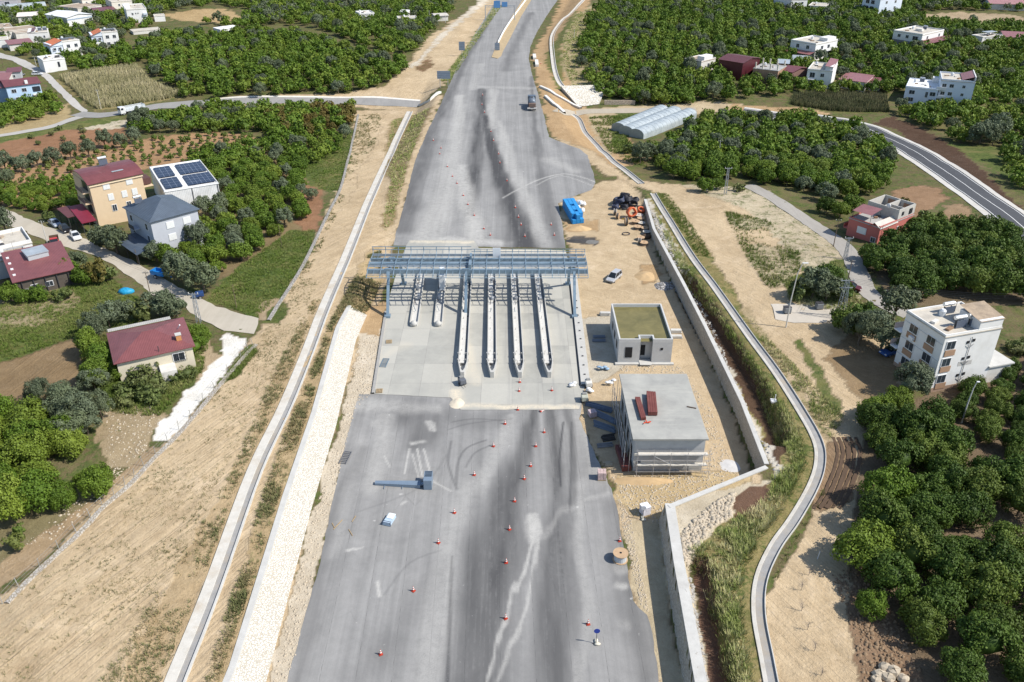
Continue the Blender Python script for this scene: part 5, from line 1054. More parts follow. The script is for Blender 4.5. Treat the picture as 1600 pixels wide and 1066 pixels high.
# formwork, planks and sheets lying in the shade
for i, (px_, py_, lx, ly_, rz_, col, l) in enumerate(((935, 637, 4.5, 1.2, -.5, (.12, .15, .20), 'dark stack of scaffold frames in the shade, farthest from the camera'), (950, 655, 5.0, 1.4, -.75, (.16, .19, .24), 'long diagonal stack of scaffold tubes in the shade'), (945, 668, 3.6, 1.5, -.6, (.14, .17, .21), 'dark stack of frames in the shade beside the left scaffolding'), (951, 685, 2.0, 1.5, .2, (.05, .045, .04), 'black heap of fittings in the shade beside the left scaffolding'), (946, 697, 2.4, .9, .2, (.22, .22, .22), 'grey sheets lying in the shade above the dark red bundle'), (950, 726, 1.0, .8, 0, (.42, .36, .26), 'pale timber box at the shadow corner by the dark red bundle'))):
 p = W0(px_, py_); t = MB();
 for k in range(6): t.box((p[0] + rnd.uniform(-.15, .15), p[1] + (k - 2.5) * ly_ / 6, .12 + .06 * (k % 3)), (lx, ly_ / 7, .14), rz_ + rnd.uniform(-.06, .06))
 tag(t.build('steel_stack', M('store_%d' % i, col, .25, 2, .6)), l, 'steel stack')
for i, (px_, py_, n, l) in enumerate(((945, 493, 4, 'flat stack of grey slabs left of the small concrete building'), (1056, 520, 4, 'stack of grey beams right of the small concrete building, the farther'), (1057, 528, 3, 'stack of grey beams right of the small concrete building, the nearer'))):
 p = W0(px_, py_); mb = MB()
 for k in range(n): mb.box((p[0] + rnd.uniform(-.1, .1), p[1], .12 + k * .16), (1.9, .75, .14), rnd.uniform(-.05, .05))
 tag(mb.build('slab_stack', CONCL), l, 'slab stack')
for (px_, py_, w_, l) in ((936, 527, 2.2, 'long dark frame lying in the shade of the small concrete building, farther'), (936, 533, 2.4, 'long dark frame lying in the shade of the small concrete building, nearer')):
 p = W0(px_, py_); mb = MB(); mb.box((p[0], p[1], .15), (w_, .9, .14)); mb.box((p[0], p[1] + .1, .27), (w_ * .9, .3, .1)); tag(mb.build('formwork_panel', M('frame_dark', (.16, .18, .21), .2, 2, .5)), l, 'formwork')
# debris and loose stones
def scatter_rocks(name, label, poly_px, n, smin, smax, mat, seed, z=None, kind='stuff'):
 rnd = np.random.default_rng(seed); w = TL(poly_px) if z is None else wl(poly_px); P = np.array([q[:2] for q in w]); lo, hi = P.min(0), P.max(0)
 pts = rnd.uniform(lo, hi, (n * 4, 2)); pts = pts[inpoly(pts[:, 0], pts[:, 1], w)][:n]; m_ = len(pts)
 base = np.array([(-1, -1, -.6), (1, -1, -.6), (1, 1, -.6), (-1, 1, -.6), (-.7, -.7, .7), (.75, -.65, .6), (.6, .75, .8), (-.65, .6, .65)]); fc = np.array([(4, 5, 6, 7), (0, 1, 5, 4), (1, 2, 6, 5), (2, 3, 7, 6), (3, 0, 4, 7)])
 s = smin + (smax - smin) * rnd.random(m_) ** 2.2; a = rnd.uniform(0, 6.28, m_); V = base[None] * rnd.uniform(.6, 1.25, (m_, 8, 3)) * s[:, None, None] * np.array([1, .8, .6])
 ca, sa = np.cos(a)[:, None], np.sin(a)[:, None]; X = V[:, :, 0] * ca - V[:, :, 1] * sa + pts[:, 0, None]; Y = V[:, :, 0] * sa + V[:, :, 1] * ca + pts[:, 1, None]
 Z = V[:, :, 2] + hgt(pts[:, 0], pts[:, 1])[:, None] + s[:, None] * .3
 F = (fc[None] + 8 * np.arange(m_)[:, None, None]).reshape(-1, 4); o = npmesh(name, np.stack([X, Y, Z], 2).reshape(-1, 3), F, mat)
 return tag(o, label, 'stones', kind=kind)
RK = M('pale_rock', (.44, .375, .285), .22, 1.5, .9); RK2 = M('grey_rock', (.36, .345, .32), .25, 1.5, .9)
scatter_rocks('loose_stones', 'pale broken stones heaped behind the short retaining wall', [(1062, 838), (1110, 790), (1150, 770), (1140, 810), (1108, 828), (1078, 880), (1068, 880)], 900, .10, .34, RK, 1)
scatter_rocks('loose_stones', 'grey stones strewn behind the top of the long retaining wall', [(1012, 322), (1036, 352), (1118, 520), (1216, 730), (1206, 738), (1104, 525), (1040, 400)], 900, .07, .3, RK2, 2)
scatter_rocks('loose_stones', 'stones on the strip behind the near end of the short retaining wall', [(1068, 900), (1080, 900), (1110, 1090), (1092, 1090)], 420, .08, .3, RK2, 3)
scatter_rocks('loose_stones', 'stony rubble between the pale pitching and the left asphalt edge', [(560, 532), (600, 520), (585, 610), (556, 640), (530, 740), (500, 850), (450, 1080), (422, 1080), (492, 800), (532, 665)], 2600, .03, .16, RK, 4)
scatter_rocks('loose_stones', 'stony edge along the right side of the near asphalt', [(962, 770), (985, 810), (1002, 900), (1015, 960), (1000, 945), (985, 880), (972, 820)], 900, .03, .13, RK, 5)
scatter_rocks('loose_stones', 'gravel and rubble around the scaffolded building', [(968, 572), (1060, 572), (1110, 640), (1150, 740), (1040, 800), (985, 800), (955, 745), (1100, 742), (1110, 690), (1075, 585), (966, 582)], 2600, .03, .16, RK, 6)
scatter_rocks('loose_stones', 'stones on the slope left of the red roofed bungalow strip', [(165, 640), (235, 630), (255, 655), (235, 700), (150, 790), (60, 860), (40, 850), (170, 735)], 700, .04, .17, RK, 7)
scatter_rocks('loose_stones', 'clods on the dark ploughed strip beside the winding channel', [(1330, 880), (1400, 960), (1450, 1080), (1350, 1080), (1330, 980), (1300, 900)], 900, .05, .25, M('clod', (.23, .16, .10), .25, 2, .95), 8)
for i, (px_, py_, s, l) in enumerate(((1382, 1046, .75, 'big pale boulder at the back of the boulder group near the bottom edge'), (1394, 1054, .8, 'big pale boulder at the right of the boulder group near the bottom edge'), (1373, 1056, .65, 'big pale boulder at the left of the boulder group near the bottom edge'), (1386, 1062, .7, 'big pale boulder at the front of the boulder group near the bottom edge'), (1409, 1063, .6, 'pale boulder lying apart at the right of the boulder group'), (1368, 1064, .55, 'pale boulder lying apart at the left front of the boulder group'))):
 p = T(px_, py_); mb = MB(); mb.ell((p[0], p[1], p[2] + s * .35), (s * 1.1, s * .85, s * .75), 9, .35, rnd); tag(mb.build('boulder', RK), l, 'boulder', 'boulders near the bottom edge')
# ================================================================ HOUSES
FOOT = []                                             # building footprints, kept free of trees
FRM = M('window_frame_white', (.70, .70, .70), .06, 2, .5); GL = glass_mat()
WHT = M('white_render', (.72, .715, .70), .07, .8, .8, dirt=(.52, .50, .46), dscale=.5, damt=.35)
OFFW = M('off_white_render', (.62, .60, .56), .09, .8, .85, dirt=(.42, .40, .36), dscale=.5, damt=.45)
ROOFC = M('roof_screed', (.50, .46, .39), .15, .7, .9, dirt=(.24, .22, .20), dscale=.3, damt=.75)
MAROON = corr_mat('maroon_sheet', (.22, .075, .078)); PINKR = corr_mat('faded_red_sheet', (.35, .15, .145)); DARKR = corr_mat('dark_maroon_sheet', (.16, .055, .055))
TILE = corr_mat('orange_tile', (.55, .17, .075), .35, .8, 0.0); GREYR = corr_mat('slate_sheet', (.085, .11, .145), .3, .55, .1); ZINC = corr_mat('zinc_sheet', (.46, .50, .53), .3, .45, .35)
STEELW = corr_mat('white_sheet', (.74, .74, .73), .4, .5, .05); RUST = M('rusty_flat_roof', (.36, .29, .22), .2, .6, .9, dirt=(.17, .12, .09), dscale=.4, damt=.8)
BLKJ = M('junk_brown', (.25, .16, .10), .3, 2, .9)
def place(A, B, Cc, H, zg=None):
 z = 0.0
 for _ in range(4):
  a = W0(A[0], A[1], z + H); z = hz(a[0], a[1]) if zg is None else zg
 a, b, c = (np.array(W0(p[0], p[1], z + H)[:2]) for p in (A, B, Cc))
 ex = b - a; w = float(np.linalg.norm(ex)); ex /= w; ey = np.array((-ex[1], ex[0])); d = float(np.dot(c - b, ey))
 return (float(a[0]), float(a[1]), z), math.atan2(ex[1], ex[0]), w, max(2.0, d)
def win(t, face, u, z, w, h, W, D, frame=FRM, glass=GL, name='window'):
 e = .05
 if face == 'f': c, s, ps, pc = (u, -.03, z), (w, .14, h), (w - .18, .05, h - .18), (u, -.09, z)
 elif face == 'b': c, s, ps, pc = (u, D + .03, z), (w, .14, h), (w - .18, .05, h - .18), (u, D + .09, z)
 elif face == 'l': c, s, ps, pc = (-.03, u, z), (.14, w, h), (.05, w - .18, h - .18), (-.09, u, z)
 else: c, s, ps, pc = (W + .03, u, z), (.14, w, h), (.05, w - .18, h - .18), (W + .09, u, z)
 o = MB().box(c, s).build(name, frame, t)
 mb = MB()
 if w > .8:
  ax = 0 if face in 'fb' else 1
  for k in (-.25, .25):
   q = list(pc); q[ax] += k * (w - .14); r = list(ps); r[ax] = r[ax] / 2 - .04; mb.box(q, r)
 else: mb.box(pc, ps)
 mb.build('pane', glass, o); return o
def heater(t, x, y, z, rz=0.0, s=1.0, n=1):
 st = M('tank_steel', (.62, .64, .66), .08, 2, .3, .5)
 for k in range(n):
  o = MB().box((x + k * 2.2 * s, y + .1, z + .55 * s), (1.7 * s, .07, 1.1 * s)).build('solar_heater', M('collector', (.10, .12, .16), .1, 2, .25), t)
  mb = MB().lathe([(.3 * s, -.85 * s), (.3 * s, .85 * s)], (x + k * 2.2 * s, y + .55 * s, z + 1.35 * s), 12, 'x'); mb.build('tank', st, o)
  mb = MB()
  for q in (-.6, .6): mb.box((x + k * 2.2 * s + q * s, y + .5, z + .5), (.06, .5, 1.0))
  mb.build('stand', DPIPE, o)
def house(name, label, A, B, Cc, H, wall=WHT, roof='flat', rmat=None, zg=None, wins=(), over=.0, par=.35, rh=1.6, cat='house', extra=None, depth=None, glass=GL, base=None):
 loc, rz, W, D = place(A, B, Cc, H, zg); D = depth or D
 t = thing(name, label, cat, loc, rz); FOOT.append((loc[0], loc[1], rz, W, D))
 MB().box((W / 2, D / 2, H / 2 - .6), (W - 2 * over, D - 2 * over, H + 1.2 - .02)).build('wall', wall, t)
 rmat = rmat or ROOFC
 if roof == 'flat':
  r = MB().box((W / 2, D / 2, H + .06), (W + .24, D + .24, .16)).build('roof', rmat, t)
  if par:
   mb = MB(); p_ = .18
   for c, s in (((W / 2, p_ / 2, 0), (W, p_, par)), ((W / 2, D - p_ / 2, 0), (W, p_, par)), ((p_ / 2, D / 2, 0), (p_, D - 2 * p_, par)), ((W - p_ / 2, D / 2, 0), (p_, D - 2 * p_, par))): mb.box((c[0], c[1], H + .14 + par / 2), s)
   mb.build('parapet', wall, t)
 else:
  o_ = .45; x0, x1, y0, y1 = -o_, W + o_, -o_, D + o_; cx, cy = W / 2, D / 2; mb = MB(); th = .12
  if roof == 'gablex': P_ = [(x0, y0, H), (x1, y0, H), (x1, y1, H), (x0, y1, H), (x0, cy, H + rh), (x1, cy, H + rh)]; F_ = [(0, 1, 5, 4), (2, 3, 4, 5)]
  elif roof == 'gabley': P_ = [(x0, y0, H), (x1, y0, H), (x1, y1, H), (x0, y1, H), (cx, y0, H + rh), (cx, y1, H + rh)]; F_ = [(0, 4, 5, 3), (1, 2, 5, 4)]
  elif roof == 'hip': k = min(W, D) * .5; P_ = [(x0, y0, H), (x1, y0, H), (x1, y1, H), (x0, y1, H), (x0 + k, cy, H + rh), (x1 - k, cy, H + rh)] if W >= D else [(x0, y0, H), (x1, y0, H), (x1, y1, H), (x0, y1, H), (cx, y0 + k, H + rh), (cx, y1 - k, H + rh)]; F_ = [(0, 1, 5, 4), (2, 3, 4, 5), (1, 2, 5), (3, 0, 4)] if W >= D else [(0, 1, 4), (2, 3, 5), (1, 2, 5, 4), (3, 0, 4, 5)]
  elif roof == 'shedf': P_ = [(x0, y0, H), (x1, y0, H), (x1, y1, H + rh), (x0, y1, H + rh)]; F_ = [(0, 1, 2, 3)]
  elif roof == 'shedr': P_ = [(x0, y0, H + rh), (x1, y0, H), (x1, y1, H), (x0, y1, H + rh)]; F_ = [(0, 1, 2, 3)]
  elif roof == 'archy':
   n = 8; P_ = []; F_ = []
   for k in range(n + 1):
    q_ = 2 * k / n - 1; yy = cy + (cy + o_) * q_; zz = H + .15 + rh * (1 - abs(q_) ** 2.2); P_ += [(x0, yy, zz), (x1, yy, zz)]
   F_ = [(2 * k, 2 * k + 1, 2 * k + 3, 2 * k + 2) for k in range(n)]
  mb.add(P_, F_)
  r = mb.build('roof', rmat, t); so = r.modifiers.new('thick', 'SOLIDIFY'); so.thickness = th; so.offset = 1
  if roof.startswith('gable') or roof.startswith('shed') or roof == 'archy':     # end walls up to the roof
   g_ = MB(); e = .02
   if roof == 'gablex': g_.add([(e, 0, H - .05), (e, D, H - .05), (e, cy, H + rh * .97), (W - e, 0, H - .05), (W - e, D, H - .05), (W - e, cy, H + rh * .97)], [(0, 1, 2), (3, 5, 4)])
   elif roof == 'gabley': g_.add([(0, e, H - .05), (W, e, H - .05), (cx, e, H + rh * .97), (0, D - e, H - .05), (W, D - e, H - .05), (cx, D - e, H + rh * .97)], [(0, 2, 1), (3, 4, 5)])
   elif roof == 'shedf': g_.add([(e, 0, H), (e, D, H), (e, D, H + rh * .96), (W - e, 0, H), (W - e, D, H), (W - e, D, H + rh * .96), (0, D - e, H), (W, D - e, H), (W, D - e, H + rh * .96), (0, D - e, H + rh * .96)], [(0, 1, 2), (3, 5, 4), (6, 7, 8, 9)])
   elif roof == 'shedr': g_.add([(0, e, H), (W, e, H), (0, e, H + rh * .96), (0, D - e, H), (W, D - e, H), (0, D - e, H + rh * .96), (e, 0, H), (e, D, H), (e, D, H + rh * .96), (e, 0, H + rh * .96)], [(0, 1, 2), (3, 5, 4), (6, 7, 8, 9)])
   else:
    for xx in (.02, W - .02): g_.add([(xx, cy + cy * (k / 4 - 1), H + .1 + rh * .97 * (1 - abs(k / 4 - 1) ** 2.2)) for k in range(9)], [tuple(range(9))])
   for q_ in g_.f: MB().add([g_.v[i] for i in q_], [tuple(range(len(q_)))]).build('gable_wall', wall, t)
 for sp in wins:
  face, us, zs, ww, hh = sp[:5]; L = W if face in 'fb' else D
  for z in zs:
   for u in us: win(t, face, u * L, z, ww, hh, W, D, glass=sp[5] if len(sp) > 5 else glass)
 if roof == 'flat' and cat in ('house', 'apartment block') and W > 5 and D > 4:
  q_ = random.Random(int(W * 97 + D * 31)); wx, wy = W * q_.uniform(.2, .45), D * q_.uniform(.55, .8)
  MB().lathe([(.5, 0), (.52, .9), (.3, 1.15)], (wx, wy, H + .14), 12).build('water_tank', M('tank_plastic', (.62, .64, .66), .1, 2, .5), t)
  MB().tube([(W * .7, D * .75, H), (W * .7, D * .75, H + 2.2), (W * .7 + .7, D * .75, H + 2.2)], .03, 4).build('aerial', DPIPE, t)
  for k in range(4): MB().box((W * q_.uniform(.15, .85), D * q_.uniform(.2, .85), H + .3), (q_.uniform(.4, 1.6), q_.uniform(.3, .9), q_.uniform(.2, .5)), q_.uniform(0, 1)).build('roof_junk', (RUST, DPIPE, BLKJ, OFFW)[k], t)
 if base: MB().box((W / 2, D / 2, base[0] / 2 - .5), (W + .08, D + .08, base[0] + 1.0)).build('base_storey', base[1], t)
 if extra: extra(t, W, D, H)
 return t
def slab(t, name, c, s, mat, ty=0): return MB().box(c, s).build(name, mat, t)
BLIND = M('white_shutter', (.66, .67, .66), .06, 2, .5); WD = M('brown_panel', (.36, .23, .15), .12, 1, .8)
DKW = M('dark_window', (.03, .035, .045), .2, 1, .3)
# --- grey house with the dark hipped roof
def ex(t, W, D, H):
 heater(t, 2.0, D - 3.2, H + 1.3, s=1.0, n=1);
 for u in (.35, .72): MB().box((W * u, -.04, 1.1), (1.3, .16, .45)).build('window', VOID, t)
 cp = MB(); z0 = 3.3; x0 = -4.8
 cp.add([(x0, -1.4, z0 - .6), (-.1, -1.4, z0 - .1), (-.1, D - 3, z0 + .1), (x0, D - 3, z0 - .3), (x0 + 2.2, -1.6, z0 + .2)], [(0, 1, 4), (1, 2, 3, 4), (4, 3, 0)])
 cp.build('canopy', GREYR, t)
 for x, y in ((x0 + .2, -1.2), (x0 + .2, D - 3.3), (x0 + .2, D / 2 - 2)): MB().tube([(x, y, -.3), (x, y, z0 - .5)], .06, 5).build('post', DPIPE, t)
 for z in (3.6, 6.3):
  MB().box((-.7, D * .62, z - 1.25), (1.4, 2.6, .15)).build('balcony', M('grey_render', (.42, .44, .48), .06, .8, .8), t)
  MB().box((-1.36, D * .62, z - .75), (.08, 2.6, .9)).build('balcony_rail', DPIPE, t)
house('grey_house', 'grey two-storey house with a dark slate-coloured hipped roof', (235, 347.5), (308, 327.5), (279, 303), 8.3, M('grey_render', (.42, .44, .48), .06, .8, .8), 'hip', GREYR, wins=[('f', (.38, .74), (6.6, 3.9), 1.7, 1.5, BLIND), ('l', (.2, .8), (6.6, 3.9), 1.2, 1.5)], rh=2.6, extra=ex)
# --- yellow building
YEL = M('yellow_render', (.60, .465, .31), .06, .8, .8, dirt=(.52, .36, .22), damt=.3)
def ex(t, W, D, H):
 heater(t, W * .5, D * .55, H + 2.0, s=1.15);
 MB().box((W * .62, D * .22, H + 1.35), (2.6, 1.5, .08)).build('roof_patch', ZINC, t)
 for z in (2.6, 5.4, 8.0):
  MB().box((-.75, D * .30, z), (1.6, 5.2, .18)).build('balcony', YEL, t); MB().box((-1.5, D * .30, z + .6), (.06, 5.2, .9)).build('balcony_rail', M('dark_rail', (.10, .08, .09), .1, 2, .5), t)
  MB().box((-.03, D * .3, z + 1.1), (.12, 3.4, 1.9)).build('window', DKW, t)
 MB().box((W + 1.4, D * .35, 6.2), (2.8, 4.6, .2)).build('terrace', YEL, t); MB().box((W + 1.6, D * .35, 7.3), (2.2, 3.2, 1.5)).build('terrace_screen', M('dark_brown', (.10, .05, .045), .2, 2, .6), t)
 MB().box((W / 2, -.12, H - .3), (W + .3, .35, .25)).build('cornice', M('cornice_cream', (.74, .60, .42), .05, 1, .8), t)
house('apartment_house', 'yellow apartment house under a curved maroon metal roof', (139, 290), (221, 272.5), (199, 253), 10.0, YEL, 'archy', MAROON, wins=[('f', (.30, .74), (9.0,), 1.5, 1.5, BLIND), ('f', (.34, .60, .80), (6.3,), 1.25, 1.6, BLIND), ('f', (.36, .64, .82), (3.6,), 1.15, 1.6), ('f', (.72,), (1.0,), .8, .6)], rh=1.5, extra=ex, cat='apartment house')
# --- big white shed with solar panels
def ex(t, W, D, H):
 sp = M('solar_cells', (.018, .026, .055), .25, 2.5, .22); ln_ = M('panel_lines', (.22, .26, .34), .1, 2, .4)
 for x0, x1 in ((.05, .36), (.47, .97)):
  for y0, y1 in ((.05, .44), (.50, .92)):
   o = MB().box((W * (x0 + x1) / 2, D * (y0 + y1) / 2, H + .42), (W * (x1 - x0), D * (y1 - y0), .08)).build('solar_panel', sp, t); mb = MB()
   n = max(2, int(W * (x1 - x0) / 1.05))
   for k in range(1, n): mb.box((W * (x0 + (x1 - x0) * k / n), D * (y0 + y1) / 2, H + .467), (.06, D * (y1 - y0), .02))
   for k in range(1, 4): mb.box((W * (x0 + x1) / 2, D * (y0 + (y1 - y0) * k / 4), H + .469), (W * (x1 - x0), .06, .02))
   mb.build('cell_line', ln_, o)
 for k in (.5, .98): slab(t, 'downpipe', (W * k, -.08, H / 2), (.12, .1, H), DPIPE)
house('solar_shed', 'large white flat-roofed shed with four fields of dark solar panels', (257, 300.5), (341, 287), (298.5, 253.5), 6.0, STEELW, 'flat', M('white_membrane', (.76, .76, .75), .04, 1, .6), par=.25, cat='shed', extra=ex)
# --- red canopy beside the yellow house
def canopy(name, label, A, B, Cc, H, rmat, zg=None, posts=True, rh=.4):
 loc, rz, W, D = place(A, B, Cc, H, zg); t = thing(name, label, 'canopy', loc, rz); FOOT.append((loc[0], loc[1], rz, W, D))
 MB().add([(0, 0, H), (W, 0, H), (W, D, H + rh), (0, D, H + rh), (0, 0, H + .1), (W, 0, H + .1), (W, D, H + rh + .1), (0, D, H + rh + .1)], [(3, 2, 1, 0), (4, 5, 6, 7), (0, 1, 5, 4), (1, 2, 6, 5), (2, 3, 7, 6), (3, 0, 4, 7)]).build('roof', rmat, t)
 if posts:
  for x in (.15, W / 2, W - .15):
   for y in (.15, D - .15): MB().tube([(x, y, -.5), (x, y, H + .02)], .07, 5).build('post', DPIPE, t)
 return t
canopy('carport', 'maroon sheet carport roof beside the yellow apartment house, over the parked cars', (128, 350), (151, 345), (136, 322), 3.0, corr_mat('crimson_sheet', (.27, .03, .055)), rh=.7)
canopy('carport', 'dark maroon open carport left of the yellow apartment house', (106, 341), (126, 336), (137, 318), 3.2, DARKR, rh=.5)
# --- complex with the large red roof at the left edge
def ex(t, W, D, H):
 for k in range(4): MB().box((.35, D * (.2 + .2 * k), H + .35 + .25 * k), (.5, .7, .3)).build('roof_pipe', FRM, t)
 for k in range(5): MB().tube([(W * (.1 + .2 * k), -.2, -1), (W * (.1 + .2 * k), -.2, H)], .08, 5).build('post', DPIPE, t)
house('red_roof_house', 'long low building with a large faded red metal roof near the left edge', (23, 441), (113.5, 421), (88, 389), 3.2, M('open_front_shade', (.10, .085, .07), .25, 1, .9), 'shedf', corr_mat('brick_red_sheet', (.265, .095, .095)), rh=1.3, extra=ex, wins=[('f', (.3, .55), (1.4,), 1.4, 1.1)])  # dark wall colour stands for the shade inside an open carport
house('white_house', 'white flat-roofed house with tall parapet behind the large red roof', (-14, 394), (50, 380), (34, 360), 4.2, WHT, 'flat', par=.7)
house('roof_shelter', 'small grey roofed stair shelter on the edge of the large red roof', (43, 401), (75, 393), (65, 384), 5.4, M('grey_block', (.40, .42, .44), .1, 1, .8), 'flat', ZINC, par=0, cat='shelter')
canopy('carport', 'bright red sheet roof linking the white house and the large red roof', (58, 395), (86, 391), (80, 386), 3.9, corr_mat('bright_red_sheet', (.40, .06, .075)), rh=.3)
house('rough_house', 'grey flat-roofed block with junk on top left of the large red roof', (-14, 412), (42, 401), (30, 388), 3.6, M('grey_block', (.40, .42, .44), .1, 1, .8), 'flat', RUST, par=.3)
# --- red bungalow
def ex(t, W, D, H):
 o = MB().box((W * .86, D * .18, H + .9), (.8, .8, 1.5)).build('chimney', M('brick_orange', (.50, .24, .10), .15, 2, .8), t); MB().box((W * .86, D * .18, H + 1.72), (.95, .95, .14)).build('cap', CONCL, o)
 MB().tube([(W * .9, D * .55, H + .8), (W * .93, D * .5, H + 1.6)], .12, 6).build('flue', FRM, t); MB().tube([(W * .56, .2, H - .3), (W * .56, .1, H + 1.3)], .06, 5).build('vent_pipe', DPIPE, t)
 MB().box((W * .62, -1.3, .5), (2.4, 2.6, 1.9)).build('porch', OFFW, t)
 g_ = MB()
 for k in range(7): g_.box((W * .74 + k * .3, -.2, H - 1.4), (.04, .04, 1.5))
 for k in range(3): g_.box((W * .74 + .9, -.2, H - 2.0 + k * .6), (1.9, .04, .04))
 g_.build('window_grille', DPIPE, t)
 mb = MB(); mb.add([(-.2, D + .4, H + .25), (W * .86, D + .4, H + .25), (W * .86, D + 2.2, H - .05), (-.2, D + 2.2, H - .05)], [(0, 1, 2, 3)]); mb.build('rear_lean_to', corr_mat('fibre_cement', (.46, .44, .40), .3, .9, 0), t)
house('bungalow', 'bungalow with a broad red ribbed metal roof and a brick chimney', (182, 567.5), (300, 541), (287.5, 498), 3.6, M('cream_render', (.60, .54, .42), .1, .7, .85, dirt=(.42, .36, .27)), 'hip', corr_mat('brick_red_sheet', (.265, .095, .095)), rh=1.7, wins=[('f', (.80,), (2.3,), 1.9, 1.5)], extra=ex)
# --- white apartment block on the right
def ex(t, W, D, H):
 # A->B is the sunlit right-hand face; the shaded face is the left one
 for u in (.10,):
  for z in (1.2, 4.2, 7.1): MB().box((W * u + .55, -.06, z - .2), (1.9, .12, 1.0)).build('panel', WD, t)
 for u in (.30, .75):
  for z in (.8, 3.6, 6.6): MB().box((-.06, D * u, z), (.12, 2.0, 1.0)).build('panel', WD, t)
 MB().box((W - 2.2, 2.2, H + .95), (4.3, 4.3, 1.8)).build('stair_tower', WHT, t); MB().add([(W - 4.5, -.1, H + 1.75), (W + .1, -.1, H + 1.75), (W + .1, 4.6, H + 2.5), (W - 4.5, 4.6, H + 2.5)], [(0, 1, 2, 3)]).build('tower_roof', M('tower_tile', (.36, .28, .20), .3, 1, .9, dirt=(.16, .13, .1), damt=.8), t)
 heater(t, 4.2, 1.6, H + .2, s=1.15, n=2); heater(t, W - 4.5, D - 2.6, H + .2, s=1.1)
 MB().box((W + 2.2, 3.0, 1.3), (4.4, 6.0, 3.0)).build('annex', OFFW, t); MB().box((W + 2.3, 3.0, 2.9), (4.9, 6.6, .22)).build('annex_roof', CONCL, t)
 for z in (2.7, 5.6, 8.5): MB().box((-.02, D / 2, z), (.10, D, .07)).build('string_course', M('string_grey', (.50, .50, .50), .05, 1, .8), t)
 for u, z in ((.44, 8.3), (.54, 8.5), (.44, 5.4), (.54, 5.5), (.43, 2.4), (.54, 2.5)): MB().box((W * u, -.03, z), (.45, .12, .45)).build('window', VOID, t)
 pp = MB(); pp.tube([(W * .49, -.12, .3), (W * .49, -.12, H - .6)], .05, 5)
 for z in (2.2, 5.1, 8.1): pp.tube([(W * .49, -.12, z - .8), (W * .43, -.12, z - .2)], .04, 5); pp.tube([(W * .49, -.12, z - .8), (W * .55, -.12, z - .2)], .04, 5)
 pp.build('drain_pipe', M('pipe_grey', (.30, .30, .31), .1, 2, .6), t)
 st = MB()
 for z in (3.6, 6.6):
  st.prism([(W * .38, 0), (W * .62, 0), (W * .55, .01), (W * .5, .02)], 0, .01)
 MB().box((W * .50, -.012, 4.5), (2.6, .03, .8)).build('plaster_patch', M('bare_plaster', (.47, .455, .43), .2, 1.2, .9), t)
 for k in range(2): MB().box((-.3, D * (.42 + .28 * k), 2.0 + 4.6 * k), (.5, .9, .6)).build('air_conditioner', FRM, t)
 for z in (3.2, 6.2):
  MB().box((1.2, D + .7, z), (3.0, 1.5, .16)).build('balcony', WHT, t); MB().box((1.2, D + 1.42, z + .55), (3.0, .1, .95)).build('balcony_rail', M('rail_pink', (.55, .43, .38), .1, 1, .8), t)
house('apartment_block', 'white three-storey apartment block with brown window panels at the right', (1477.5, 528), (1565, 513), (1506, 474), 9.8, WHT, 'flat', ROOFC, par=.3, wins=[('f', (.135,), (2.3, 5.3, 8.3), 1.7, 1.5), ('l', (.28, .73), (2.0, 5.0, 8.0), 1.9, 1.5)], extra=ex, base=(.8, M('base_brown', (.34, .24, .18), .15, 1, .9)), cat='apartment block')
# --- red half-finished house
PINKW = M('salmon_render', (.46, .15, .125), .12, .7, .85, dirt=(.34, .11, .09)); BLK_ = M('raw_block', (.47, .45, .41), .1, 1.2, .9, dirt=(.34, .32, .29))
def ex(t, W, D, H):
 h2 = 2.5; y0 = D * .5; mb = MB()
 for c, s in (((W / 2, D - .12, 0), (W, .22, h2)), ((W / 2, y0, 0), (W, .22, h2)), ((.12, (y0 + D) / 2, 0), (.22, D - y0, h2)), ((W - .12, (y0 + D) / 2, 0), (.22, D - y0, h2)), ((W * .52, (y0 + D) / 2, 0), (.2, D - y0, h2)), ((W * .76, y0 + (D - y0) * .4, 0), (W * .48, .2, h2 * .8))): mb.box((c[0], c[1], H + .14 + h2 / 2), s)
 mb.build('upper_wall', BLK_, t)
 MB().box((W + .01, D * .86, H + 1.4), (.28, 1.1, 1.2)).build('window', VOID, t); MB().box((W + .01, D * .62, H + 1.5), (.28, .6, .8)).build('window', VOID, t)
 for u in (.25, .75): MB().box((W * u, D - .12, H + 1.5), (1.6, .3, 1.2)).build('window', M('view_through', (.33, .2, .13), .1, 1, .9), t)
 MB().add([(0, .6, H + 1.7), (W * .62, .6, H + 1.9), (W * .62, 4.6, H + 2.5), (0, 4.6, H + 2.3)], [(0, 1, 2, 3)]).build('terrace_roof', PINKR, t)
 for x in (.2, W * .6):
  for y in (.8, 4.4): MB().tube([(x, y, H), (x, y, H + 1.8)], .05, 5).build('post', DPIPE, t)
 MB().add([(W * .66, -.3, H - .2), (W * .82, -.3, H + .9), (W * .82, D * .55, H + .9), (W * .66, D * .55, H + .2)], [(0, 1, 2, 3)]).build('tile_roof', TILE, t)
 MB().add([(W * .82, -.3, H + .92), (W + .3, -.3, H - .1), (W + .3, D * .5, H - .1), (W * .82, D * .55, H + .92)], [(0, 1, 2, 3)]).build('sheet_roof', M('fibre_sheet', (.50, .47, .42), .15, 1, .9), t)
 MB().ell((W * .66, D * .48, H + 2.9), (.55, .2, .55), 12).build('satellite_dish', FRM, t, smooth=True)
 MB().box((-.7, 1.8, 1.3), (1.4, 2.2, .2)).build('balcony', PINKW, t); MB().box((-1.36, 1.8, 1.8), (.1, 2.2, .9)).build('balcony_rail', PINKW, t)
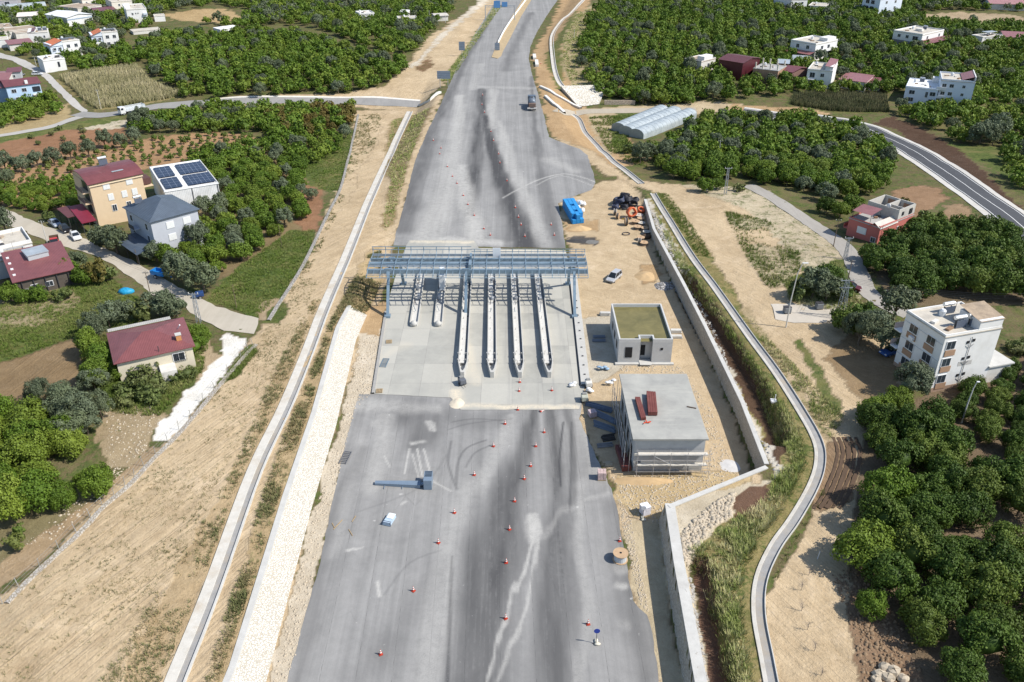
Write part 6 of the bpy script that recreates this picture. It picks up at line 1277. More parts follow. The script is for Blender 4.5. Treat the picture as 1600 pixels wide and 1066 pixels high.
house('red_house', 'salmon-red house with an unfinished grey block upper storey', (1327, 341), (1375.5, 357), (1409, 330), 4.0, PINKW, 'flat', CONC, par=.25, wins=[('f', (.46,), (2.2,), 2.2, 1.5, BLIND), ('f', (.86,), (1.0,), 1.2, 1.2), ('r', (.3, .55), (2.3,), .7, .9)], extra=ex)
# --- white pair with the tall block
def ex(t, W, D, H):
 MB().box((W - .15, D * .5, H + 1.0), (.3, D, 2.0)).build('high_parapet', WHT, t)
 MB().add([(W * .62, 1.5, H + .4), (W, 1.5, H + 1.9), (W, D, H + 1.9), (W * .62, D, H + .4)], [(0, 1, 2, 3)]).build('pent_roof', PINKR, t)
 for z in (3.0, 6.0): MB().box((.5, -.7, z), (3.2, 1.4, .16)).build('balcony', WHT, t); MB().box((.5, -1.38, z + .5), (3.2, .1, .9)).build('balcony_rail', WHT, t)
BLUW = M('blue_white_render', (.60, .66, .74), .06, .8, .8)
house('white_house', 'tall white three-storey house with a sloping roof strip, right one of an adjoining pair', (1471, 126), (1524, 130), (1536, 119), 9.0, BLUW, 'flat', ROOFC, par=.5, wins=[('f', (.12, .34), (7.4, 4.6), 1.5, 1.3), ('f', (.70,), (7.4, 4.6), 1.1, 1.1)], extra=ex)
def ex(t, W, D, H):
 MB().box((W - 1.6, D - 2.4, H + 1.0), (2.8, 2.6, 2.0)).build('stair_tower', WHT, t); heater(t, W * .42, D * .7, H + .2)
house('white_house', 'low white house with a bright flat roof adjoining the tall white house on its left', (1415.5, 136), (1466, 141), (1471, 128), 5.6, BLUW, 'flat', M('white_roof', (.78, .78, .77), .05, .8, .8), par=.3, wins=[('f', (.22, .86), (4.0, 1.4), 2.0, 1.5), ('f', (.68,), (3.6,), 1.0, 2.1)], extra=ex)
# --- white house with red annex
def ex(t, W, D, H):
 MB().box((W * .84, D * .5, H + .9), (W * .30, D * .95, 1.8)).build('roof_room', WHT, t); MB().add([(W * .67, 0, H + 2.0), (W + .1, 0, H + 1.6), (W + .1, D, H + 2.0), (W * .67, D, H + 2.4)], [(0, 1, 2, 3)]).build('red_roof', PINKR, t)
 MB().box((1.6, -.7, 2.9), (3.2, 1.4, .16)).build('balcony', WHT, t)
house('white_house', 'white two-storey house with a small red sloping roof part beside the long red annex', (1262, 109), (1301, 112.5), (1317, 102), 6.2, WHT, 'flat', ROOFC, par=.3, wins=[('f', (.62,), (4.6, 1.4), 1.5, 1.4), ('f', (.22,), (4.4, 1.2), 2.0, 2.0, DKW)], extra=ex)
house('red_annex', 'long low annex with a pinkish red roof right of the white two-storey house', (1312, 124), (1352, 129), (1362, 120), 3.0, OFFW, 'shedf', PINKR, rh=.5, cat='annex')
house('red_annex', 'small darker red roofed lean-to at the right end of the long red annex', (1354, 130), (1376, 131.5), (1378, 124), 2.6, OFFW, 'shedf', corr_mat('brick_red_sheet', (.265, .095, .095)), rh=.4, cat='annex')
# --- upper right houses
def ex(t, W, D, H):
 canopyr = MB().add([(-1, -3.6, 2.6), (W, -3.6, 2.6), (W, -.05, 3.3), (-1, -.05, 3.3)], [(0, 1, 2, 3)]); canopyr.build('canopy', PINKR, t)
 for x in (-.8, W * .5, W - .2): MB().tube([(x, -3.4, -1), (x, -3.4, 2.6)], .08, 5).build('post', DPIPE, t)
 MB().box((W * .8, D * .75, H + .9), (W * .32, D * .4, 1.5)).build('roof_room', WHT, t)
 for z in (3.2,): MB().box((W + .7, D * .5, z), (1.4, D * .8, .2)).build('balcony', WHT, t); MB().box((W + 1.35, D * .5, z + .55), (.1, D * .8, .9)).build('balcony_rail', WHT, t)
house('white_house', 'white house with open roof terrace and a pink canopy along its front', (1236, 64), (1275, 70.5), (1294, 61), 6.2, WHT, 'flat', ROOFC, par=.5, wins=[('f', (.30, .70), (4.8,), 1.6, 1.6), ('r', (.3, .6), (4.6,), 1.8, 1.6)], extra=ex)
def ex(t, W, D, H):
 MB().add([(W - .5, -3.4, 2.8), (W + 4.4, -1.5, 2.8), (W + 4.4, D, 3.2), (W + .05, D, 3.6), (W + .05, -1.5, 3.6)], [(0, 1, 2, 3, 4)]).build('canopy', MAROON, t)
 for p_ in ((W + .2, -2.6), (W + 4.1, -1.2), (W + 4.1, D - .4)): MB().tube([(p_[0], p_[1], -1), (p_[0], p_[1], 2.8)], .1, 5).build('post', DPIPE, t)
 heater(t, W * .5, D * .75, H + .2); MB().box((W * .55, D * .45, H + .7), (3, 2, 1.0)).build('roof_room', OFFW, t)
house('white_house', 'wide white house on a grey base storey with a maroon canopy at its right corner', (1396.5, 49), (1441.5, 55.5), (1472, 47.5), 5.8, WHT, 'flat', ROOFC, par=.45, wins=[('f', (.22, .50), (4.4,), 1.5, 1.4), ('f', (.78,), (4.2,), 2.6, 1.8, DKW), ('r', (.25, .8), (4.4,), 1.3, 1.3)], base=(2.6, M('grey_block_dark', (.22, .22, .23), .15, 1, .9)), extra=ex)
def ex(t, W, D, H):
 MB().box((W * .45, D * .6, H + 1.6), (W * .5, D * .5, .14)).build('roof_canopy', ZINC, t)
 for x in (.25, .65): MB().tube([(W * x, D * .5, H), (W * x, D * .5, H + 1.6)], .06, 5).build('post', DPIPE, t)
house('white_house', 'small low white house with a grey roof canopy near the right edge', (1518, 55.5), (1535.5, 59), (1562, 55), 3.4, WHT, 'flat', ROOFC, par=.25, wins=[('r', (.25, .55, .8), (2.0,), 1.2, 1.0)], extra=ex)
house('red_roof_house', 'low house with a pinkish red roof at the right edge beside the small white house', (1570, 58), (1612, 60), (1612, 51), 3.0, OFFW, 'gablex', PINKR, rh=1.2)
house('red_roof_house', 'house with a long pale pink roof in the top right corner', (1548, 6), (1612, 8), (1612, 0), 3.0, OFFW, 'gablex', corr_mat('pale_pink_sheet', (.48, .24, .22)), rh=1.6)
def ex(t, W, D, H):
 MB().add([(-5, -2.0, 2.4), (0, -2.0, 2.4), (0, D * .6, 3.0), (-5, D * .6, 3.0)], [(0, 1, 2, 3)]).build('canopy', MAROON, t);
 for p_ in ((-4.8, -1.8), (-4.8, D * .5)): MB().tube([(p_[0], p_[1], -1), (p_[0], p_[1], 2.4)], .08, 5).build('post', DPIPE, t)
house('white_house', 'white cubic house with a maroon side canopy on its left at the top edge', (1237, 1), (1262, 0), (1258, -8), 6.0, WHT, 'flat', ROOFC, par=.4, wins=[('f', (.3, .7), (4.6,), 1.3, 1.2)], base=(2.4, M('grey_block_dark', (.22, .22, .23), .15, 1, .9)), extra=ex)
house('white_house', 'low white annex right of the white cubic house at the top edge', (1263, 9.5), (1294, 11.5), (1296, 6), 2.8, WHT, 'flat', ROOFC, par=.25)
house('white_house', 'tall bluish white house with deep balconies at the top edge', (1349, -4), (1376, 0), (1402, -5), 8.6, BLUW, 'flat', ROOFC, par=.4, wins=[('f', (.3, .6), (7.0, 4.0), 2.4, 2.0, DKW), ('r', (.3, .7), (7.0, 4.0), 1.4, 1.4)])
house('white_house', 'tiny pale hut at the top edge right of the tall bluish house', (1470, 1), (1486, 2), (1488, -2), 2.8, WHT, 'flat', ROOFC, par=.2)
# --- maroon barn, unfinished frame and their neighbours
house('maroon_barn', 'windowless dark maroon sheet-metal barn among the trees', (1124, 93), (1161, 99), (1180, 90), 6.2, corr_mat('maroon_cladding', (.105, .022, .03), .4), 'gablex', DARKR, rh=1.2, cat='barn')
BRK = M('brick_raw', (.36, .23, .15), .2, 1.2, .9, dirt=(.24, .16, .11))
def ex(t, W, D, H):
 for x in (.06, .35, .65, .94):
  for y in (.08, .92):
   MB().box((W * x, D * y, H + 1.2), (.45, .45, 2.2)).build('column', M('column_concrete', (.60, .55, .45), .1, 2, .85), t)
house('unfinished_house', 'unfinished brick house with bare concrete columns rising from its slab', (1177, 107), (1216, 111.5), (1220, 102.5), 4.6, BRK, 'flat', CONC, par=0, extra=ex)
house('red_roof_house', 'small house with dark red roof squeezed beside the unfinished brick house', (1219, 110), (1238, 113.5), (1255, 105.5), 3.4, M('brown_block', (.20, .12, .10), .15, 1, .9), 'gablex', MAROON, rh=1.0)
house('roof_shelter', 'small block room with a grey metal roof behind the dark red roof', (1216, 99), (1232, 100), (1236, 95.5), 4.4, BRK, 'shedf', ZINC, rh=.4, cat='shelter')
canopy('carport', 'grey metal canopy in front of the house with the pink canopy', (1236, 94), (1266, 96), (1269, 89.5), 2.8, ZINC, rh=.4)
def ex(t, W, D, H):
 MB().box((W * .78, D * .5, H + .9), (W * .4, D * .6, 1.8)).build('stair_tower', WHT, t)
house('white_house', 'small white house with a cluttered flat roof half hidden in the orchard', (1070, 93), (1096, 97.5), (1114, 91), 4.2, OFFW, 'flat', RUST, par=.35, wins=[('r', (.5,), (2.4,), 1.3, 1.6)], extra=ex)
# --- village at upper left
def duplex(label, A, B, Cc, shift):
 def ex(t, W, D, H):
  MB().box((-W * .36, D * .5, H * .42), (W * .72 - .1, D * .92, H * .84 + 1)).build('side_wing', BLUW, t)
  MB().add([(-W * .74, -.5, H * .86), (-.04, -.5, H * 1.12), (-.04, D, H * 1.12), (-W * .74, D, H * .86)], [(0, 1, 2, 3)]).build('tile_roof', TILE, t)
  MB().add([(-W * .72, .03, H * .8), (-.06, .03, H * .8), (-.06, .03, H * 1.11), (-W * .72, .03, H * .86)], [(0, 1, 2, 3)]).build('gable_wall', BLUW, t)
  for u, z in ((-.5, H * .62), (-.2, H * .62)): win(t, 'f', W * u, z, 1.3, 1.2, W, D)
  MB().box((-W * .36, -.7, H * .22), (W * .3, 1.4, H * .4)).build('porch', WHT, t)
  mb = MB();
  for k in range(3): mb.box((W * (.25 + .25 * k), D * .5, H + .55), (1.8, 2.2, .5))
  mb.build('solar_heater', M('dark_heaters', (.12, .13, .15), .2, 2, .4), t)
 return house('white_house', label, A, B, Cc, 6.6, WHT, 'flat', ROOFC, par=.15, over=.0, wins=[('f', (.30, .74), (4.7, 1.7), 1.5, 1.5)], extra=ex)
duplex('two-part pale blue and white house with orange half roof, right one of the pair', (159, 51.5), (183.5, 49.5), (176, 45), 0)
duplex('two-part pale blue and white house with orange half roof, left one of the pair', (97, 66), (124, 62.5), (114, 58.5), 0)
def ex(t, W, D, H):
 MB().box((W * .78, D * .4, H + .5), (W * .2, 1.2, .8)).build('roof_tank', DPIPE, t); MB().box((W * .68, -.04, H * .6), (.8, .12, 2.0)).build('door', DKW, t)
house('white_house', 'single-storey white house by the bend of the upper village road', (67, 96), (101, 92), (86, 86.5), 4.6, WHT, 'flat', OFFW, par=.3, extra=ex)
SKYB = M('sky_blue_render', (.42, .55, .70), .06, .8, .8)
def ex(t, W, D, H):
 MB().box((W * .86, -.06, 4.3), (2.6, .14, 1.9)).build('window', DKW, t); MB().box((W * .86, -.9, 1.4), (3.4, 1.8, 2.4)).build('porch', OFFW, t); MB().box((W * .62, .6, H + .9), (1.0, .9, 1.2)).build('chimney', FRM, t)
house('blue_house', 'pale blue two-storey house with a maroon metal roof at the left edge', (9, 136.5), (62, 130), (42, 122.5), 6.2, SKYB, 'gablex', MAROON, rh=1.3, wins=[('f', (.20, .5), (4.5,), 1.7, 1.4), ('f', (.26,), (1.6,), 1.7, 1.2)], extra=ex)
house('blue_house', 'shaded blue wing at the left edge beside the pale blue house', (-22, 139), (8, 137.5), (4, 130), 5.4, M('shade_blue_render', (.22, .33, .46), .08, .8, .8), 'shedf', MAROON, rh=1.0)  # wing's shade painted in as a darker copy of the wall blue
house('red_roof_house', 'house with a faded pink-red roof at the left edge behind the pale blue house', (-20, 127), (12, 125), (6, 112), 3.6, OFFW, 'gablex', PINKR, rh=1.0)
house('grey_block_house', 'small grey house with a dark red roof by the upper village road', (11, 113.5), (31, 112), (26, 107.5), 3.2, M('grey_block', (.40, .42, .44), .1, 1, .8), 'shedf', MAROON, rh=.4, wins=[('f', (.4,), (1.6,), 1.6, 1.1)])
def ex(t, W, D, H): MB().add([(-.2, -.3, H * 1.05), (W * .4, -.3, H * 1.25), (W * .4, D, H * 1.25), (-.2, D, H * 1.05)], [(0, 1, 2, 3)]).build('tile_roof', MAROON, t); MB().box((W * .2, D * .5, H + .35), (W * .38, D, .7)).build('gable_wall', WHT, t); heater(t, W * .6, D * .5, H + .1, n=2)
house('white_house', 'white house with rooftop water tanks behind the left pale blue and white pair', (43, 52.5), (74, 50.5), (68, 45.5), 4.8, WHT, 'flat', ROOFC, par=.2, wins=[('f', (.35, .8), (3.0,), .9, 1.1)], extra=ex)
house('red_roof_house', 'long low maroon roof left of the left pale blue and white pair', (14, 70), (50, 66.5), (44, 62), 2.8, OFFW, 'shedf', PINKR, rh=.5)
house('flat_shed', 'long brown flat-roofed shed with weeds on its roof at the left edge', (2, 51), (60, 44), (56, 39), 3.2, OFFW, 'flat', RUST, par=.2, cat='shed')
house('flat_shed', 'low brown flat-roofed shed in front of the long weedy one', (24, 53), (52, 50), (48, 46.5), 2.8, OFFW, 'flat', RUST, par=.2, cat='shed')
house('white_house', 'low pale house with flat roof at the left edge near the long brown shed', (-16, 46), (20, 43), (16, 37), 3.0, OFFW, 'flat', RUST, par=.2)
house('white_house', 'white low wall-like house at the left edge below the brown sheds', (-16, 64), (12, 62), (10, 58), 3.2, WHT, 'flat', ROOFC, par=.2)
house('white_house', 'white house with a small gable in the trees below the long greenhouse', (27, 26.5), (55, 25), (50, 19), 3.4, OFFW, 'gablex', M('cream_roof', (.66, .60, .54), .1, .8, .85), rh=.8)
def ex(t, W, D, H): MB().box((W * .5, -.05, H * .75), (W, .1, .5)).build('window_band', M('blue_band', (.28, .36, .46), .1, 1, .4), t)
house('white_shed', 'large white workshop with a pale sheet roof at upper left', (104, 28), (143, 22.5), (128, 15), 4.4, STEELW, 'gabley', M('pale_sheet', (.70, .71, .72), .06, .6, .6), rh=1.2, cat='workshop', extra=ex)
house('grey_shed', 'grey flat-roofed block behind the large white workshop', (90, 10.5), (121, 14), (128, 5), 3.4, OFFW, 'flat', RUST, par=.2, cat='shed')
def ex(t, W, D, H):
 for z in (2.0, 5.0): MB().box((W * .90, -.5, z), (W * .2, 1.0, .9)).build('balcony', BLUW, t)
 MB().box((W * .1, D * .5, H + .6), (W * .3, D * .7, 1.2)).build('roof_room', WHT, t)
house('white_house', 'big white house standing apart above the orchard at upper left', (197, 16), (228.5, 14), (219, 7), 7.2, WHT, 'flat', ROOFC, par=.4, wins=[('f', (.28,), (5.2, 2.2), 1.0, 1.2), ('f', (.44, .55), (5.4,), .7, .7)], extra=ex, base=(.6, M('base_brown', (.34, .24, .18), .15, 1, .9)))
house('red_roof_house', 'long low house with a maroon flat roof left of the big white house', (148, 18), (181, 15.5), (176, 11.5), 3.0, OFFW, 'shedf', MAROON, rh=.4)
house('white_house', 'cream two-storey house behind the long maroon roof at the top edge', (174, 4), (206, 1.5), (200, -4), 5.6, M('cream_white', (.68, .64, .56), .06, .8, .8), 'flat', ROOFC, par=.3, wins=[('f', (.35, .7), (4.0,), 1.1, 1.2)])
house('white_house', 'cream house at the top edge left of the long maroon roof', (128, 1), (149, -1), (146, -7), 5.0, M('cream_white', (.68, .64, .56), .06, .8, .8), 'flat', ROOFC, par=.3, wins=[('f', (.3, .7), (3.6, 1.3), 1.0, 1.2)])
house('grey_house', 'grey house at the top left corner edge', (-14, 2), (26, 0), (24, -7), 4.4, M('mauve_grey', (.40, .38, .40), .08, .8, .85), 'flat', ROOFC, par=.3, wins=[('f', (.6,), (3.0,), 2.6, 1.6, DKW)])
house('white_hut', 'tiny white hut at the left end of the terraced brown field', (241, 26), (257.5, 25), (256, 22), 2.6, WHT, 'flat', ROOFC, par=.1, cat='hut')
house('white_shed', 'white open-fronted shed alone in the citrus orchard', (344, 46.5), (375, 42.5), (373, 38.5), 3.4, WHT, 'flat', M('white_roof', (.78, .78, .77), .05, .8, .8), par=0, wins=[('f', (.4,), (1.6,), 5.0, 1.8, DKW)], cat='shed')
house('low_ruin', 'low pale concrete slab house sunk in the orchard left of the white open shed', (208, 50), (252, 46), (258, 41.5), 1.4, OFFW, 'flat', ROOFC, par=0, cat='ruin')
house('white_house', 'small white house with broken outline among dark trees left of the highway', (562, 23), (585, 21.5), (590, 17), 3.2, WHT, 'flat', OFFW, par=.5, wins=[('f', (.3,), (1.8,), 1.4, 1.2)])
house('white_house', 'small bright white house nearest the highway earthworks', (622, 30), (652, 29), (651, 25.5), 3.2, WHT, 'flat', ROOFC, par=.3)
house('white_hut', 'square pale hut just behind the bright white house by the earthworks', (624, 19.5), (638, 19.5), (638, 15.5), 3.6, OFFW, 'flat', WHT, par=0, cat='hut')
house('ruin', 'roofless pale ruin by the bend of the dirt track', (680, 25.5), (700, 24.5), (698, 20.5), 2.6, OFFW, 'gablex', M('fibre_sheet', (.50, .47, .42), .15, 1, .9), rh=.6, cat='ruin')
house('white_house', 'white house cut by the top edge above the brown terrace', (556, -3), (592, -4), (590, -9), 4.6, WHT, 'flat', ROOFC, par=.3, wins=[('f', (.3, .6), (3.0,), 1.2, 1.2)])
# --- greenhouses
GH = bpy.data.materials.new('plastic_film_cover'); GH.use_nodes = True; nt = GH.node_tree; bs = nt.nodes['Principled BSDF']; p_ = wpos(nt)
cw = noise(nt, .5, 5, .7, p_); nt.links.new(mixc(nt, ramp(nt, cw, .35, .65), (.28, .32, .34), (.42, .46, .47)), bs.inputs['Base Color']); bs.inputs['Roughness'].default_value = .35
def tunnel(label, A, B, w, h, n=1, rib=2.5):
 a, b = np.array(T(*A)), np.array(T(*B)); d = b[:2] - a[:2]; L = float(np.linalg.norm(d)); t = thing('greenhouse', label, 'greenhouse', tuple(float(c) for c in a), math.atan2(d[1], d[0])); FOOT.append((a[0] + d[1] / L * w / 2, a[1] - d[0] / L * w / 2, math.atan2(d[1], d[0]), L, w))
 k = 12; prof_ = [(-w / 2, -.3)] + [(-w / 2 * math.cos(math.pi * i / k), 1.3 + (h - 1.3) * math.sin(math.pi * i / k)) for i in range(k + 1)] + [(w / 2, -.3)]
 m_ = len(prof_); nx = int(L / rib) + 1; vs = [(L * i / nx, y, z) for i in range(nx + 1) for y, z in prof_]
 MB().add(vs, [(i * m_ + j, i * m_ + j + 1, (i + 1) * m_ + j + 1, (i + 1) * m_ + j) for i in range(nx) for j in range(m_ - 1)]).build('cover', GH, t, smooth=True)
 for xx in (0, L): MB().add([(xx, y, z) for y, z in prof_], [tuple(range(m_))]).build('end_wall', M('end_film', (.30, .32, .30), .2, .8, .5), t)
 mb = MB()
 for i in range(nx + 1): mb.tube([(L * i / nx, y * 1.01, z + .03) for y, z in prof_[1:-1]], .035, 4, cap=False)
 mb.build('hoop', ZINC, t)
tunnel('film-covered tunnel greenhouse, the farthest of the three side by side', (966, 206), (1034, 179), 5.4, 2.9)
tunnel('film-covered tunnel greenhouse, the middle of the three side by side', (978, 211), (1054, 182), 5.4, 2.9)
tunnel('film-covered tunnel greenhouse, the nearest of the three side by side', (994, 216), (1077, 186), 5.4, 2.9)
tunnel('long film-covered greenhouse in the trees at the top left', (-30, 20), (72, 11.5), 8.0, 3.4)
# underpass portal, wing slopes and walls at the crossing
PSTONE = stone_mat('portal_stone', (.60, .57, .50), (.74, .71, .64), (.42, .37, .29), 1.1, .7)
t = thing('stone_pitching', 'pale stone-faced slope beside the underpass right of the far highway', 'stone slope')
q = [T(876, 141), T(948, 139), T(936, 164), T(912, 167), T(902, 166)]; z0 = min(v[2] for v in q)
V = [(q[0][0], q[0][1], q[0][2] + 1.6), (q[1][0], q[1][1], q[1][2] + 1.6), (q[2][0], q[2][1], q[2][2] + .2), (q[3][0], q[3][1], q[3][2] + .2), (q[4][0], q[4][1], q[4][2] + .2)]
MB().add(V, [(0, 4, 3, 2, 1)]).build('facing', PSTONE, t); MB().add(V + [(a, b + 2.5, c - 4) for a, b, c in V], [(0, 1, 6, 5), (1, 2, 7, 6), (4, 0, 5, 9)]).build('backing', CONCL, t)
def lowwall(label, pts, h, th, mat, name='concrete_wall'):
 ln_ = densify(TL(pts), 1.5); o = loft(ln_, [(-th / 2, -.6), (-th / 2, h), (th / 2, h), (th / 2, -.6)], lambda q: hz(q[0], q[1])); tag(o.build(name, mat), label, 'wall')
lowwall('brownish low wall along the side road right of the underpass', [(944, 164), (992, 164)], 1.6, .5, stone_mat('brown_wall', (.40, .33, .25), (.48, .41, .32), (.3, .25, .2), 1.5, .5))
WCON = M('wing_wall', (.66, .64, .59), .1, 1.2, .85, dirt=(.5, .45, .36))
for lab, pts in (('pale concrete wing wall of the underpass on the right, the farther one', [(844, 137), (868, 150), (893, 164), (908, 171)]), ('pale concrete wing wall of the underpass on the right, the nearer one', [(852, 152), (866, 165), (882, 178)]), ('pale concrete wing wall of the underpass on the left side of the highway', [(688, 146), (672, 158), (655, 166)])): lowwall(lab, pts, .7, 1.0, WCON)
for i, (a_, b_) in enumerate((((832, 88), (834, 93)), ((835, 97), (838, 104)))):
 a, b = W0(*a_), W0(*b_); tag(MB().box(((a[0] + b[0]) / 2 + .6, (a[1] + b[1]) / 2, .5), (1.4, abs(a[1] - b[1]) + 1.5, .9)).build('concrete_block', WCON), ['white concrete block at the right edge of the far highway, the farther one', 'white concrete block at the right edge of the far highway, the nearer one'][i], 'block')
# ================================================================ VEHICLES
TYRE = M('tyre', (.025, .025, .026), .2, 3, .8); RIM = M('rim', (.38, .39, .40), .1, 3, .35, .6); CGL = M('car_glass', (.02, .026, .034), .1, 2, .06)
LMP = M('lamp_clear', (.75, .75, .72), .04, 3, .2); LMPR = M('lamp_red', (.45, .02, .02), .04, 3, .25)
def paint(n, c): return M('paint_' + n, c, .04, 1.5, .28, .15)
def wheel(t, x, y, r, w=.2):
 o = MB().lathe([(r * .7, -w / 2), (r, -w / 2 + .03), (r, w / 2 - .03), (r * .7, w / 2)], (x, y, r), 16, 'y').build('wheel', TYRE, t); MB().lathe([(r * .6, -w / 2 - .01), (r * .6, w / 2 + .01)], (x, y, r), 12, 'y').build('rim', RIM, o)
def car(name, label, p, rz, col, kind='sedan', cat='car'):
 t = thing(name, label, cat, p, rz); W = .88
 L = {'sedan': 4.4, 'mpv': 4.3, 'hatch': 4.0}[kind]
 low = [(-L / 2, .35), (-L / 2 - .02, .62), (-L / 2 + .10, .86 if kind == 'sedan' else .92), (-L * .28, .92), (L * .16, .93), (L * .40, .80), (L / 2, .62), (L / 2, .32)]
 vs = [];
 for s in (-1, 1):
  for x, z in low: vs.append((x, s * W * (.95 if z > .8 else 1.0), z))
 n = len(low); mb = MB().add(vs, [tuple(range(n)), tuple(range(2 * n - 1, n - 1, -1))] + [(i, n + i, n + (i + 1) % n, (i + 1) % n) for i in range(n)])
 mb.build('body', col, t, bevel=.07)
 cab = {'sedan': [(-L * .40, .90), (-L * .26, 1.38), (L * .04, 1.42), (L * .22, .92)], 'mpv': [(-L * .49, .90), (-L * .45, 1.62), (L * .06, 1.68), (L * .27, .92)], 'hatch': [(-L * .48, .9), (-L * .38, 1.42), (L * .05, 1.46), (L * .25, .92)]}[kind]
 def ca(inset, zz, pts): return [(x, s * (W - .07 - (.18 if z > 1.1 else 0) + inset), z + zz) for s in (-1, 1) for x, z in pts]
 MB().add(ca(0, 0, cab), [(0, 1, 2, 3), (7, 6, 5, 4), (0, 4, 5, 1), (1, 5, 6, 2), (2, 6, 7, 3)]).build('windows', CGL, t)
 x1, x2 = cab[1][0] - .02, cab[2][0] + .03; z1 = cab[1][1]; MB().add([(x1, -W + .27, z1 + .03), (x2, -W + .27, cab[2][1] + .03), (x2, W - .27, cab[2][1] + .03), (x1, W - .27, z1 + .03), (x1, -W + .22, z1 - .06), (x2, -W + .22, cab[2][1] - .06), (x2, W - .22, cab[2][1] - .06), (x1, W - .22, z1 - .06)], [(0, 1, 2, 3), (0, 4, 5, 1), (1, 5, 6, 2), (2, 6, 7, 3), (3, 7, 4, 0)]).build('roof', col, t)
 mb = MB()
 for s in (-1, 1):
  for a, b in ((cab[0], cab[1]), (cab[2], cab[3])): mb.tube([(a[0], s * (W - .06), a[1]), (b[0], s * (W - .24), b[1])], .05, 4) if a is cab[0] else mb.tube([(a[0], s * (W - .24), a[1]), (b[0], s * (W - .06), b[1])], .05, 4)
  xm = (cab[1][0] + cab[2][0]) / 2; mb.tube([(xm, s * (W - .06), .92), (xm, s * (W - .23), z1)], .045, 4)
 mb.build('pillars', col, t)
 for x in (-L * .30, L * .30):
  for s in (-1, 1): wheel(t, x, s * (W - .1), .31)
 for s in (-1, 1): MB().box((L / 2 - .04, s * .6, .66), (.1, .34, .14)).build('headlight', LMP, t); MB().box((-L / 2 + .02, s * .66, .74), (.1, .22, .2)).build('tail_light', LMPR, t)
 for s in (-1, 1): MB().box((L * .14, s * (W + .06), .98), (.12, .16, .1)).build('mirror', col, t)
 return t
def heading(a, b, fn=W0):
 A, B = fn(*a), fn(*b); return math.atan2(B[1] - A[1], B[0] - A[0])
p = W0(959, 437); car('parked_car', 'silver compact van parked on the sand right of the toll gantry', p, R(-122), paint('silver', (.45, .46, .48)), 'mpv')
p = T(119, 373); p = (p[0], p[1], p[2] + .08); car('parked_car', 'white sedan parked on the village road nearest the red pickup', p, R(-52), paint('white', (.74, .74, .74)))
p = T(103, 362); p = (p[0], p[1], p[2] + .08); car('parked_car', 'black car parked between the white sedan and the grey-blue car', p, R(-48), paint('black', (.018, .018, .02)), 'hatch')
p = T(87, 353); p = (p[0], p[1], p[2] + .08); car('parked_car', 'grey-blue car parked at the dark carport, farthest of the three in a row', p, R(-45), paint('grey_blue', (.30, .35, .42)))
p = T(224, 397); p = (p[0] + .3, p[1] + 1.0, p[2] + .1); car('parked_car', 'silver car under the slate-coloured carport of the grey house', p, R(185), paint('silver', (.45, .46, .48)))
p = T(1328, 453); car('parked_car', 'dark maroon car half hidden in grass beside the lane by the lattice pylon', p, R(-30), paint('maroon', (.10, .02, .025)), 'hatch')
p = T(1393, 553); car('parked_car', 'blue car parked at the left foot of the white apartment block', p, R(205), paint('blue', (.04, .10, .30)))
p = T(59, 118); car('parked_car', 'small pale car beside the pole on the upper village road', p, R(10), paint('pale', (.60, .62, .64)), 'hatch')
p = T(30, 119); car('parked_car', 'dark car in front of the small grey house at the upper village road', p, R(0), paint('dark', (.05, .05, .055)), 'sedan')
p = T(45, 460); car('parked_car', 'silver car half under the large red roof near the left edge', (p[0], p[1], p[2]), R(160), paint('silver', (.45, .46, .48)), 'sedan')
# red flatbed pickup
p = T(87, 384); t = thing('pickup_truck', 'red flatbed pickup with open wooden sides beside the large red roof', 'pickup truck', (p[0], p[1], p[2] + .08), R(-62)); RP = paint('red', (.52, .04, .035))
MB().box((1.25, 0, .95), (1.5, 1.8, 1.0)).build('cab', RP, t, bevel=.12); MB().add([(.55, -.8, 1.4), (.7, -.72, 2.0), (1.5, -.72, 2.0), (1.95, -.8, 1.4), (.55, .8, 1.4), (.7, .72, 2.0), (1.5, .72, 2.0), (1.95, .8, 1.4)], [(0, 1, 2, 3), (7, 6, 5, 4), (0, 4, 5, 1), (2, 6, 7, 3)]).build('windows', CGL, t); MB().box((1.1, 0, 2.02), (.9, 1.5, .08)).build('roof', RP, t, bevel=.03)
MB().box((-1.2, 0, .75), (3.2, 1.85, .15)).build('bed', DPIPE, t)
for s in (-1, 1): MB().box((-1.2, s * .9, 1.1), (3.2, .06, .6)).build('side_board', M('board_brown', (.12, .075, .05), .2, 2, .8), t)
MB().box((-2.78, 0, 1.1), (.06, 1.8, .6)).build('tailgate', M('board_brown', (.12, .075, .05), .2, 2, .8), t)
for x in (-1.9, 1.3):
 for s in (-1, 1): wheel(t, x, s * .8, .36, .24)
for s in (-1, 1): MB().box((2.0, s * .6, .85), (.08, .3, .2)).build('headlight', LMP, t)
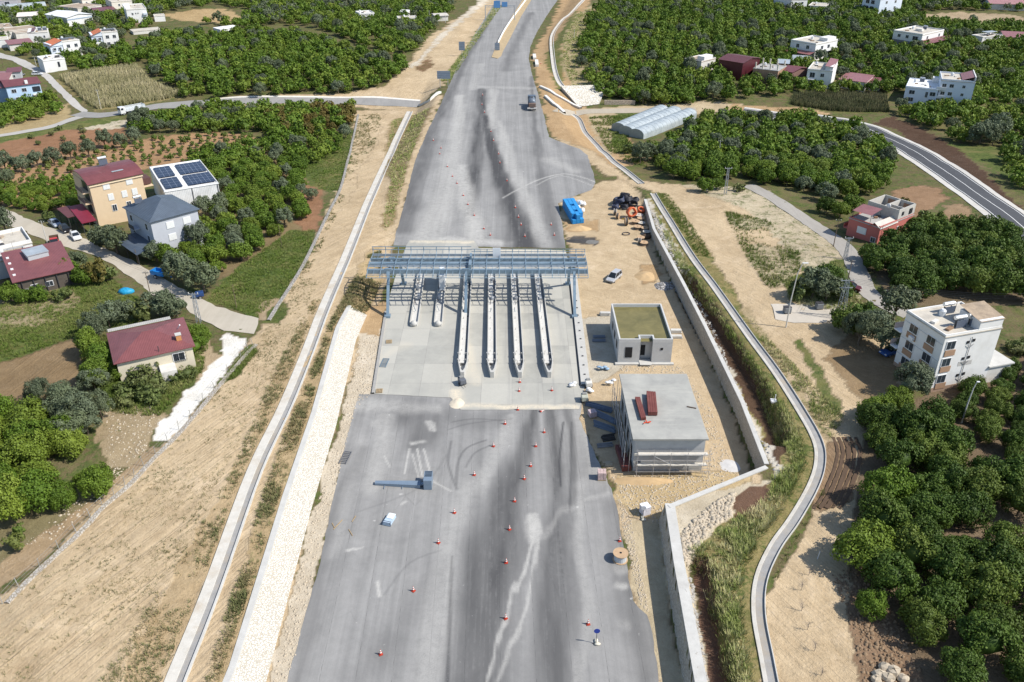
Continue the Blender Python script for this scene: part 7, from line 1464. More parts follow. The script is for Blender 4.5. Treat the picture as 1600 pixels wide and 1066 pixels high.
# blue trailer
p = T(251, 434); t = thing('farm_trailer', 'small bright blue farm trailer standing at the roadside below the grey house', 'trailer', (p[0], p[1], p[2] + .1), R(-20)); TB = paint('trailer_blue', (.02, .22, .58))
mb = MB(); mb.box((0, 0, .75), (3.2, 1.8, .12))
for s in (-1, 1): mb.box((0, s * .87, 1.15), (3.2, .08, .8)); mb.box((s * 1.57, 0, 1.15), (.08, 1.7, .8))
mb.build('tub', TB, t); MB().tube([(1.6, 0, .6), (3.0, 0, .45)], .06, 5).build('drawbar', TB, t)
for s in (-1, 1): wheel(t, -.3, s * 1.0, .42, .25)
p = T(313, 466); t = thing('farm_trailer', 'dark blue farm implement beside the lattice pole at the road bend', 'trailer', p, .4); MB().box((0, 0, .9), (1.5, 1.1, .9)).build('hopper', paint('deep_blue', (.03, .07, .2)), t, bevel=.1); MB().box((-.9, .3, .5), (.9, .5, .4)).build('frame', TB, t)
for s in (-1, 1): wheel(t, 0, s * .7, .35, .2)
# tarpaulin heap
p = T(197, 458); mb = MB(); mb.ell((p[0], p[1], p[2] + .25), (1.5, 1.1, .75), 12, .3, rnd); tag(mb.build('tarpaulin', M('tarp_cyan', (.02, .28, .50), .2, 1.5, .5), smooth=True), 'bright blue tarpaulin heap lying in the green field', 'tarpaulin')
# white cargo lorry on the side road
a = T(186, 181); b = T(228, 174); t = thing('cargo_lorry', 'white lorry with slatted cargo sides driving on the side road at upper left', 'lorry', ((a[0] + b[0]) / 2, (a[1] + b[1]) / 2, (a[2] + b[2]) / 2 + .1), math.atan2(a[1] - b[1], a[0] - b[0])); WP = paint('lorry_white', (.72, .73, .74))
MB().box((3.7, 0, 1.75), (1.9, 2.4, 2.3)).build('cab', WP, t, bevel=.15); MB().box((4.45, 0, 2.3), (.5, 2.1, .85)).build('windscreen', CGL, t);
for s in (-1, 1): MB().box((3.9, s * 1.18, 2.3), (.8, .12, .7)).build('side_window', CGL, t)
MB().box((-.9, 0, 1.05), (7.4, 1.0, .3)).build('chassis', DPIPE, t); MB().box((-1.0, 0, 1.3), (7.2, 2.45, .2)).build('bed', WP, t)
SLT = M('slat_pale', (.56, .60, .63), .08, 2, .5)
for s in (-1, 1):
 o = MB().box((-1.0, s * 1.2, 1.75), (7.2, .06, .7)).build('side_panel', SLT, t); mb = MB()
 for z in (2.25, 2.6): mb.box((-1.0, s * 1.2, z), (7.2, .05, .18))
 for k in range(7): mb.box((-4.5 + k * 1.17, s * 1.24, 2.0), (.08, .05, 1.4))
 mb.build('slat', SLT, o)
MB().box((-4.6, 0, 2.0), (.06, 2.4, 1.3)).build('tailgate', SLT, t)
for x in (-3.6, -2.4, 1.6, 3.5):
 for s in (-1, 1): wheel(t, x, s * 1.05, .5, .3)
# bitumen spray truck on the highway
a = W0(831, 173); t = thing('tank_truck', 'blue-grey tank truck with a spray bar driving away on the far highway', 'tank truck', (a[0] + .1, a[1] + 3.6, .05), R(90)); TP = paint('truck_blue', (.10, .125, .16))
MB().box((3.2, 0, 1.8), (1.8, 2.4, 2.5)).build('cab', TP, t, bevel=.15); MB().box((3.95, 0, 2.4), (.4, 2.0, .9)).build('windscreen', CGL, t); MB().box((3.0, 1.15, 2.4), (.8, .16, .7)).build('side_window', CGL, t); MB().box((3.0, -1.15, 2.4), (.8, .16, .7)).build('side_window', CGL, t)
MB().box((-.3, 0, .95), (7.6, 1.0, .3)).build('chassis', DPIPE, t)
MB().lathe([(.6, -2.4), (1.05, -2.2), (1.05, 2.0), (.6, 2.2)], (-.1, 0, 2.05), 18, 'x').build('tank', M('tank_bluegrey', (.17, .20, .24), .1, 1.5, .4, .2), t, smooth=True); t.scale = (1.12, 1.15, 1.15)
MB().box((.3, 0, 3.1), (2.0, .6, .14)).build('catwalk', DPIPE, t); MB().box((-3.0, 0, 1.5), (1.0, 2.1, 1.2)).build('pump_housing', M('pump_brown', (.17, .12, .10), .2, 2, .6), t, bevel=.06); MB().box((-3.9, 0, .8), (.5, 2.9, .3)).build('spray_bar', M('spray_white', (.55, .53, .50), .1, 2, .6), t)
for x in (-2.4, -1.2, 3.0):
 for s in (-1, 1): wheel(t, x, s * 1.0, .5, .3)
# waste containers in the yard, and small things
for px_, py_, l in ((1279, 484, 'dark grey wheeled waste container standing in the yard by the willow clump'), (1229, 490, 'grey wheeled waste container at the foot of the tall lamp post')):
 p = T(px_, py_); t = thing('waste_container', l, 'waste container', p, .15); MB().box((0, 0, .75), (1.3, 1.0, 1.0)).build('tub', M('bin_grey', (.17, .18, .19), .15, 2, .6), t, bevel=.06); MB().box((0, .1, 1.3), (1.36, .9, .12)).build('lid', M('bin_dark', (.05, .05, .055), .1, 2, .6), t)
 for x in (-.5, .5): MB().lathe([(.1, -.05), (.1, .05)], (x, -.4, .12), 10, 'y').build('wheel', TYRE, t)
p = T(1210, 629); t = thing('concrete_marker', 'small white concrete marker block on the grass beside the winding channel', 'marker', p); MB().box((0, 0, .15), (1.2, .9, .3)).build('base', FRM, t); MB().tube([(0, 0, .3), (0, 0, 1.3)], .07, 6).build('post', FRM, t)
# ================================================================ POLES, SIGNS AND WIRES
WOODPOLE = M('pole_wood', (.15, .11, .08), .2, 3, .85); CPOLE = M('pole_concrete', (.52, .51, .48), .1, 2, .8); LAT = M('lattice_zinc', (.34, .37, .40), .12, 2, .5, .3)
def pole(name, label, p, h, mat=WOODPOLE, arm=1.2, r=.11, lean=(0, 0), cat='utility pole'):
 t = thing(name, label, cat, p); MB().tube([(0, 0, -.4), (lean[0], lean[1], h)], r, 7, r * .65).build('mast', mat, t)
 if arm:
  mb = MB(); mb.box((lean[0], lean[1], h - .35), (arm, .1, .1)); mb.build('crossarm', DPIPE, t)
  for k in (-.45, 0, .45): MB().lathe([(.05, 0), (.07, .1), (.03, .2)], (lean[0] + k * arm, lean[1], h - .3), 7).build('insulator', M('porcelain', (.62, .60, .56), .05, 3, .3), t)
 return t
def lattice(label, p, h, w0=.55, w1=.22, arms=(0,), arm=1.8):
 t = thing('lattice_pole', label, 'lattice pole', p); mb = MB(); n = int(h / 1.1)
 def corner(k, z): f = w0 + (w1 - w0) * z / h; return ((-f, -f), (f, -f), (f, f), (-f, f))[k]
 for k in range(4): a, b = corner(k, 0), corner(k, h); mb.tube([(a[0], a[1], -.3), (b[0], b[1], h)], .055, 4)
 for i in range(n):
  z0, z1 = h * i / n, h * (i + 1) / n
  for k in range(4): a = corner(k, z0); b = corner((k + 1) % 4, z1); mb.tube([(a[0], a[1], z0), (b[0], b[1], z1)], .028, 3)
 mb.build('mast', LAT, t)
 for z in arms: MB().box((0, 0, h - .2 - z), (arm, .1, .12)).build('crossarm', LAT, t)
 for k in (-.45, .45): MB().lathe([(.06, 0), (.08, .15), (.04, .3)], (k * arm, 0, h - .1 - arms[0]), 7).build('insulator', M('porcelain', (.62, .60, .56), .05, 3, .3), t)
 return t
def hpole(base, top):
 'pole height so that its foot and tip fall where the photograph shows them'
 b = T(*base); best = min((abs(TOPY(b[0], b[1], b[2] + k * .1) - top), k * .1) for k in range(20, 260)); return b, best[1]
def TOPY(x, y, z):
 z -= CAM_H; d = y * math.cos(CAM_T) - z * math.sin(CAM_T); return 533 - CAM_F * (y * math.sin(CAM_T) + z * math.cos(CAM_T)) / d
TIPS = {}
def up(fn, label, base, top, key=None, **kw):
 b, h = hpole(base, top); fn(label, b, h, **kw) if fn is lattice else fn('utility_pole', label, b, h, **kw); TIPS[key or label] = (b[0], b[1], b[2] + h)
up(lattice, 'lattice pole at the roadside bend by the red-roofed bungalow', (311, 504), 458, 'A', arms=(0,), w0=.35, w1=.2)
up(pole, 'slim dark pole at the roadside near the blue trailer', (237, 468), 424, 'B', r=.09)
up(pole, 'dark pole standing by the grey house carport', (216, 413), 390, 'B2', r=.09, arm=0)
up(pole, 'pale pole beside the red pickup', (75, 383), 345, 'C', mat=CPOLE)
up(pole, 'thin dark pole in the green field near the sandy bench', (370, 483), 445, 'D', arm=0, r=.07)
up(pole, 'thin dark pole in the orchard left of the sandy bench', (440, 385), 352, 'E', arm=0, r=.06)
up(pole, 'pale concrete pole at the corner of the reed field by the side road', (158, 170), 140, 'F', mat=CPOLE)
up(pole, 'white concrete pole by the white house on the upper village road', (59, 111), 88, 'G', mat=CPOLE)
up(pole, 'dark pole on the upper village road at the left edge', (6, 106), 91, 'H')
up(pole, 'white pole in the trees below the long greenhouse', (66, 27), 15, 'I', mat=CPOLE, arm=0)
up(pole, 'dark pole at the brown terrace left of the highway', (543, 18), -2, 'J', arm=1.0)
up(pole, 'pale pole by the roofless ruin, left one', (671, 31), 16, 'K', mat=CPOLE, arm=0)
up(pole, 'pale pole by the roofless ruin, right one beside the dirt track', (696, 36), 17, 'L', mat=CPOLE, arm=0)
up(pole, 'white pole at the edge of the upper right orchard by the channel', (897, 60), 46, 'M', mat=CPOLE, arm=0)
up(pole, 'pale concrete pole in the orchard right of the tunnel greenhouses', (1122, 252), 219, 'N', mat=CPOLE)
up(lattice, 'small lattice pole in the scrub above the sandy track', (1133, 304), 262, 'O', w0=.3, w1=.18)
up(pole, 'dark wooden pole in front of the salmon-red house', (1302, 386), 342, 'P', r=.1)
up(lattice, 'tall grey lattice pole on the lane below the salmon-red house', (1320, 405), 371, 'Q', w0=.3, w1=.16)
up(pole, 'dark wooden pole by the lane above the maroon car', (1325, 437), 406, 'R', r=.1)
up(lattice, 'tallest lattice pylon with splayed legs beside the olive clump', (1312, 497), 437, 'S', w0=.75, w1=.22, arms=(0, 1.4), arm=2.4)
up(pole, 'dark wooden pole at the lane corner above the white apartment block', (1383, 480), 452, 'T', r=.1)
up(pole, 'dark pole standing by the gable of the salmon-red house', (1373, 383), 352, 'U', r=.07, arm=0)
up(pole, 'pale pole in the orchard at the top right edge', (1589, 136), 118, 'V', mat=CPOLE, arm=0)
up(pole, 'dark pole in the orchard below the tall bluish house', (1341, 17), 2, 'X', arm=0)
# lamp posts
def lamp(label, base, top, dx):
 b, h = hpole(base, top); t = thing('street_lamp', label, 'street lamp', b); MB().tube([(0, 0, -.3), (0, 0, h * .45), (dx * .15, 0, h * .85), (dx * .4, 0, h)], .12, 8, .06).build('mast', CPOLE, t)
 MB().box((dx * .4 + dx * .2, 0, h + .03), (abs(dx) * .45, .24, .12)).build('lamp_head', FRM, t)
lamp('tall pale street lamp by the waste container and the winding channel', (1228, 512), 411, 2.2)
lamp('slim street lamp among the small round trees in front of the apartment block', (1502, 662), 597, .9)
# wires
WIRE = M('cable_black', (.10, .10, .11), .1, 2, .5)
def wire(label, a, b, sag=.8, n=3, spread=.9):
 t = thing('overhead_wires', label, 'overhead wires'); A, B = np.array(a), np.array(b); d = B - A; s = np.array((-d[1], d[0], 0)); s /= np.linalg.norm(s) + 1e-9
 for k in range(n):
  o = s * (k - (n - 1) / 2) * spread; pts = [tuple(A + d * q / 14 + o - np.array((0, 0, sag * 4 * (q / 14) * (1 - q / 14)))) for q in range(15)]; MB().tube(pts, .018, 3, cap=False).build('wire', WIRE, t)
far_r = W0(1640, 462, 9.0)
wire('power lines crossing the citrus trees from the tallest pylon to the right edge', TIPS['S'], far_r, 1.2, 4, .7)
wire('power lines from the tall lane pole to the tallest pylon', TIPS['Q'], TIPS['S'], .6, 3, .5)
wire('power lines from the bungalow lattice pole to the slim roadside pole', TIPS['A'], TIPS['B'], .6, 2, .5)
wire('power lines from the slim roadside pole to the pole by the red pickup', TIPS['B'], TIPS['C'], .8, 2, .5)
# ---- motorway signs
SGB = M('sign_board_back', (.21, .26, .33), .12, 1, .5, .2); SGBL = M('sign_blue_face', (.10, .25, .50), .1, 1, .45)
def road_sign(label, base, top, w, hb, posts=2, mat=SGB):
 b = W0(base[0], base[1], 0); h = min((abs(TOPY(b[0], b[1], k * .1) - top), k * .1) for k in range(20, 160))[1]; z = hz(b[0], b[1]); t = thing('road_sign', label, 'road sign', (b[0], b[1], z)); h -= z
 for k in range(posts):
  x = 0 if posts == 1 else (-.3 + .6 * k) * w; MB().tube([(x, 0, -.3), (x, 0, h - .1)], .1, 6).build('post', LAT, t)
 o = MB().box((0, -.12, h - hb / 2), (w, .1, hb)).build('board', mat, t); mb = MB()
 for q in range(3): mb.box((0, -.2, h - hb * (.2 + .3 * q)), (w, .05, .07))
 mb.build('stiffener', LAT, o)
road_sign('grey-backed road sign on two posts left of the far highway, the nearer one', (694, 137), 111, 5.0, 2.9)
road_sign('grey-backed road sign beside the left edge of the far highway, the farther one', (722, 88), 65, 2.6, 3.7, 1)
road_sign('pointed-looking grey sign standing on the tip of the highway median', (777, 80), 67, 2.2, 3.2, 1)
a, b = W0(758.5, 32), W0(804, 32); t = thing('sign_gantry', 'overhead sign gantry with blue boards across the left carriageway at the top', 'sign gantry'); hG = 7.6
for q in (a, b): MB().tube([(q[0], q[1], -.2), (q[0], q[1], hG)], .22, 6).build('post', LAT, t)
for z in (hG, hG - .8): MB().tube([(a[0], a[1], z), (b[0], b[1], z)], .13, 6).build('beam', LAT, t)
mb = MB(); n = 12
for k in range(n): x0 = a[0] + (b[0] - a[0]) * k / n; x1 = a[0] + (b[0] - a[0]) * (k + 1) / n; mb.tube([(x0, a[1], hG - .8 * (k % 2)), (x1, a[1], hG - .8 * ((k + 1) % 2))], .05, 4)
mb.build('lattice', LAT, t)
for fx_, wv, hv in ((.40, 3.4, 3.6), (.66, 3.0, 2.4)): MB().box((a[0] + (b[0] - a[0]) * fx_, a[1] - .3, hG + .6), (wv, .12, hv)).build('board', SGBL, t)
# ================================================================ TREES AND PLANTS
def leaf_mat(name, dark, light, warm, trans=.14):
 m, nt, bs = new_mat(name); at = nn(nt, 'ShaderNodeAttribute', attribute_name='tint').outputs['Fac']; tv = nn(nt, 'ShaderNodeAttribute', attribute_name='trv').outputs['Fac']
 oi = nn(nt, 'ShaderNodeObjectInfo').outputs['Random']; r = mth(nt, 'FRACT', mth(nt, 'ADD', oi, tv))
 c = mixc(nt, at, dark, light); c = mixc(nt, mth(nt, 'MULTIPLY', ramp(nt, r, .45, 1.0), .6), c, warm)
 c = mixc(nt, mth(nt, 'MULTIPLY', ramp(nt, mth(nt, 'FRACT', mth(nt, 'MULTIPLY', r, 7.3)), .3, 1.0), .35), c, tuple(q * .55 for q in dark))
 n = ramp(nt, noise(nt, .05, 3, .6, wpos(nt)), .35, .65); c = mixc(nt, mth(nt, 'MULTIPLY', n, .35), c, mixc(nt, 1.0, c, (.72, .80, .62), 'MULTIPLY'))
 nt.links.new(c, bs.inputs['Base Color']); bs.inputs['Roughness'].default_value = .6; bs.inputs['Specular IOR Level'].default_value = .22
 tr = nn(nt, 'ShaderNodeBsdfTranslucent'); nt.links.new(c, tr.inputs[0]); mx = nn(nt, 'ShaderNodeMixShader'); mx.inputs[0].default_value = trans
 nt.links.new(bs.outputs[0], mx.inputs[1]); nt.links.new(tr.outputs[0], mx.inputs[2]); nt.links.new(mx.outputs[0], nt.nodes['Material Output'].inputs[0]); return m
LM = {'dense': leaf_mat('shade_dark_citrus_leaves', (.033, .068, .011), (.108, .168, .026), (.17, .21, .038)),  # 'dense': darker copy of citrus, shade away from the sun put into leaf colour
 'citrus': leaf_mat('citrus_leaves', (.052, .102, .011), (.158, .24, .028), (.225, .27, .04)),
 'olive': leaf_mat('olive_leaves', (.078, .10, .056), (.185, .22, .138), (.15, .175, .09)),
 'young': leaf_mat('young_leaves', (.075, .12, .022), (.18, .24, .055), (.23, .22, .07)),
 'amber': leaf_mat('amber_leaves', (.10, .085, .02), (.20, .17, .045), (.23, .15, .05)),
 'scrub': leaf_mat('scrub_leaves', (.07, .10, .028), (.17, .205, .065), (.22, .20, .09))}
BARK = M('bark', (.14, .11, .08), .25, 3, .9)
def crown_arrays(seed, nl, R_, zc, rz_, leaf, nclump, core=.74, open_=0.0):
 g = np.random.default_rng(seed); dirs = g.normal(size=(nclump * 3, 3)); dirs /= np.linalg.norm(dirs, axis=1)[:, None]; dirs = dirs[dirs[:, 2] > -.45][:nclump]; k = len(dirs)
 sc = np.array((R_, R_, rz_)); lob = 1 + .16 * np.sin(np.arctan2(dirs[:, 1], dirs[:, 0]) * g.integers(2, 4) + g.uniform(0, 6)) ; cc = dirs * sc * (g.uniform(.58, .86, k) * lob)[:, None]; rc = g.uniform(.24, .40, k) * R_
 ci = g.integers(0, k, nl); d = g.normal(size=(nl, 3)); d /= np.linalg.norm(d, axis=1)[:, None]; d = d + dirs[ci] * .75; d /= np.linalg.norm(d, axis=1)[:, None]
 P_ = cc[ci] + d * (rc[ci] * g.uniform(.65, 1.08, nl))[:, None]; n = d + g.normal(size=(nl, 3)) * .5; n /= np.linalg.norm(n, axis=1)[:, None]
 u = np.cross(n, g.normal(size=(nl, 3))); u /= np.linalg.norm(u, axis=1)[:, None]; v = np.cross(n, u); s = leaf * g.uniform(.6, 1.35, nl)
 V = np.stack([P_ + u * s[:, None], P_ + v * (s * .62)[:, None], P_ - u * s[:, None], P_ - v * (s * .62)[:, None]], 1).reshape(-1, 3); F = np.arange(4 * nl).reshape(-1, 4)
 tint = np.clip(g.uniform(0, 1, k)[ci] * .45 + g.uniform(0, 1, nl) * .45 + .1, 0, 1); T_ = np.repeat(tint, 4)
 if core:
  a = 9; b = 6; th, ph = np.meshgrid(np.linspace(0, math.pi, b), np.arange(a) * 2 * math.pi / a, indexing='ij'); rr = core * g.uniform(.85, 1.12, th.shape)
  CV = np.stack([R_ * rr * np.sin(th) * np.cos(ph), R_ * rr * np.sin(th) * np.sin(ph), rz_ * rr * np.cos(th) * .95], 2).reshape(-1, 3)
  CF = np.array([(i * a + j, (i + 1) * a + j, (i + 1) * a + (j + 1) % a, i * a + (j + 1) % a) for i in range(b - 1) for j in range(a)])
  F = np.concatenate([F, CF + len(V)]); V = np.concatenate([V, CV]); T_ = np.concatenate([T_, np.full(len(CV), .25)])
 V[:, 2] += zc; V[:, 2] = np.maximum(V[:, 2], .12); return V, F, T_
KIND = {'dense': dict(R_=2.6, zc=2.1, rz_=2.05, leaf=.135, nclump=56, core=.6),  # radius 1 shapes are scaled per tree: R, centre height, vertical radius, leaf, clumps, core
 'citrus': dict(R_=2.6, zc=2.1, rz_=2.05, leaf=.135, nclump=56, core=.6), 'olive': dict(R_=2.4, zc=2.7, rz_=2.0, leaf=.125, nclump=38, core=.42),
 'young': dict(R_=.95, zc=.95, rz_=.9, leaf=.13, nclump=18, core=.6), 'amber': dict(R_=1.8, zc=1.6, rz_=1.5, leaf=.17, nclump=28, core=.6), 'scrub': dict(R_=1.2, zc=.75, rz_=.9, leaf=.14, nclump=18, core=.55)}
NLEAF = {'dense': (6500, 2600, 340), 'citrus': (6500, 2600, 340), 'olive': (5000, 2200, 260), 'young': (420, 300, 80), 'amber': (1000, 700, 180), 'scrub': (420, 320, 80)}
LOD = {}
def crown_mesh(kind, lod, var):
 key = (kind, lod, var)
 if key not in LOD:
  k = dict(KIND[kind]);
  if lod: k['leaf'] *= 1.5
  V, F, T_ = crown_arrays(100 + var * 7 + lod, NLEAF[kind][lod], **k)
  o = npmesh(kind + '_crown', V, F, LM[kind], {'tint': ('FLOAT', 'POINT', T_)}); me = o.data; bpy.data.objects.remove(o)
  LOD[key] = me
 return LOD[key]
TRK = {}
def trunk_mesh(kind):
 if kind not in TRK:
  k = KIND[kind]; mb = MB(); r = .07 * k['R_']; mb.tube([(0, 0, -.3), (.03, .02, k['zc'] * .45), (.0, .05, k['zc'] * .8)], r, 7, r * .7)
  for a in (0, 2.1, 4.2): mb.tube([(0, 0, k['zc'] * .4), (.35 * k['R_'] * math.cos(a), .35 * k['R_'] * math.sin(a), k['zc'] * 1.05)], r * .6, 5, r * .25)
  o = mb.build(kind + '_trunk', BARK); TRK[kind] = o.data; bpy.data.objects.remove(o)
 return TRK[kind]
TREES = []                                            # (kind, x, y, z, scale, label, group)
ROADS = [[(p[0], p[1]) for p in cross], [(p[0], p[1]) for p in crossr], lane, [(p[0], p[1]) for p in cr]]
VP = [(p[0], p[1]) for p in TL([(-15, 318), (25, 334), (60, 350), (100, 362), (140, 378), (185, 398), (215, 412), (262, 440), (330, 476), (372, 490), (405, 498), (398, 522), (350, 517), (310, 498), (288, 480), (240, 463), (200, 430), (160, 405), (130, 394), (92, 384), (40, 362), (-15, 346)])]
VU = [(p[0], p[1]) for p in TL([(-15, 84), (22, 92), (54, 108), (73, 124), (98, 146), (120, 170)])]
def free(x, y, mar):
 ok = np.ones(len(x), bool)
 for fx, fy, rz_, w, d in FOOT:
  dx, dy = x - fx, y - fy; u = dx * math.cos(rz_) + dy * math.sin(rz_); v = -dx * math.sin(rz_) + dy * math.cos(rz_)
  ok &= ~((u > -mar) & (u < w + mar) & (v > -mar) & (v < d + mar))
 for ln_, w in zip(ROADS, (4.2, 5.6, 3.2, 3.0)): ok &= dpoly(x, y, ln_) > w
 ok &= dpoly(x, y, VU) > 4.0; ok &= ~inpoly(x, y, VP); return ok
ORCH = 0
def orchard(pts, kind, sp, deg, s0, s1, label, jit=.22, keep=1.0, mar=1.6, mix=None):
 global ORCH; ORCH += 1; g = np.random.default_rng(ORCH * 13); w = [(p[0], p[1]) for p in TL(pts)]; P_ = np.array(w); c = P_.mean(0); rad = np.linalg.norm(P_ - c, axis=1).max() + sp; n = int(rad / sp) + 1
 i, j = np.meshgrid(np.arange(-n, n + 1), np.arange(-n, n + 1)); u = (i.ravel() + g.uniform(-jit, jit, i.size)) * sp; v = (j.ravel() + g.uniform(-jit, jit, i.size)) * sp; a = R(deg)
 x = c[0] + u * math.cos(a) - v * math.sin(a); y = c[1] + u * math.sin(a) + v * math.cos(a); k = inpoly(x, y, w) & (g.random(len(x)) < keep); x, y = x[k], y[k]; k = free(x, y, mar); x, y = x[k], y[k]; z = hgt(x, y)
 s = g.uniform(s0, s1, len(x)); mx = g.random(len(x))
 for q in range(len(x)):
  kd, lb = kind, label
  if mix and mx[q] < mix[1]: kd, lb = mix[0], mix[2]
  TREES.append((kd, float(x[q]), float(y[q]), float(z[q]), float(s[q]), lb, lb.split(' in ')[0].split(' on ')[0].split(' of ')[0] + ' group %d' % ORCH))
def single(px, py, kind, s, label, group='single trees and bushes'):
 p = T(px, py); TREES.append((kind, p[0], p[1], p[2], s, label, group))
OL = 'grey-green olive tree scattered among the darker citrus of that orchard'
orchard([(104, 124), (200, 80), (262, 58), (330, 52), (410, 50), (482, 58), (560, 82), (640, 104), (622, 120), (596, 138), (540, 150), (420, 153), (330, 160), (290, 158), (262, 138), (240, 122), (218, 100), (150, 112)], 'citrus', 5.4, 20, .85, 1.15, 'dense dark citrus tree in the large orchard left of the highway above the side road', mix=('olive', .07, 'grey olive tree in the large citrus orchard left of the highway above the side road'))
orchard([(250, 0), (720, -4), (706, 20), (668, 56), (642, 86), (600, 88), (540, 66), (470, 40), (420, 40), (380, 44), (300, 40), (380, 34), (392, 20), (350, 8), (262, 20)], 'citrus', 6.0, 35, .85, 1.2, 'citrus tree in the far orchard at the top left of the highway', keep=.9, mix=('olive', .25, 'grey olive tree in the far orchard at the top left of the highway'))
orchard([(-20, -6), (250, -6), (262, 22), (240, 40), (205, 62), (190, 80), (110, 120), (82, 118), (60, 100), (20, 88), (-20, 80)], 'citrus', 6.6, 10, .75, 1.15, 'green tree in the gardens of the upper left village', keep=.85, mar=2.2, mix=('olive', .35, 'grey-green tree in the gardens of the upper left village'))
orchard([(-10, 168), (60, 150), (102, 154), (100, 176), (60, 190), (-10, 204)], 'citrus', 4.6, 15, .7, .95, 'round citrus tree in the small plot at the left edge below the blue house')
orchard([(196, 190), (262, 184), (340, 172), (420, 172), (480, 170), (500, 184), (430, 222), (400, 212), (330, 204), (230, 214), (210, 208)], 'citrus', 4.6, 10, .8, 1.1, 'citrus tree in the strip just below the side road on the left', mix=('olive', .18, 'grey olive tree in the strip just below the side road on the left'))
orchard([(420, 180), (500, 170), (556, 172), (556, 196), (520, 210), (470, 218), (430, 222)], 'amber', 3.6, 20, .7, 1.15, 'yellowish brown tree in the patch by the bench corner below the side road', mix=('citrus', .2, 'green tree in the yellowish patch by the bench corner below the side road'))
orchard([(-10, 258), (110, 246), (200, 226), (330, 208), (402, 215), (402, 230), (330, 250), (250, 258), (130, 268), (60, 292), (-10, 300)], 'young', 3.9, 65, .5, 1.1, 'young citrus bush in the brown plot behind the yellow apartment house')
orchard([(-10, 300), (60, 290), (128, 276), (140, 330), (60, 336), (-10, 322)], 'citrus', 4.3, 65, .5, .7, 'small citrus tree in the rows left of the yellow apartment house')
orchard([(300, 252), (400, 226), (470, 222), (520, 214), (548, 212), (530, 238), (482, 262), (470, 290), (494, 318), (470, 360), (440, 372), (400, 400), (330, 436), (262, 422), (238, 404), (318, 372), (330, 318), (345, 300), (300, 276)], 'citrus', 4.5, 25, .66, .95, 'dense citrus tree in the orchard right of the grey and the solar-roofed buildings', mix=('olive', .10, 'grey olive tree in the orchard right of the grey and the solar-roofed buildings'))
orchard([(-30, 640), (40, 650), (96, 690), (132, 705), (130, 745), (108, 772), (62, 800), (30, 812), (-30, 820)], 'citrus', 4.6, 30, .95, 1.2, 'large bright citrus tree in the near orchard at the left edge')
orchard([(-20, 632), (60, 622), (140, 640), (170, 660), (160, 700), (130, 690), (60, 650)], 'olive', 5.0, 10, .8, 1.1, 'grey olive tree behind the near citrus orchard at the left edge', keep=.8)
orchard([(130, 575), (200, 570), (300, 560), (300, 600), (240, 640), (190, 640), (150, 600)], 'scrub', 2.4, 30, .8, 1.6, 'bush in the overgrown patch below the red-roofed bungalow', keep=.8)
orchard([(-10, 222), (60, 206), (190, 196), (200, 222), (110, 240), (-10, 250)], 'scrub', 7.5, 30, .6, 1.0, 'dark little bush in the reddish field at the left', keep=.6)
orchard([(940, 8), (1010, -4), (1330, -6), (1330, 66), (1300, 148), (1240, 148), (1150, 158), (1060, 164), (1000, 164), (940, 156), (912, 130), (905, 98), (905, 60)], 'citrus', 5.4, -12, .85, 1.18, 'dark citrus tree in the big orchard right of the far highway', mix=('olive', .13, 'grey olive tree in the big orchard right of the far highway'))
orchard([(1330, -6), (1640, -6), (1640, 20), (1560, 18), (1480, 16), (1420, 22), (1440, 36), (1540, 44), (1640, 42), (1640, 160), (1540, 158), (1420, 170), (1400, 150), (1300, 148), (1330, 66)], 'citrus', 5.4, -12, .85, 1.18, 'dark citrus tree in the orchards around the upper right houses', mix=('olive', .13, 'grey olive tree in the orchards around the upper right houses'))
orchard([(1100, 186), (1230, 182), (1290, 196), (1345, 208), (1388, 238), (1400, 270), (1390, 290), (1330, 312), (1300, 322), (1240, 300), (1160, 282), (1110, 288), (1060, 284), (1000, 248), (1040, 226)], 'citrus', 4.8, -15, .85, 1.12, 'citrus tree in the orchard between the tunnel greenhouses and the curved road', mix=('olive', .16, 'grey olive tree in the orchard between the tunnel greenhouses and the curved road'))
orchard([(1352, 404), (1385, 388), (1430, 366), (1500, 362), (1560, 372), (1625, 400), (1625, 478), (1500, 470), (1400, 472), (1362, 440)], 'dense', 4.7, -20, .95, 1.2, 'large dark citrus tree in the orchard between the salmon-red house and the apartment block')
orchard([(1398, 176), (1470, 170), (1640, 160), (1640, 330), (1585, 292), (1560, 232), (1500, 224), (1440, 200)], 'citrus', 5.2, -20, .85, 1.15, 'citrus tree in the orchard on the outer side of the curved road', keep=.72, mix=('olive', .15, 'grey olive tree in the orchard on the outer side of the curved road'))
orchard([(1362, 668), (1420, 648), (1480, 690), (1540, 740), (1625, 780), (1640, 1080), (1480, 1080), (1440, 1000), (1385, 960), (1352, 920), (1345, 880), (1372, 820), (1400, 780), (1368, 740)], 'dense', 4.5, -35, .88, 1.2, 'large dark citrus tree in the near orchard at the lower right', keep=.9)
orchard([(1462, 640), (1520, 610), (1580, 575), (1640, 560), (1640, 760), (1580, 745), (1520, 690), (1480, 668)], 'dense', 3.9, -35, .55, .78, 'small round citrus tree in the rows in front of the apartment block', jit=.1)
orchard([(1575, 545), (1640, 520), (1640, 556), (1590, 566)], 'scrub', 1.8, 0, .9, 1.3, 'vine-like bush behind the annex of the apartment block')
orchard([(1345, 395), (1420, 360), (1500, 340), (1600, 366), (1600, 380), (1500, 356), (1430, 364)], 'scrub', 4.5, 0, .8, 1.5, 'bush along the verge between the curved road and the dark citrus orchard', keep=.6)
orchard([(1440, 104), (1530, 96), (1530, 118), (1470, 124)], 'young', 3.6, 85, .8, 1.2, 'young bush in the striped clearing behind the tall white house')
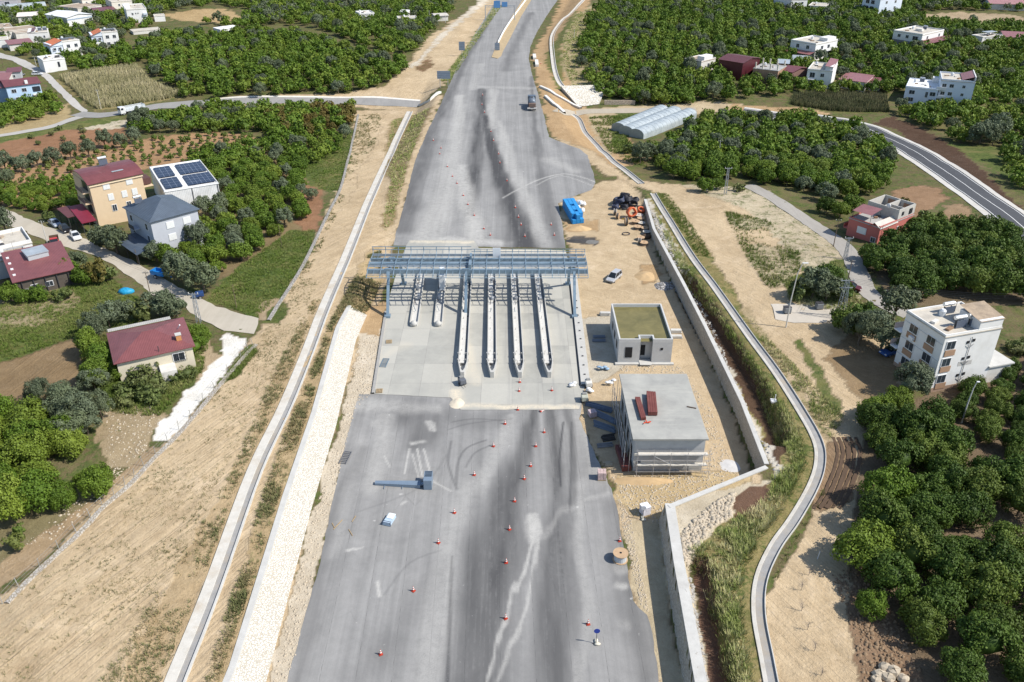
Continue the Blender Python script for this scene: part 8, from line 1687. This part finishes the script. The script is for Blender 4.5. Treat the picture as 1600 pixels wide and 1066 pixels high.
orchard([(1130, 300), (1160, 286), (1260, 330), (1300, 345), (1290, 372), (1230, 320), (1180, 300)], 'scrub', 4.0, 20, .7, 1.5, 'scrubby bush along the upper edge of the lane', keep=.5, mar=.5)
for i, (x, y, s) in enumerate(((10, 268, 1.05), (36, 270, 1.0), (60, 262, 1.0), (86, 258, .95), (112, 250, 1.0), (140, 246, .95), (165, 232, 1.05), (190, 232, .9), (212, 224, 1.0), (15, 290, .9))): single(x, y, 'olive', s, 'grey olive tree in the row between the reddish field and the young plot', 'olive row behind the young plot')
for x, y, k, s, l in ((310, 536, 'citrus', .80, 'bright round tree at the right end of the red-roofed bungalow, upper one'), (306, 552, 'citrus', .72, 'bright round tree at the right end of the red-roofed bungalow, lower one'), (140, 556, 'citrus', .95, 'bright tree left of the red-roofed bungalow, upper one'), (160, 574, 'citrus', .95, 'bright tree left of the red-roofed bungalow, middle one'), (152, 600, 'citrus', .85, 'bright tree left of the red-roofed bungalow, lower one'), (186, 590, 'citrus', .7, 'dark bush under the left eave of the red-roofed bungalow'), (232, 588, 'scrub', 1.5, 'leafy bush under the front eave of the red-roofed bungalow'), (238, 578, 'citrus', .6, 'round bush hiding the middle of the bungalow front wall'), (205, 578, 'citrus', .72, 'bright tree in front of the left half of the bungalow front'), (215, 590, 'scrub', 1.6, 'bright bush left of the leafy bush at the bungalow front'),
  (150, 528, 'olive', 1.0, 'olive tree at the back left corner of the red-roofed bungalow'), (172, 512, 'olive', .95, 'olive tree behind the roof of the red-roofed bungalow, left one'), (198, 503, 'olive', .9, 'olive tree behind the roof of the red-roofed bungalow, second from left'), (218, 502, 'scrub', 1.8, 'yellowish bush behind the roof of the red-roofed bungalow'), (246, 494, 'olive', 1.0, 'olive tree behind the roof of the red-roofed bungalow, third from left'), (262, 492, 'olive', 1.0, 'olive tree behind the roof of the red-roofed bungalow, right one'), (278, 496, 'olive', .8, 'small olive tree at the back right corner of the red-roofed bungalow'),
  (168, 388, 'olive', 1.25, 'big olive tree between the yellow house and the slate carport, farther one'), (184, 398, 'olive', 1.1, 'big olive tree between the yellow house and the slate carport, nearer one'), (160, 382, 'scrub', 1.5, 'bush at the foot of the yellow apartment house'), (246, 410, 'olive', 1.0, 'olive tree at the front left corner of the grey house'), (312, 390, 'olive', 1.1, 'olive tree at the front right corner of the grey house'), (322, 340, 'olive', 1.0, 'olive tree in front of the solar-roofed shed, left one'), (345, 334, 'olive', 1.0, 'olive tree in front of the solar-roofed shed, right one'),
  (280, 440, 'olive', 1.15, 'big olive at the roadside by the blue trailer, left one'), (300, 448, 'olive', 1.25, 'big olive at the roadside by the blue trailer, middle one'), (320, 458, 'olive', 1.15, 'big olive at the roadside by the blue trailer, right one'), (108, 436, 'citrus', .85, 'green tree at the right end of the large red roof, left one'), (122, 425, 'olive', 1.0, 'grey-green tree at the right end of the large red roof'), (132, 446, 'citrus', .8, 'green tree at the right end of the large red roof, lower one'), (154, 442, 'amber', 1.35, 'dark brownish tree at the roadside by the large red roof'), (168, 440, 'scrub', 1.7, 'bush right of the dark brownish tree at the roadside'), (18, 470, 'citrus', .8, 'green tree in front of the large red roof at the left edge'), (36, 474, 'citrus', .6, 'small green tree in front of the large red roof, left one'), (62, 470, 'citrus', .75, 'green tree in front of the large red roof, middle one'), (100, 470, 'scrub', 1.4, 'bush in the rubble right of the tree in front of the large red roof'), (10, 365, 'olive', 1.1, 'olive tree at the left edge beside the village road'), (78, 345, 'scrub', 1.4, 'dark bush beside the dark maroon carport'),
  (157, 772, 'citrus', .85, 'isolated round citrus tree at the bench edge below the near left orchard'), (130, 756, 'citrus', .38, 'tiny bush left of the isolated round citrus tree'), (102, 792, 'citrus', .72, 'small citrus tree at the lower corner of the near left orchard'), (27, 858, 'young', 1.3, 'yellowish sapling bush near the left edge, nearer one'), (33, 838, 'young', .9, 'yellowish sapling bush near the left edge, farther one'), (130, 670, 'olive', 1.15, 'olive tree on the stony slope left of the white gravel, upper one'), (118, 690, 'olive', 1.1, 'olive tree on the stony slope left of the white gravel, lower one'), (160, 655, 'olive', .85, 'olive tree on the stony slope nearest the white gravel'), (150, 610, 'olive', .8, 'small olive tree below the bright trees left of the bungalow'), (240, 630, 'scrub', 1.4, 'greyish bare bush near the white gravel strip'),
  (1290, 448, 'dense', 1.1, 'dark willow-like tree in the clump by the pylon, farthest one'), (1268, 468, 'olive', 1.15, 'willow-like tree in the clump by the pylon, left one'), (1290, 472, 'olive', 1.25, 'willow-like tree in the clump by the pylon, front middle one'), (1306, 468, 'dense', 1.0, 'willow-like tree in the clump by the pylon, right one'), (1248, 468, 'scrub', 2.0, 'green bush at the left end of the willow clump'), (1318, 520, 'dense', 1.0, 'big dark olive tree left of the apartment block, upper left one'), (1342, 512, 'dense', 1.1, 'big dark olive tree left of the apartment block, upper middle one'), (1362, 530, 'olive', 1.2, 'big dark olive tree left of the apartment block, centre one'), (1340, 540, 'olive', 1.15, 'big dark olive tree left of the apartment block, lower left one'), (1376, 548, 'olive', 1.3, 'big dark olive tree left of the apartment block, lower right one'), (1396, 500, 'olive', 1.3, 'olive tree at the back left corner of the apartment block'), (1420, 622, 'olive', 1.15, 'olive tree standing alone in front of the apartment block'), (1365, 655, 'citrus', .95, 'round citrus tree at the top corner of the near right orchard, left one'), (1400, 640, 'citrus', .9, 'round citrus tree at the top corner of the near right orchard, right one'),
  (1380, 790, 'citrus', 1.15, 'big bright citrus tree at the left edge of the near right orchard, farther one'), (1345, 880, 'citrus', 1.2, 'big bright citrus tree at the left edge of the near right orchard, nearer one'), (1385, 842, 'citrus', .42, 'tiny round citrus bush between the two big bright trees'), (1357, 960, 'citrus', .62, 'small round citrus tree at the lower left of the near right orchard'), (1000, 256, 'olive', 1.1, 'olive tree in front of the nearest tunnel greenhouse, left one'), (1012, 252, 'olive', 1.0, 'olive tree in front of the nearest tunnel greenhouse, right one'), (985, 240, 'scrub', 1.8, 'dark bush at the left end of the tunnel greenhouses'), (1068, 280, 'citrus', .9, 'dark tree above the sandy track by the small lattice pole'), (1100, 300, 'citrus', .8, 'bright tree left of the small lattice pole'), (1120, 296, 'citrus', .75, 'bright tree right of the small lattice pole'),
  (1045, 178, 'scrub', 1.5, 'lone bush at the road edge behind the tunnel greenhouses'), (1000, 160, 'citrus', 1.3, 'tall dark tree above the stone slope, left one'), (1030, 162, 'citrus', 1.4, 'tall dark tree above the stone slope, middle one'), (1060, 160, 'citrus', 1.3, 'tall dark tree above the stone slope, right one'), (968, 152, 'scrub', 2.0, 'low dark bush on top of the brownish low wall'), (1530, 226, 'olive', 1.6, 'large grey-green tree on the outer side of the curved road, left one'), (1555, 220, 'olive', 1.6, 'large grey-green tree on the outer side of the curved road, right one'), (1408, 330, 'amber', .9, 'dark leafless-looking bush between the two brown plots'), (1440, 350, 'scrub', 1.7, 'green bush below the larger brown plot'), (1290, 334, 'dense', .8, 'dark tree across the lane left of the salmon-red house'), (1330, 330, 'citrus', .9, 'dark tree at the back left of the salmon-red house'), (1312, 340, 'citrus', .8, 'dark tree left of the salmon-red house by the lane'), (1590, 410, 'amber', .8, 'brownish bush at the right end of the curved road')): single(x, y, k, s, l)
def build_trees():
 g = np.random.default_rng(77); cnt = {}
 for k in KIND:
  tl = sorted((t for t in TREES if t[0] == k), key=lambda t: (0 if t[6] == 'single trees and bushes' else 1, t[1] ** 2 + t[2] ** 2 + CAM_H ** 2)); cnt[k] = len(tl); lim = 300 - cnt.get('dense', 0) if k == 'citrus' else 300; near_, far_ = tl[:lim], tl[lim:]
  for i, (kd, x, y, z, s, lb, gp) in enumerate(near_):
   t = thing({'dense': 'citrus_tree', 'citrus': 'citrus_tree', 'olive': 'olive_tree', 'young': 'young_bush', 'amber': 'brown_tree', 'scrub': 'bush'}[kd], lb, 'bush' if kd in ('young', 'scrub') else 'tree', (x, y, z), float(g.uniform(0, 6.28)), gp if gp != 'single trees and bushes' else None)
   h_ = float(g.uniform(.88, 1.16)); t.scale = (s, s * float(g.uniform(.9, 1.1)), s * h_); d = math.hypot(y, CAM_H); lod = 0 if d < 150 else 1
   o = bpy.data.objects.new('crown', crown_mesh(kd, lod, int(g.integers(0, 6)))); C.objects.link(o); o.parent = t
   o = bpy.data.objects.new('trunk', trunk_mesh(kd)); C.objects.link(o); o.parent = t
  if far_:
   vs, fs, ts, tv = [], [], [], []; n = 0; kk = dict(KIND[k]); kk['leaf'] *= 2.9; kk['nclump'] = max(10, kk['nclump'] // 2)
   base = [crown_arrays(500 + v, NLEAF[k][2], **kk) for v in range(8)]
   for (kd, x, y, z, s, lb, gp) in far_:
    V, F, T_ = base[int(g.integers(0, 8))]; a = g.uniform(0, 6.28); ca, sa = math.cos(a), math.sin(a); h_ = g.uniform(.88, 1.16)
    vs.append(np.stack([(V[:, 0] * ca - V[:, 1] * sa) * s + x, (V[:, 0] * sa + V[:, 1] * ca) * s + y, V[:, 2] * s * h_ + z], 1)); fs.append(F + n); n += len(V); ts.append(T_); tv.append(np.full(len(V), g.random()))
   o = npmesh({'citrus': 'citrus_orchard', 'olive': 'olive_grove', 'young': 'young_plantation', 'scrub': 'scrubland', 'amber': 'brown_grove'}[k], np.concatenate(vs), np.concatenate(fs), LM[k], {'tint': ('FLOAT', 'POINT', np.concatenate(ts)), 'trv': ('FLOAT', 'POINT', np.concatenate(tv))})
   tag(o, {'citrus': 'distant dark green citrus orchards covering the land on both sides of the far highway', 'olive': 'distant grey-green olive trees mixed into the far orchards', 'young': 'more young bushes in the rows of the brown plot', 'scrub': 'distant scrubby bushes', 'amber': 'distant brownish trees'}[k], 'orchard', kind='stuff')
 print('TREES', cnt)
build_trees()
# ---------------------------------------------------------------- grasses, weeds, reeds
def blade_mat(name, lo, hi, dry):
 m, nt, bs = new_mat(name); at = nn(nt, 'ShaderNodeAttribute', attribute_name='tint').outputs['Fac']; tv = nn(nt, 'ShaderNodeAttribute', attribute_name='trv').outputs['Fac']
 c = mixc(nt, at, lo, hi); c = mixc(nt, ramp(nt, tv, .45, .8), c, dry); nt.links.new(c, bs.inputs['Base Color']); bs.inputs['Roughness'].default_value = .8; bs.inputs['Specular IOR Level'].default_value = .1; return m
def tufts(name, label, pts, n, h0, h1, nb, spread, wid, mat, seed, lean=.5, clump=0.0, dryf=1.0):
 g = np.random.default_rng(seed); w = [(p[0], p[1]) for p in TL(pts)]; P_ = np.array(w); lo, hi = P_.min(0), P_.max(0); q = g.uniform(lo, hi, (n * 6, 2)); q = q[inpoly(q[:, 0], q[:, 1], w)]
 if clump: q = q[fbm(q[:, 0] * .2, q[:, 1] * .2, seed, 4) + (g.random(len(q)) - .5) * .38 > clump]
 q = q[free(q[:, 0], q[:, 1], .2)]; dl = xL(q[:, 1]) - q[:, 0]; q = q[~((dl > -.6) & (dl < 4.0) & (q[:, 1] < 141))]
 for c_ in CH: q = q[dpoly(q[:, 0], q[:, 1], c_) > 1.7]
 q = q[:n]; m_ = len(q); z = hgt(q[:, 0], q[:, 1]); H = g.uniform(h0, h1, m_); tv = np.clip(fbm(q[:, 0] * .25, q[:, 1] * .25, seed + 5, 3) * .7 + g.random(m_) * .35, 0, 1) * dryf
 a = g.uniform(0, 6.28, (m_, nb)); r0 = g.uniform(0, spread, (m_, nb)); bx = q[:, 0, None] + r0 * np.cos(a); by = q[:, 1, None] + r0 * np.sin(a); hh = H[:, None] * g.uniform(.55, 1.1, (m_, nb)); le = hh * lean * g.uniform(.2, 1, (m_, nb))
 tx, ty, tz = bx + le * np.cos(a), by + le * np.sin(a), z[:, None] + hh; wx, wy = -np.sin(a) * wid, np.cos(a) * wid; z0 = np.repeat(z[:, None] - .05, nb, 1)
 V = np.stack([np.stack([bx - wx, by - wy, z0], 2), np.stack([bx + wx, by + wy, z0], 2), np.stack([tx + wx * .25, ty + wy * .25, tz], 2), np.stack([tx - wx * .25, ty - wy * .25, tz], 2)], 2).reshape(-1, 3)
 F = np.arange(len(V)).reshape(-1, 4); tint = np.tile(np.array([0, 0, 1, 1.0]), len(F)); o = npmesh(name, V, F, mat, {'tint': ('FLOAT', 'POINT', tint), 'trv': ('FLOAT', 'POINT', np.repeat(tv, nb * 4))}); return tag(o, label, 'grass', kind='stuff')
GR = blade_mat('grass_blades', (.10, .15, .03), (.34, .40, .12), (.56, .50, .28)); GR2 = blade_mat('green_blades', (.06, .105, .018), (.16, .22, .045), (.24, .24, .09)); RD = blade_mat('reed_blades', (.13, .15, .05), (.40, .36, .20), (.50, .44, .27)); WD_ = blade_mat('weed_leaves', (.085, .10, .04), (.19, .20, .085), (.32, .26, .14))
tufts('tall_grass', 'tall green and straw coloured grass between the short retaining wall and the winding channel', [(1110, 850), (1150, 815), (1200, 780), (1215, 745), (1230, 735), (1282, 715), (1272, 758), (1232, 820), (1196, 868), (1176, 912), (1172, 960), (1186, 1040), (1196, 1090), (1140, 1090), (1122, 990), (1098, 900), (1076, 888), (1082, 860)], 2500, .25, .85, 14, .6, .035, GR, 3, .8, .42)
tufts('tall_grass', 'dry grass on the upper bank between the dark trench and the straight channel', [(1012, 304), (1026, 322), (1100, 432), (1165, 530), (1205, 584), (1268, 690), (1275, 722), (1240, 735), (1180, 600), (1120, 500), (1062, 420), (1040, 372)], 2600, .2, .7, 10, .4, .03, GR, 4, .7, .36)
tufts('grass', 'green grass on the strips beside the sandy track right of the channel', [(1020, 300), (1045, 305), (1100, 380), (1110, 402), (1085, 400), (1050, 350)], 900, .2, .5, 9, .3, .03, GR2, 5, .5)
tufts('grass', 'green grass patches on the sandy slope right of the channel', [(1130, 330), (1200, 345), (1250, 395), (1250, 445), (1200, 452), (1165, 400), (1140, 350)], 1500, .2, .6, 9, .35, .035, GR2, 6, .5, .46)
tufts('grass', 'long grass around the willow clump and the tall pylon', [(1225, 440), (1330, 400), (1345, 455), (1380, 485), (1330, 490), (1235, 475)], 1500, .3, .8, 9, .35, .035, GR, 7, .5)
tufts('grass', 'weedy tufts along the foot of the right sandy track', [(1175, 500), (1200, 530), (1320, 650), (1305, 680), (1285, 690), (1225, 600)], 1000, .2, .6, 9, .3, .03, GR, 8, .5, .5)
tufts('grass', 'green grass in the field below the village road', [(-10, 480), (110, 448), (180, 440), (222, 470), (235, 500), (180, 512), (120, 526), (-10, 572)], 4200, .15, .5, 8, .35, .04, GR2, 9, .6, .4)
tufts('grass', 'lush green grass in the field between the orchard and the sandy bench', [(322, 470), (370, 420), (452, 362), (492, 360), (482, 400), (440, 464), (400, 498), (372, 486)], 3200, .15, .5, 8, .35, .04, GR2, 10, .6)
tufts('grass', 'green grass wedge right of the citrus orchard below the side road', [(470, 258), (550, 206), (547, 248), (528, 298), (500, 296)], 1500, .15, .45, 8, .4, .05, GR2, 11, .6)
tufts('grass', 'dark green grass wedge between the fence and the white gravel', [(396, 538), (402, 550), (372, 588), (346, 600), (372, 562)], 600, .15, .5, 8, .3, .03, GR2, 12, .5)
tufts('weeds', 'scattered weeds on the strip between the channel and the stone pitching', [(575, 400), (595, 392), (598, 425), (586, 466), (560, 510), (525, 600), (485, 720), (452, 830), (395, 1080), (318, 1080), (380, 880), (415, 760), (468, 620), (508, 520), (540, 460)], 2600, .12, .5, 10, .35, .04, WD_, 13, .8, .46)
tufts('weeds', 'scattered weeds on the sandy bench left of the channel', [(488, 470), (505, 468), (470, 560), (430, 670), (390, 750), (335, 880), (270, 1080), (150, 1080), (290, 860), (360, 740), (420, 600)], 1500, .08, .4, 10, .35, .04, WD_, 14, .8, .52)
tufts('weeds', 'sparse weeds over the wide sandy bench at the bottom left', [(150, 830), (300, 660), (400, 540), (470, 430), (500, 440), (440, 560), (340, 760), (220, 1000), (180, 1080), (-40, 1080), (-40, 980)], 3000, .05, .22, 8, .25, .03, WD_, 15, .8, .5)
tufts('weeds', 'weeds on the bench between the field kerb and the upper channel', [(560, 180), (598, 178), (585, 230), (560, 262), (520, 350), (480, 430), (450, 470), (480, 400), (530, 290)], 1100, .1, .45, 9, .4, .05, WD_, 16, .8, .48)
tufts('weeds', 'dry weeds on the embankment left of the far asphalt', [(612, 190), (640, 180), (672, 168), (640, 250), (618, 330), (604, 362), (598, 350), (612, 280), (600, 270)], 1500, .15, .5, 9, .4, .05, GR, 17, .7)
tufts('weeds', 'greenish weeds on the embankment along the top of the far highway', [(772, 10), (750, 45), (718, 88), (688, 128), (704, 128), (735, 80), (768, 32), (784, 10)], 1800, .15, .5, 8, .5, .08, GR, 18, .7)
tufts('weeds', 'weeds along the foot of the near right orchard and the dark ruts', [(1182, 930), (1215, 870), (1260, 800), (1285, 760), (1290, 770), (1235, 860), (1200, 940), (1215, 1080), (1200, 1080)], 800, .15, .45, 9, .3, .03, GR2, 19, .6)
tufts('weeds', 'rank weeds in the yards around the red-roofed bungalow', [(120, 530), (300, 520), (320, 545), (318, 580), (250, 650), (180, 650), (135, 590)], 2200, .2, .7, 10, .35, .04, GR2, 20, .6)
tufts('weeds', 'weeds on the slope between the two channels and the far right earthworks', [(905, 20), (930, 12), (905, 60), (905, 100), (930, 140), (900, 148), (880, 100), (880, 62)], 1500, .2, .6, 8, .5, .08, GR, 21, .7, .42)
tufts('weeds', 'weeds on the waste ground left of the tunnel greenhouses', [(920, 184), (970, 180), (1005, 180), (980, 215), (1000, 240), (1010, 262), (960, 246), (940, 220)], 1500, .2, .7, 8, .45, .06, GR2, 22, .6, .44)
tufts('reeds', 'tall pale reed-like crop standing in the field by the bend of the upper village road', [(88, 130), (100, 121), (215, 106), (236, 130), (286, 150), (152, 171), (134, 160)], 5200, 1.4, 2.6, 6, .35, .08, RD, 23, .22)
tufts('reeds', 'tall grey-green crop below the white two-storey house and the red annex', [(1240, 150), (1300, 147), (1384, 154), (1388, 176), (1292, 174), (1236, 164)], 3600, 1.2, 2.2, 6, .35, .07, blade_mat('crop_blades', (.06, .08, .03), (.15, .155, .075), (.20, .18, .10)), 24, .22)
tufts('reeds', 'straw coloured reeds behind the small houses left of the earthworks', [(600, 8), (700, -2), (690, 20), (640, 24), (600, 18)], 1400, 1.2, 2.2, 6, .5, .1, RD, 25, .22)
# leafless saplings in a row
TW = M('twig', (.20, .17, .15), .2, 3, .9)
for i, (x, y) in enumerate(((1263.5, 899), (1251.5, 923), (1252, 955), (1261, 985), (1272, 1018), (1283, 1056))):
 p = T(x, y); t = thing('sapling', ['bare twiggy sapling in the row on the near right track, farthest one', 'bare twiggy sapling in the row on the near right track, second from far', 'bare twiggy sapling in the row on the near right track, third from far', 'bare twiggy sapling in the row on the near right track, third from near', 'bare twiggy sapling in the row on the near right track, second from near', 'bare twiggy sapling in the row on the near right track, nearest one'][i], 'sapling', p, 0, 'bare saplings on the near right track')
 MB().tube([(0, 0, -.1), (.05, 0, .6), (0, .05, 1.3)], .035, 5, .012).build('trunk', TW, t); mb = MB()
 for k in range(16):
  a = rnd.uniform(0, 6.28); z = rnd.uniform(.35, 1.2); mb.tube([(0, 0, z), (.3 * math.cos(a), .3 * math.sin(a), z + .2), (.55 * math.cos(a), .55 * math.sin(a), z + rnd.uniform(.2, .5))], .014, 3, .006)
 mb.build('twigs', TW, t)
p = T(1277, 874); tag(MB().tube([(p[0], p[1], p[2]), (p[0] + .1, p[1], p[2] + 1.2)], .05, 5).build('stake', FRM), 'white stake leaning in the tree shade by the near right track', 'stake')
# churned tyre ruts right of the winding channel
for k, off in enumerate((-1.5, -.75, .1, .9, 1.7)):
 ln_ = smooth_line([(p[0] + off, p[1]) for p in TL([(1318, 684), (1325, 705), (1322, 728), (1314, 752), (1302, 778), (1290, 795)])], 5); tag(sheet('ruts', rough_edge(ribbon(ln_, .2 + .05 * (k % 3)), .5, .07, k), .4, .10, M('wet_soil', (.10, .065, .042), .25, 1.2, .95, bmp=.3)), kind='structure')
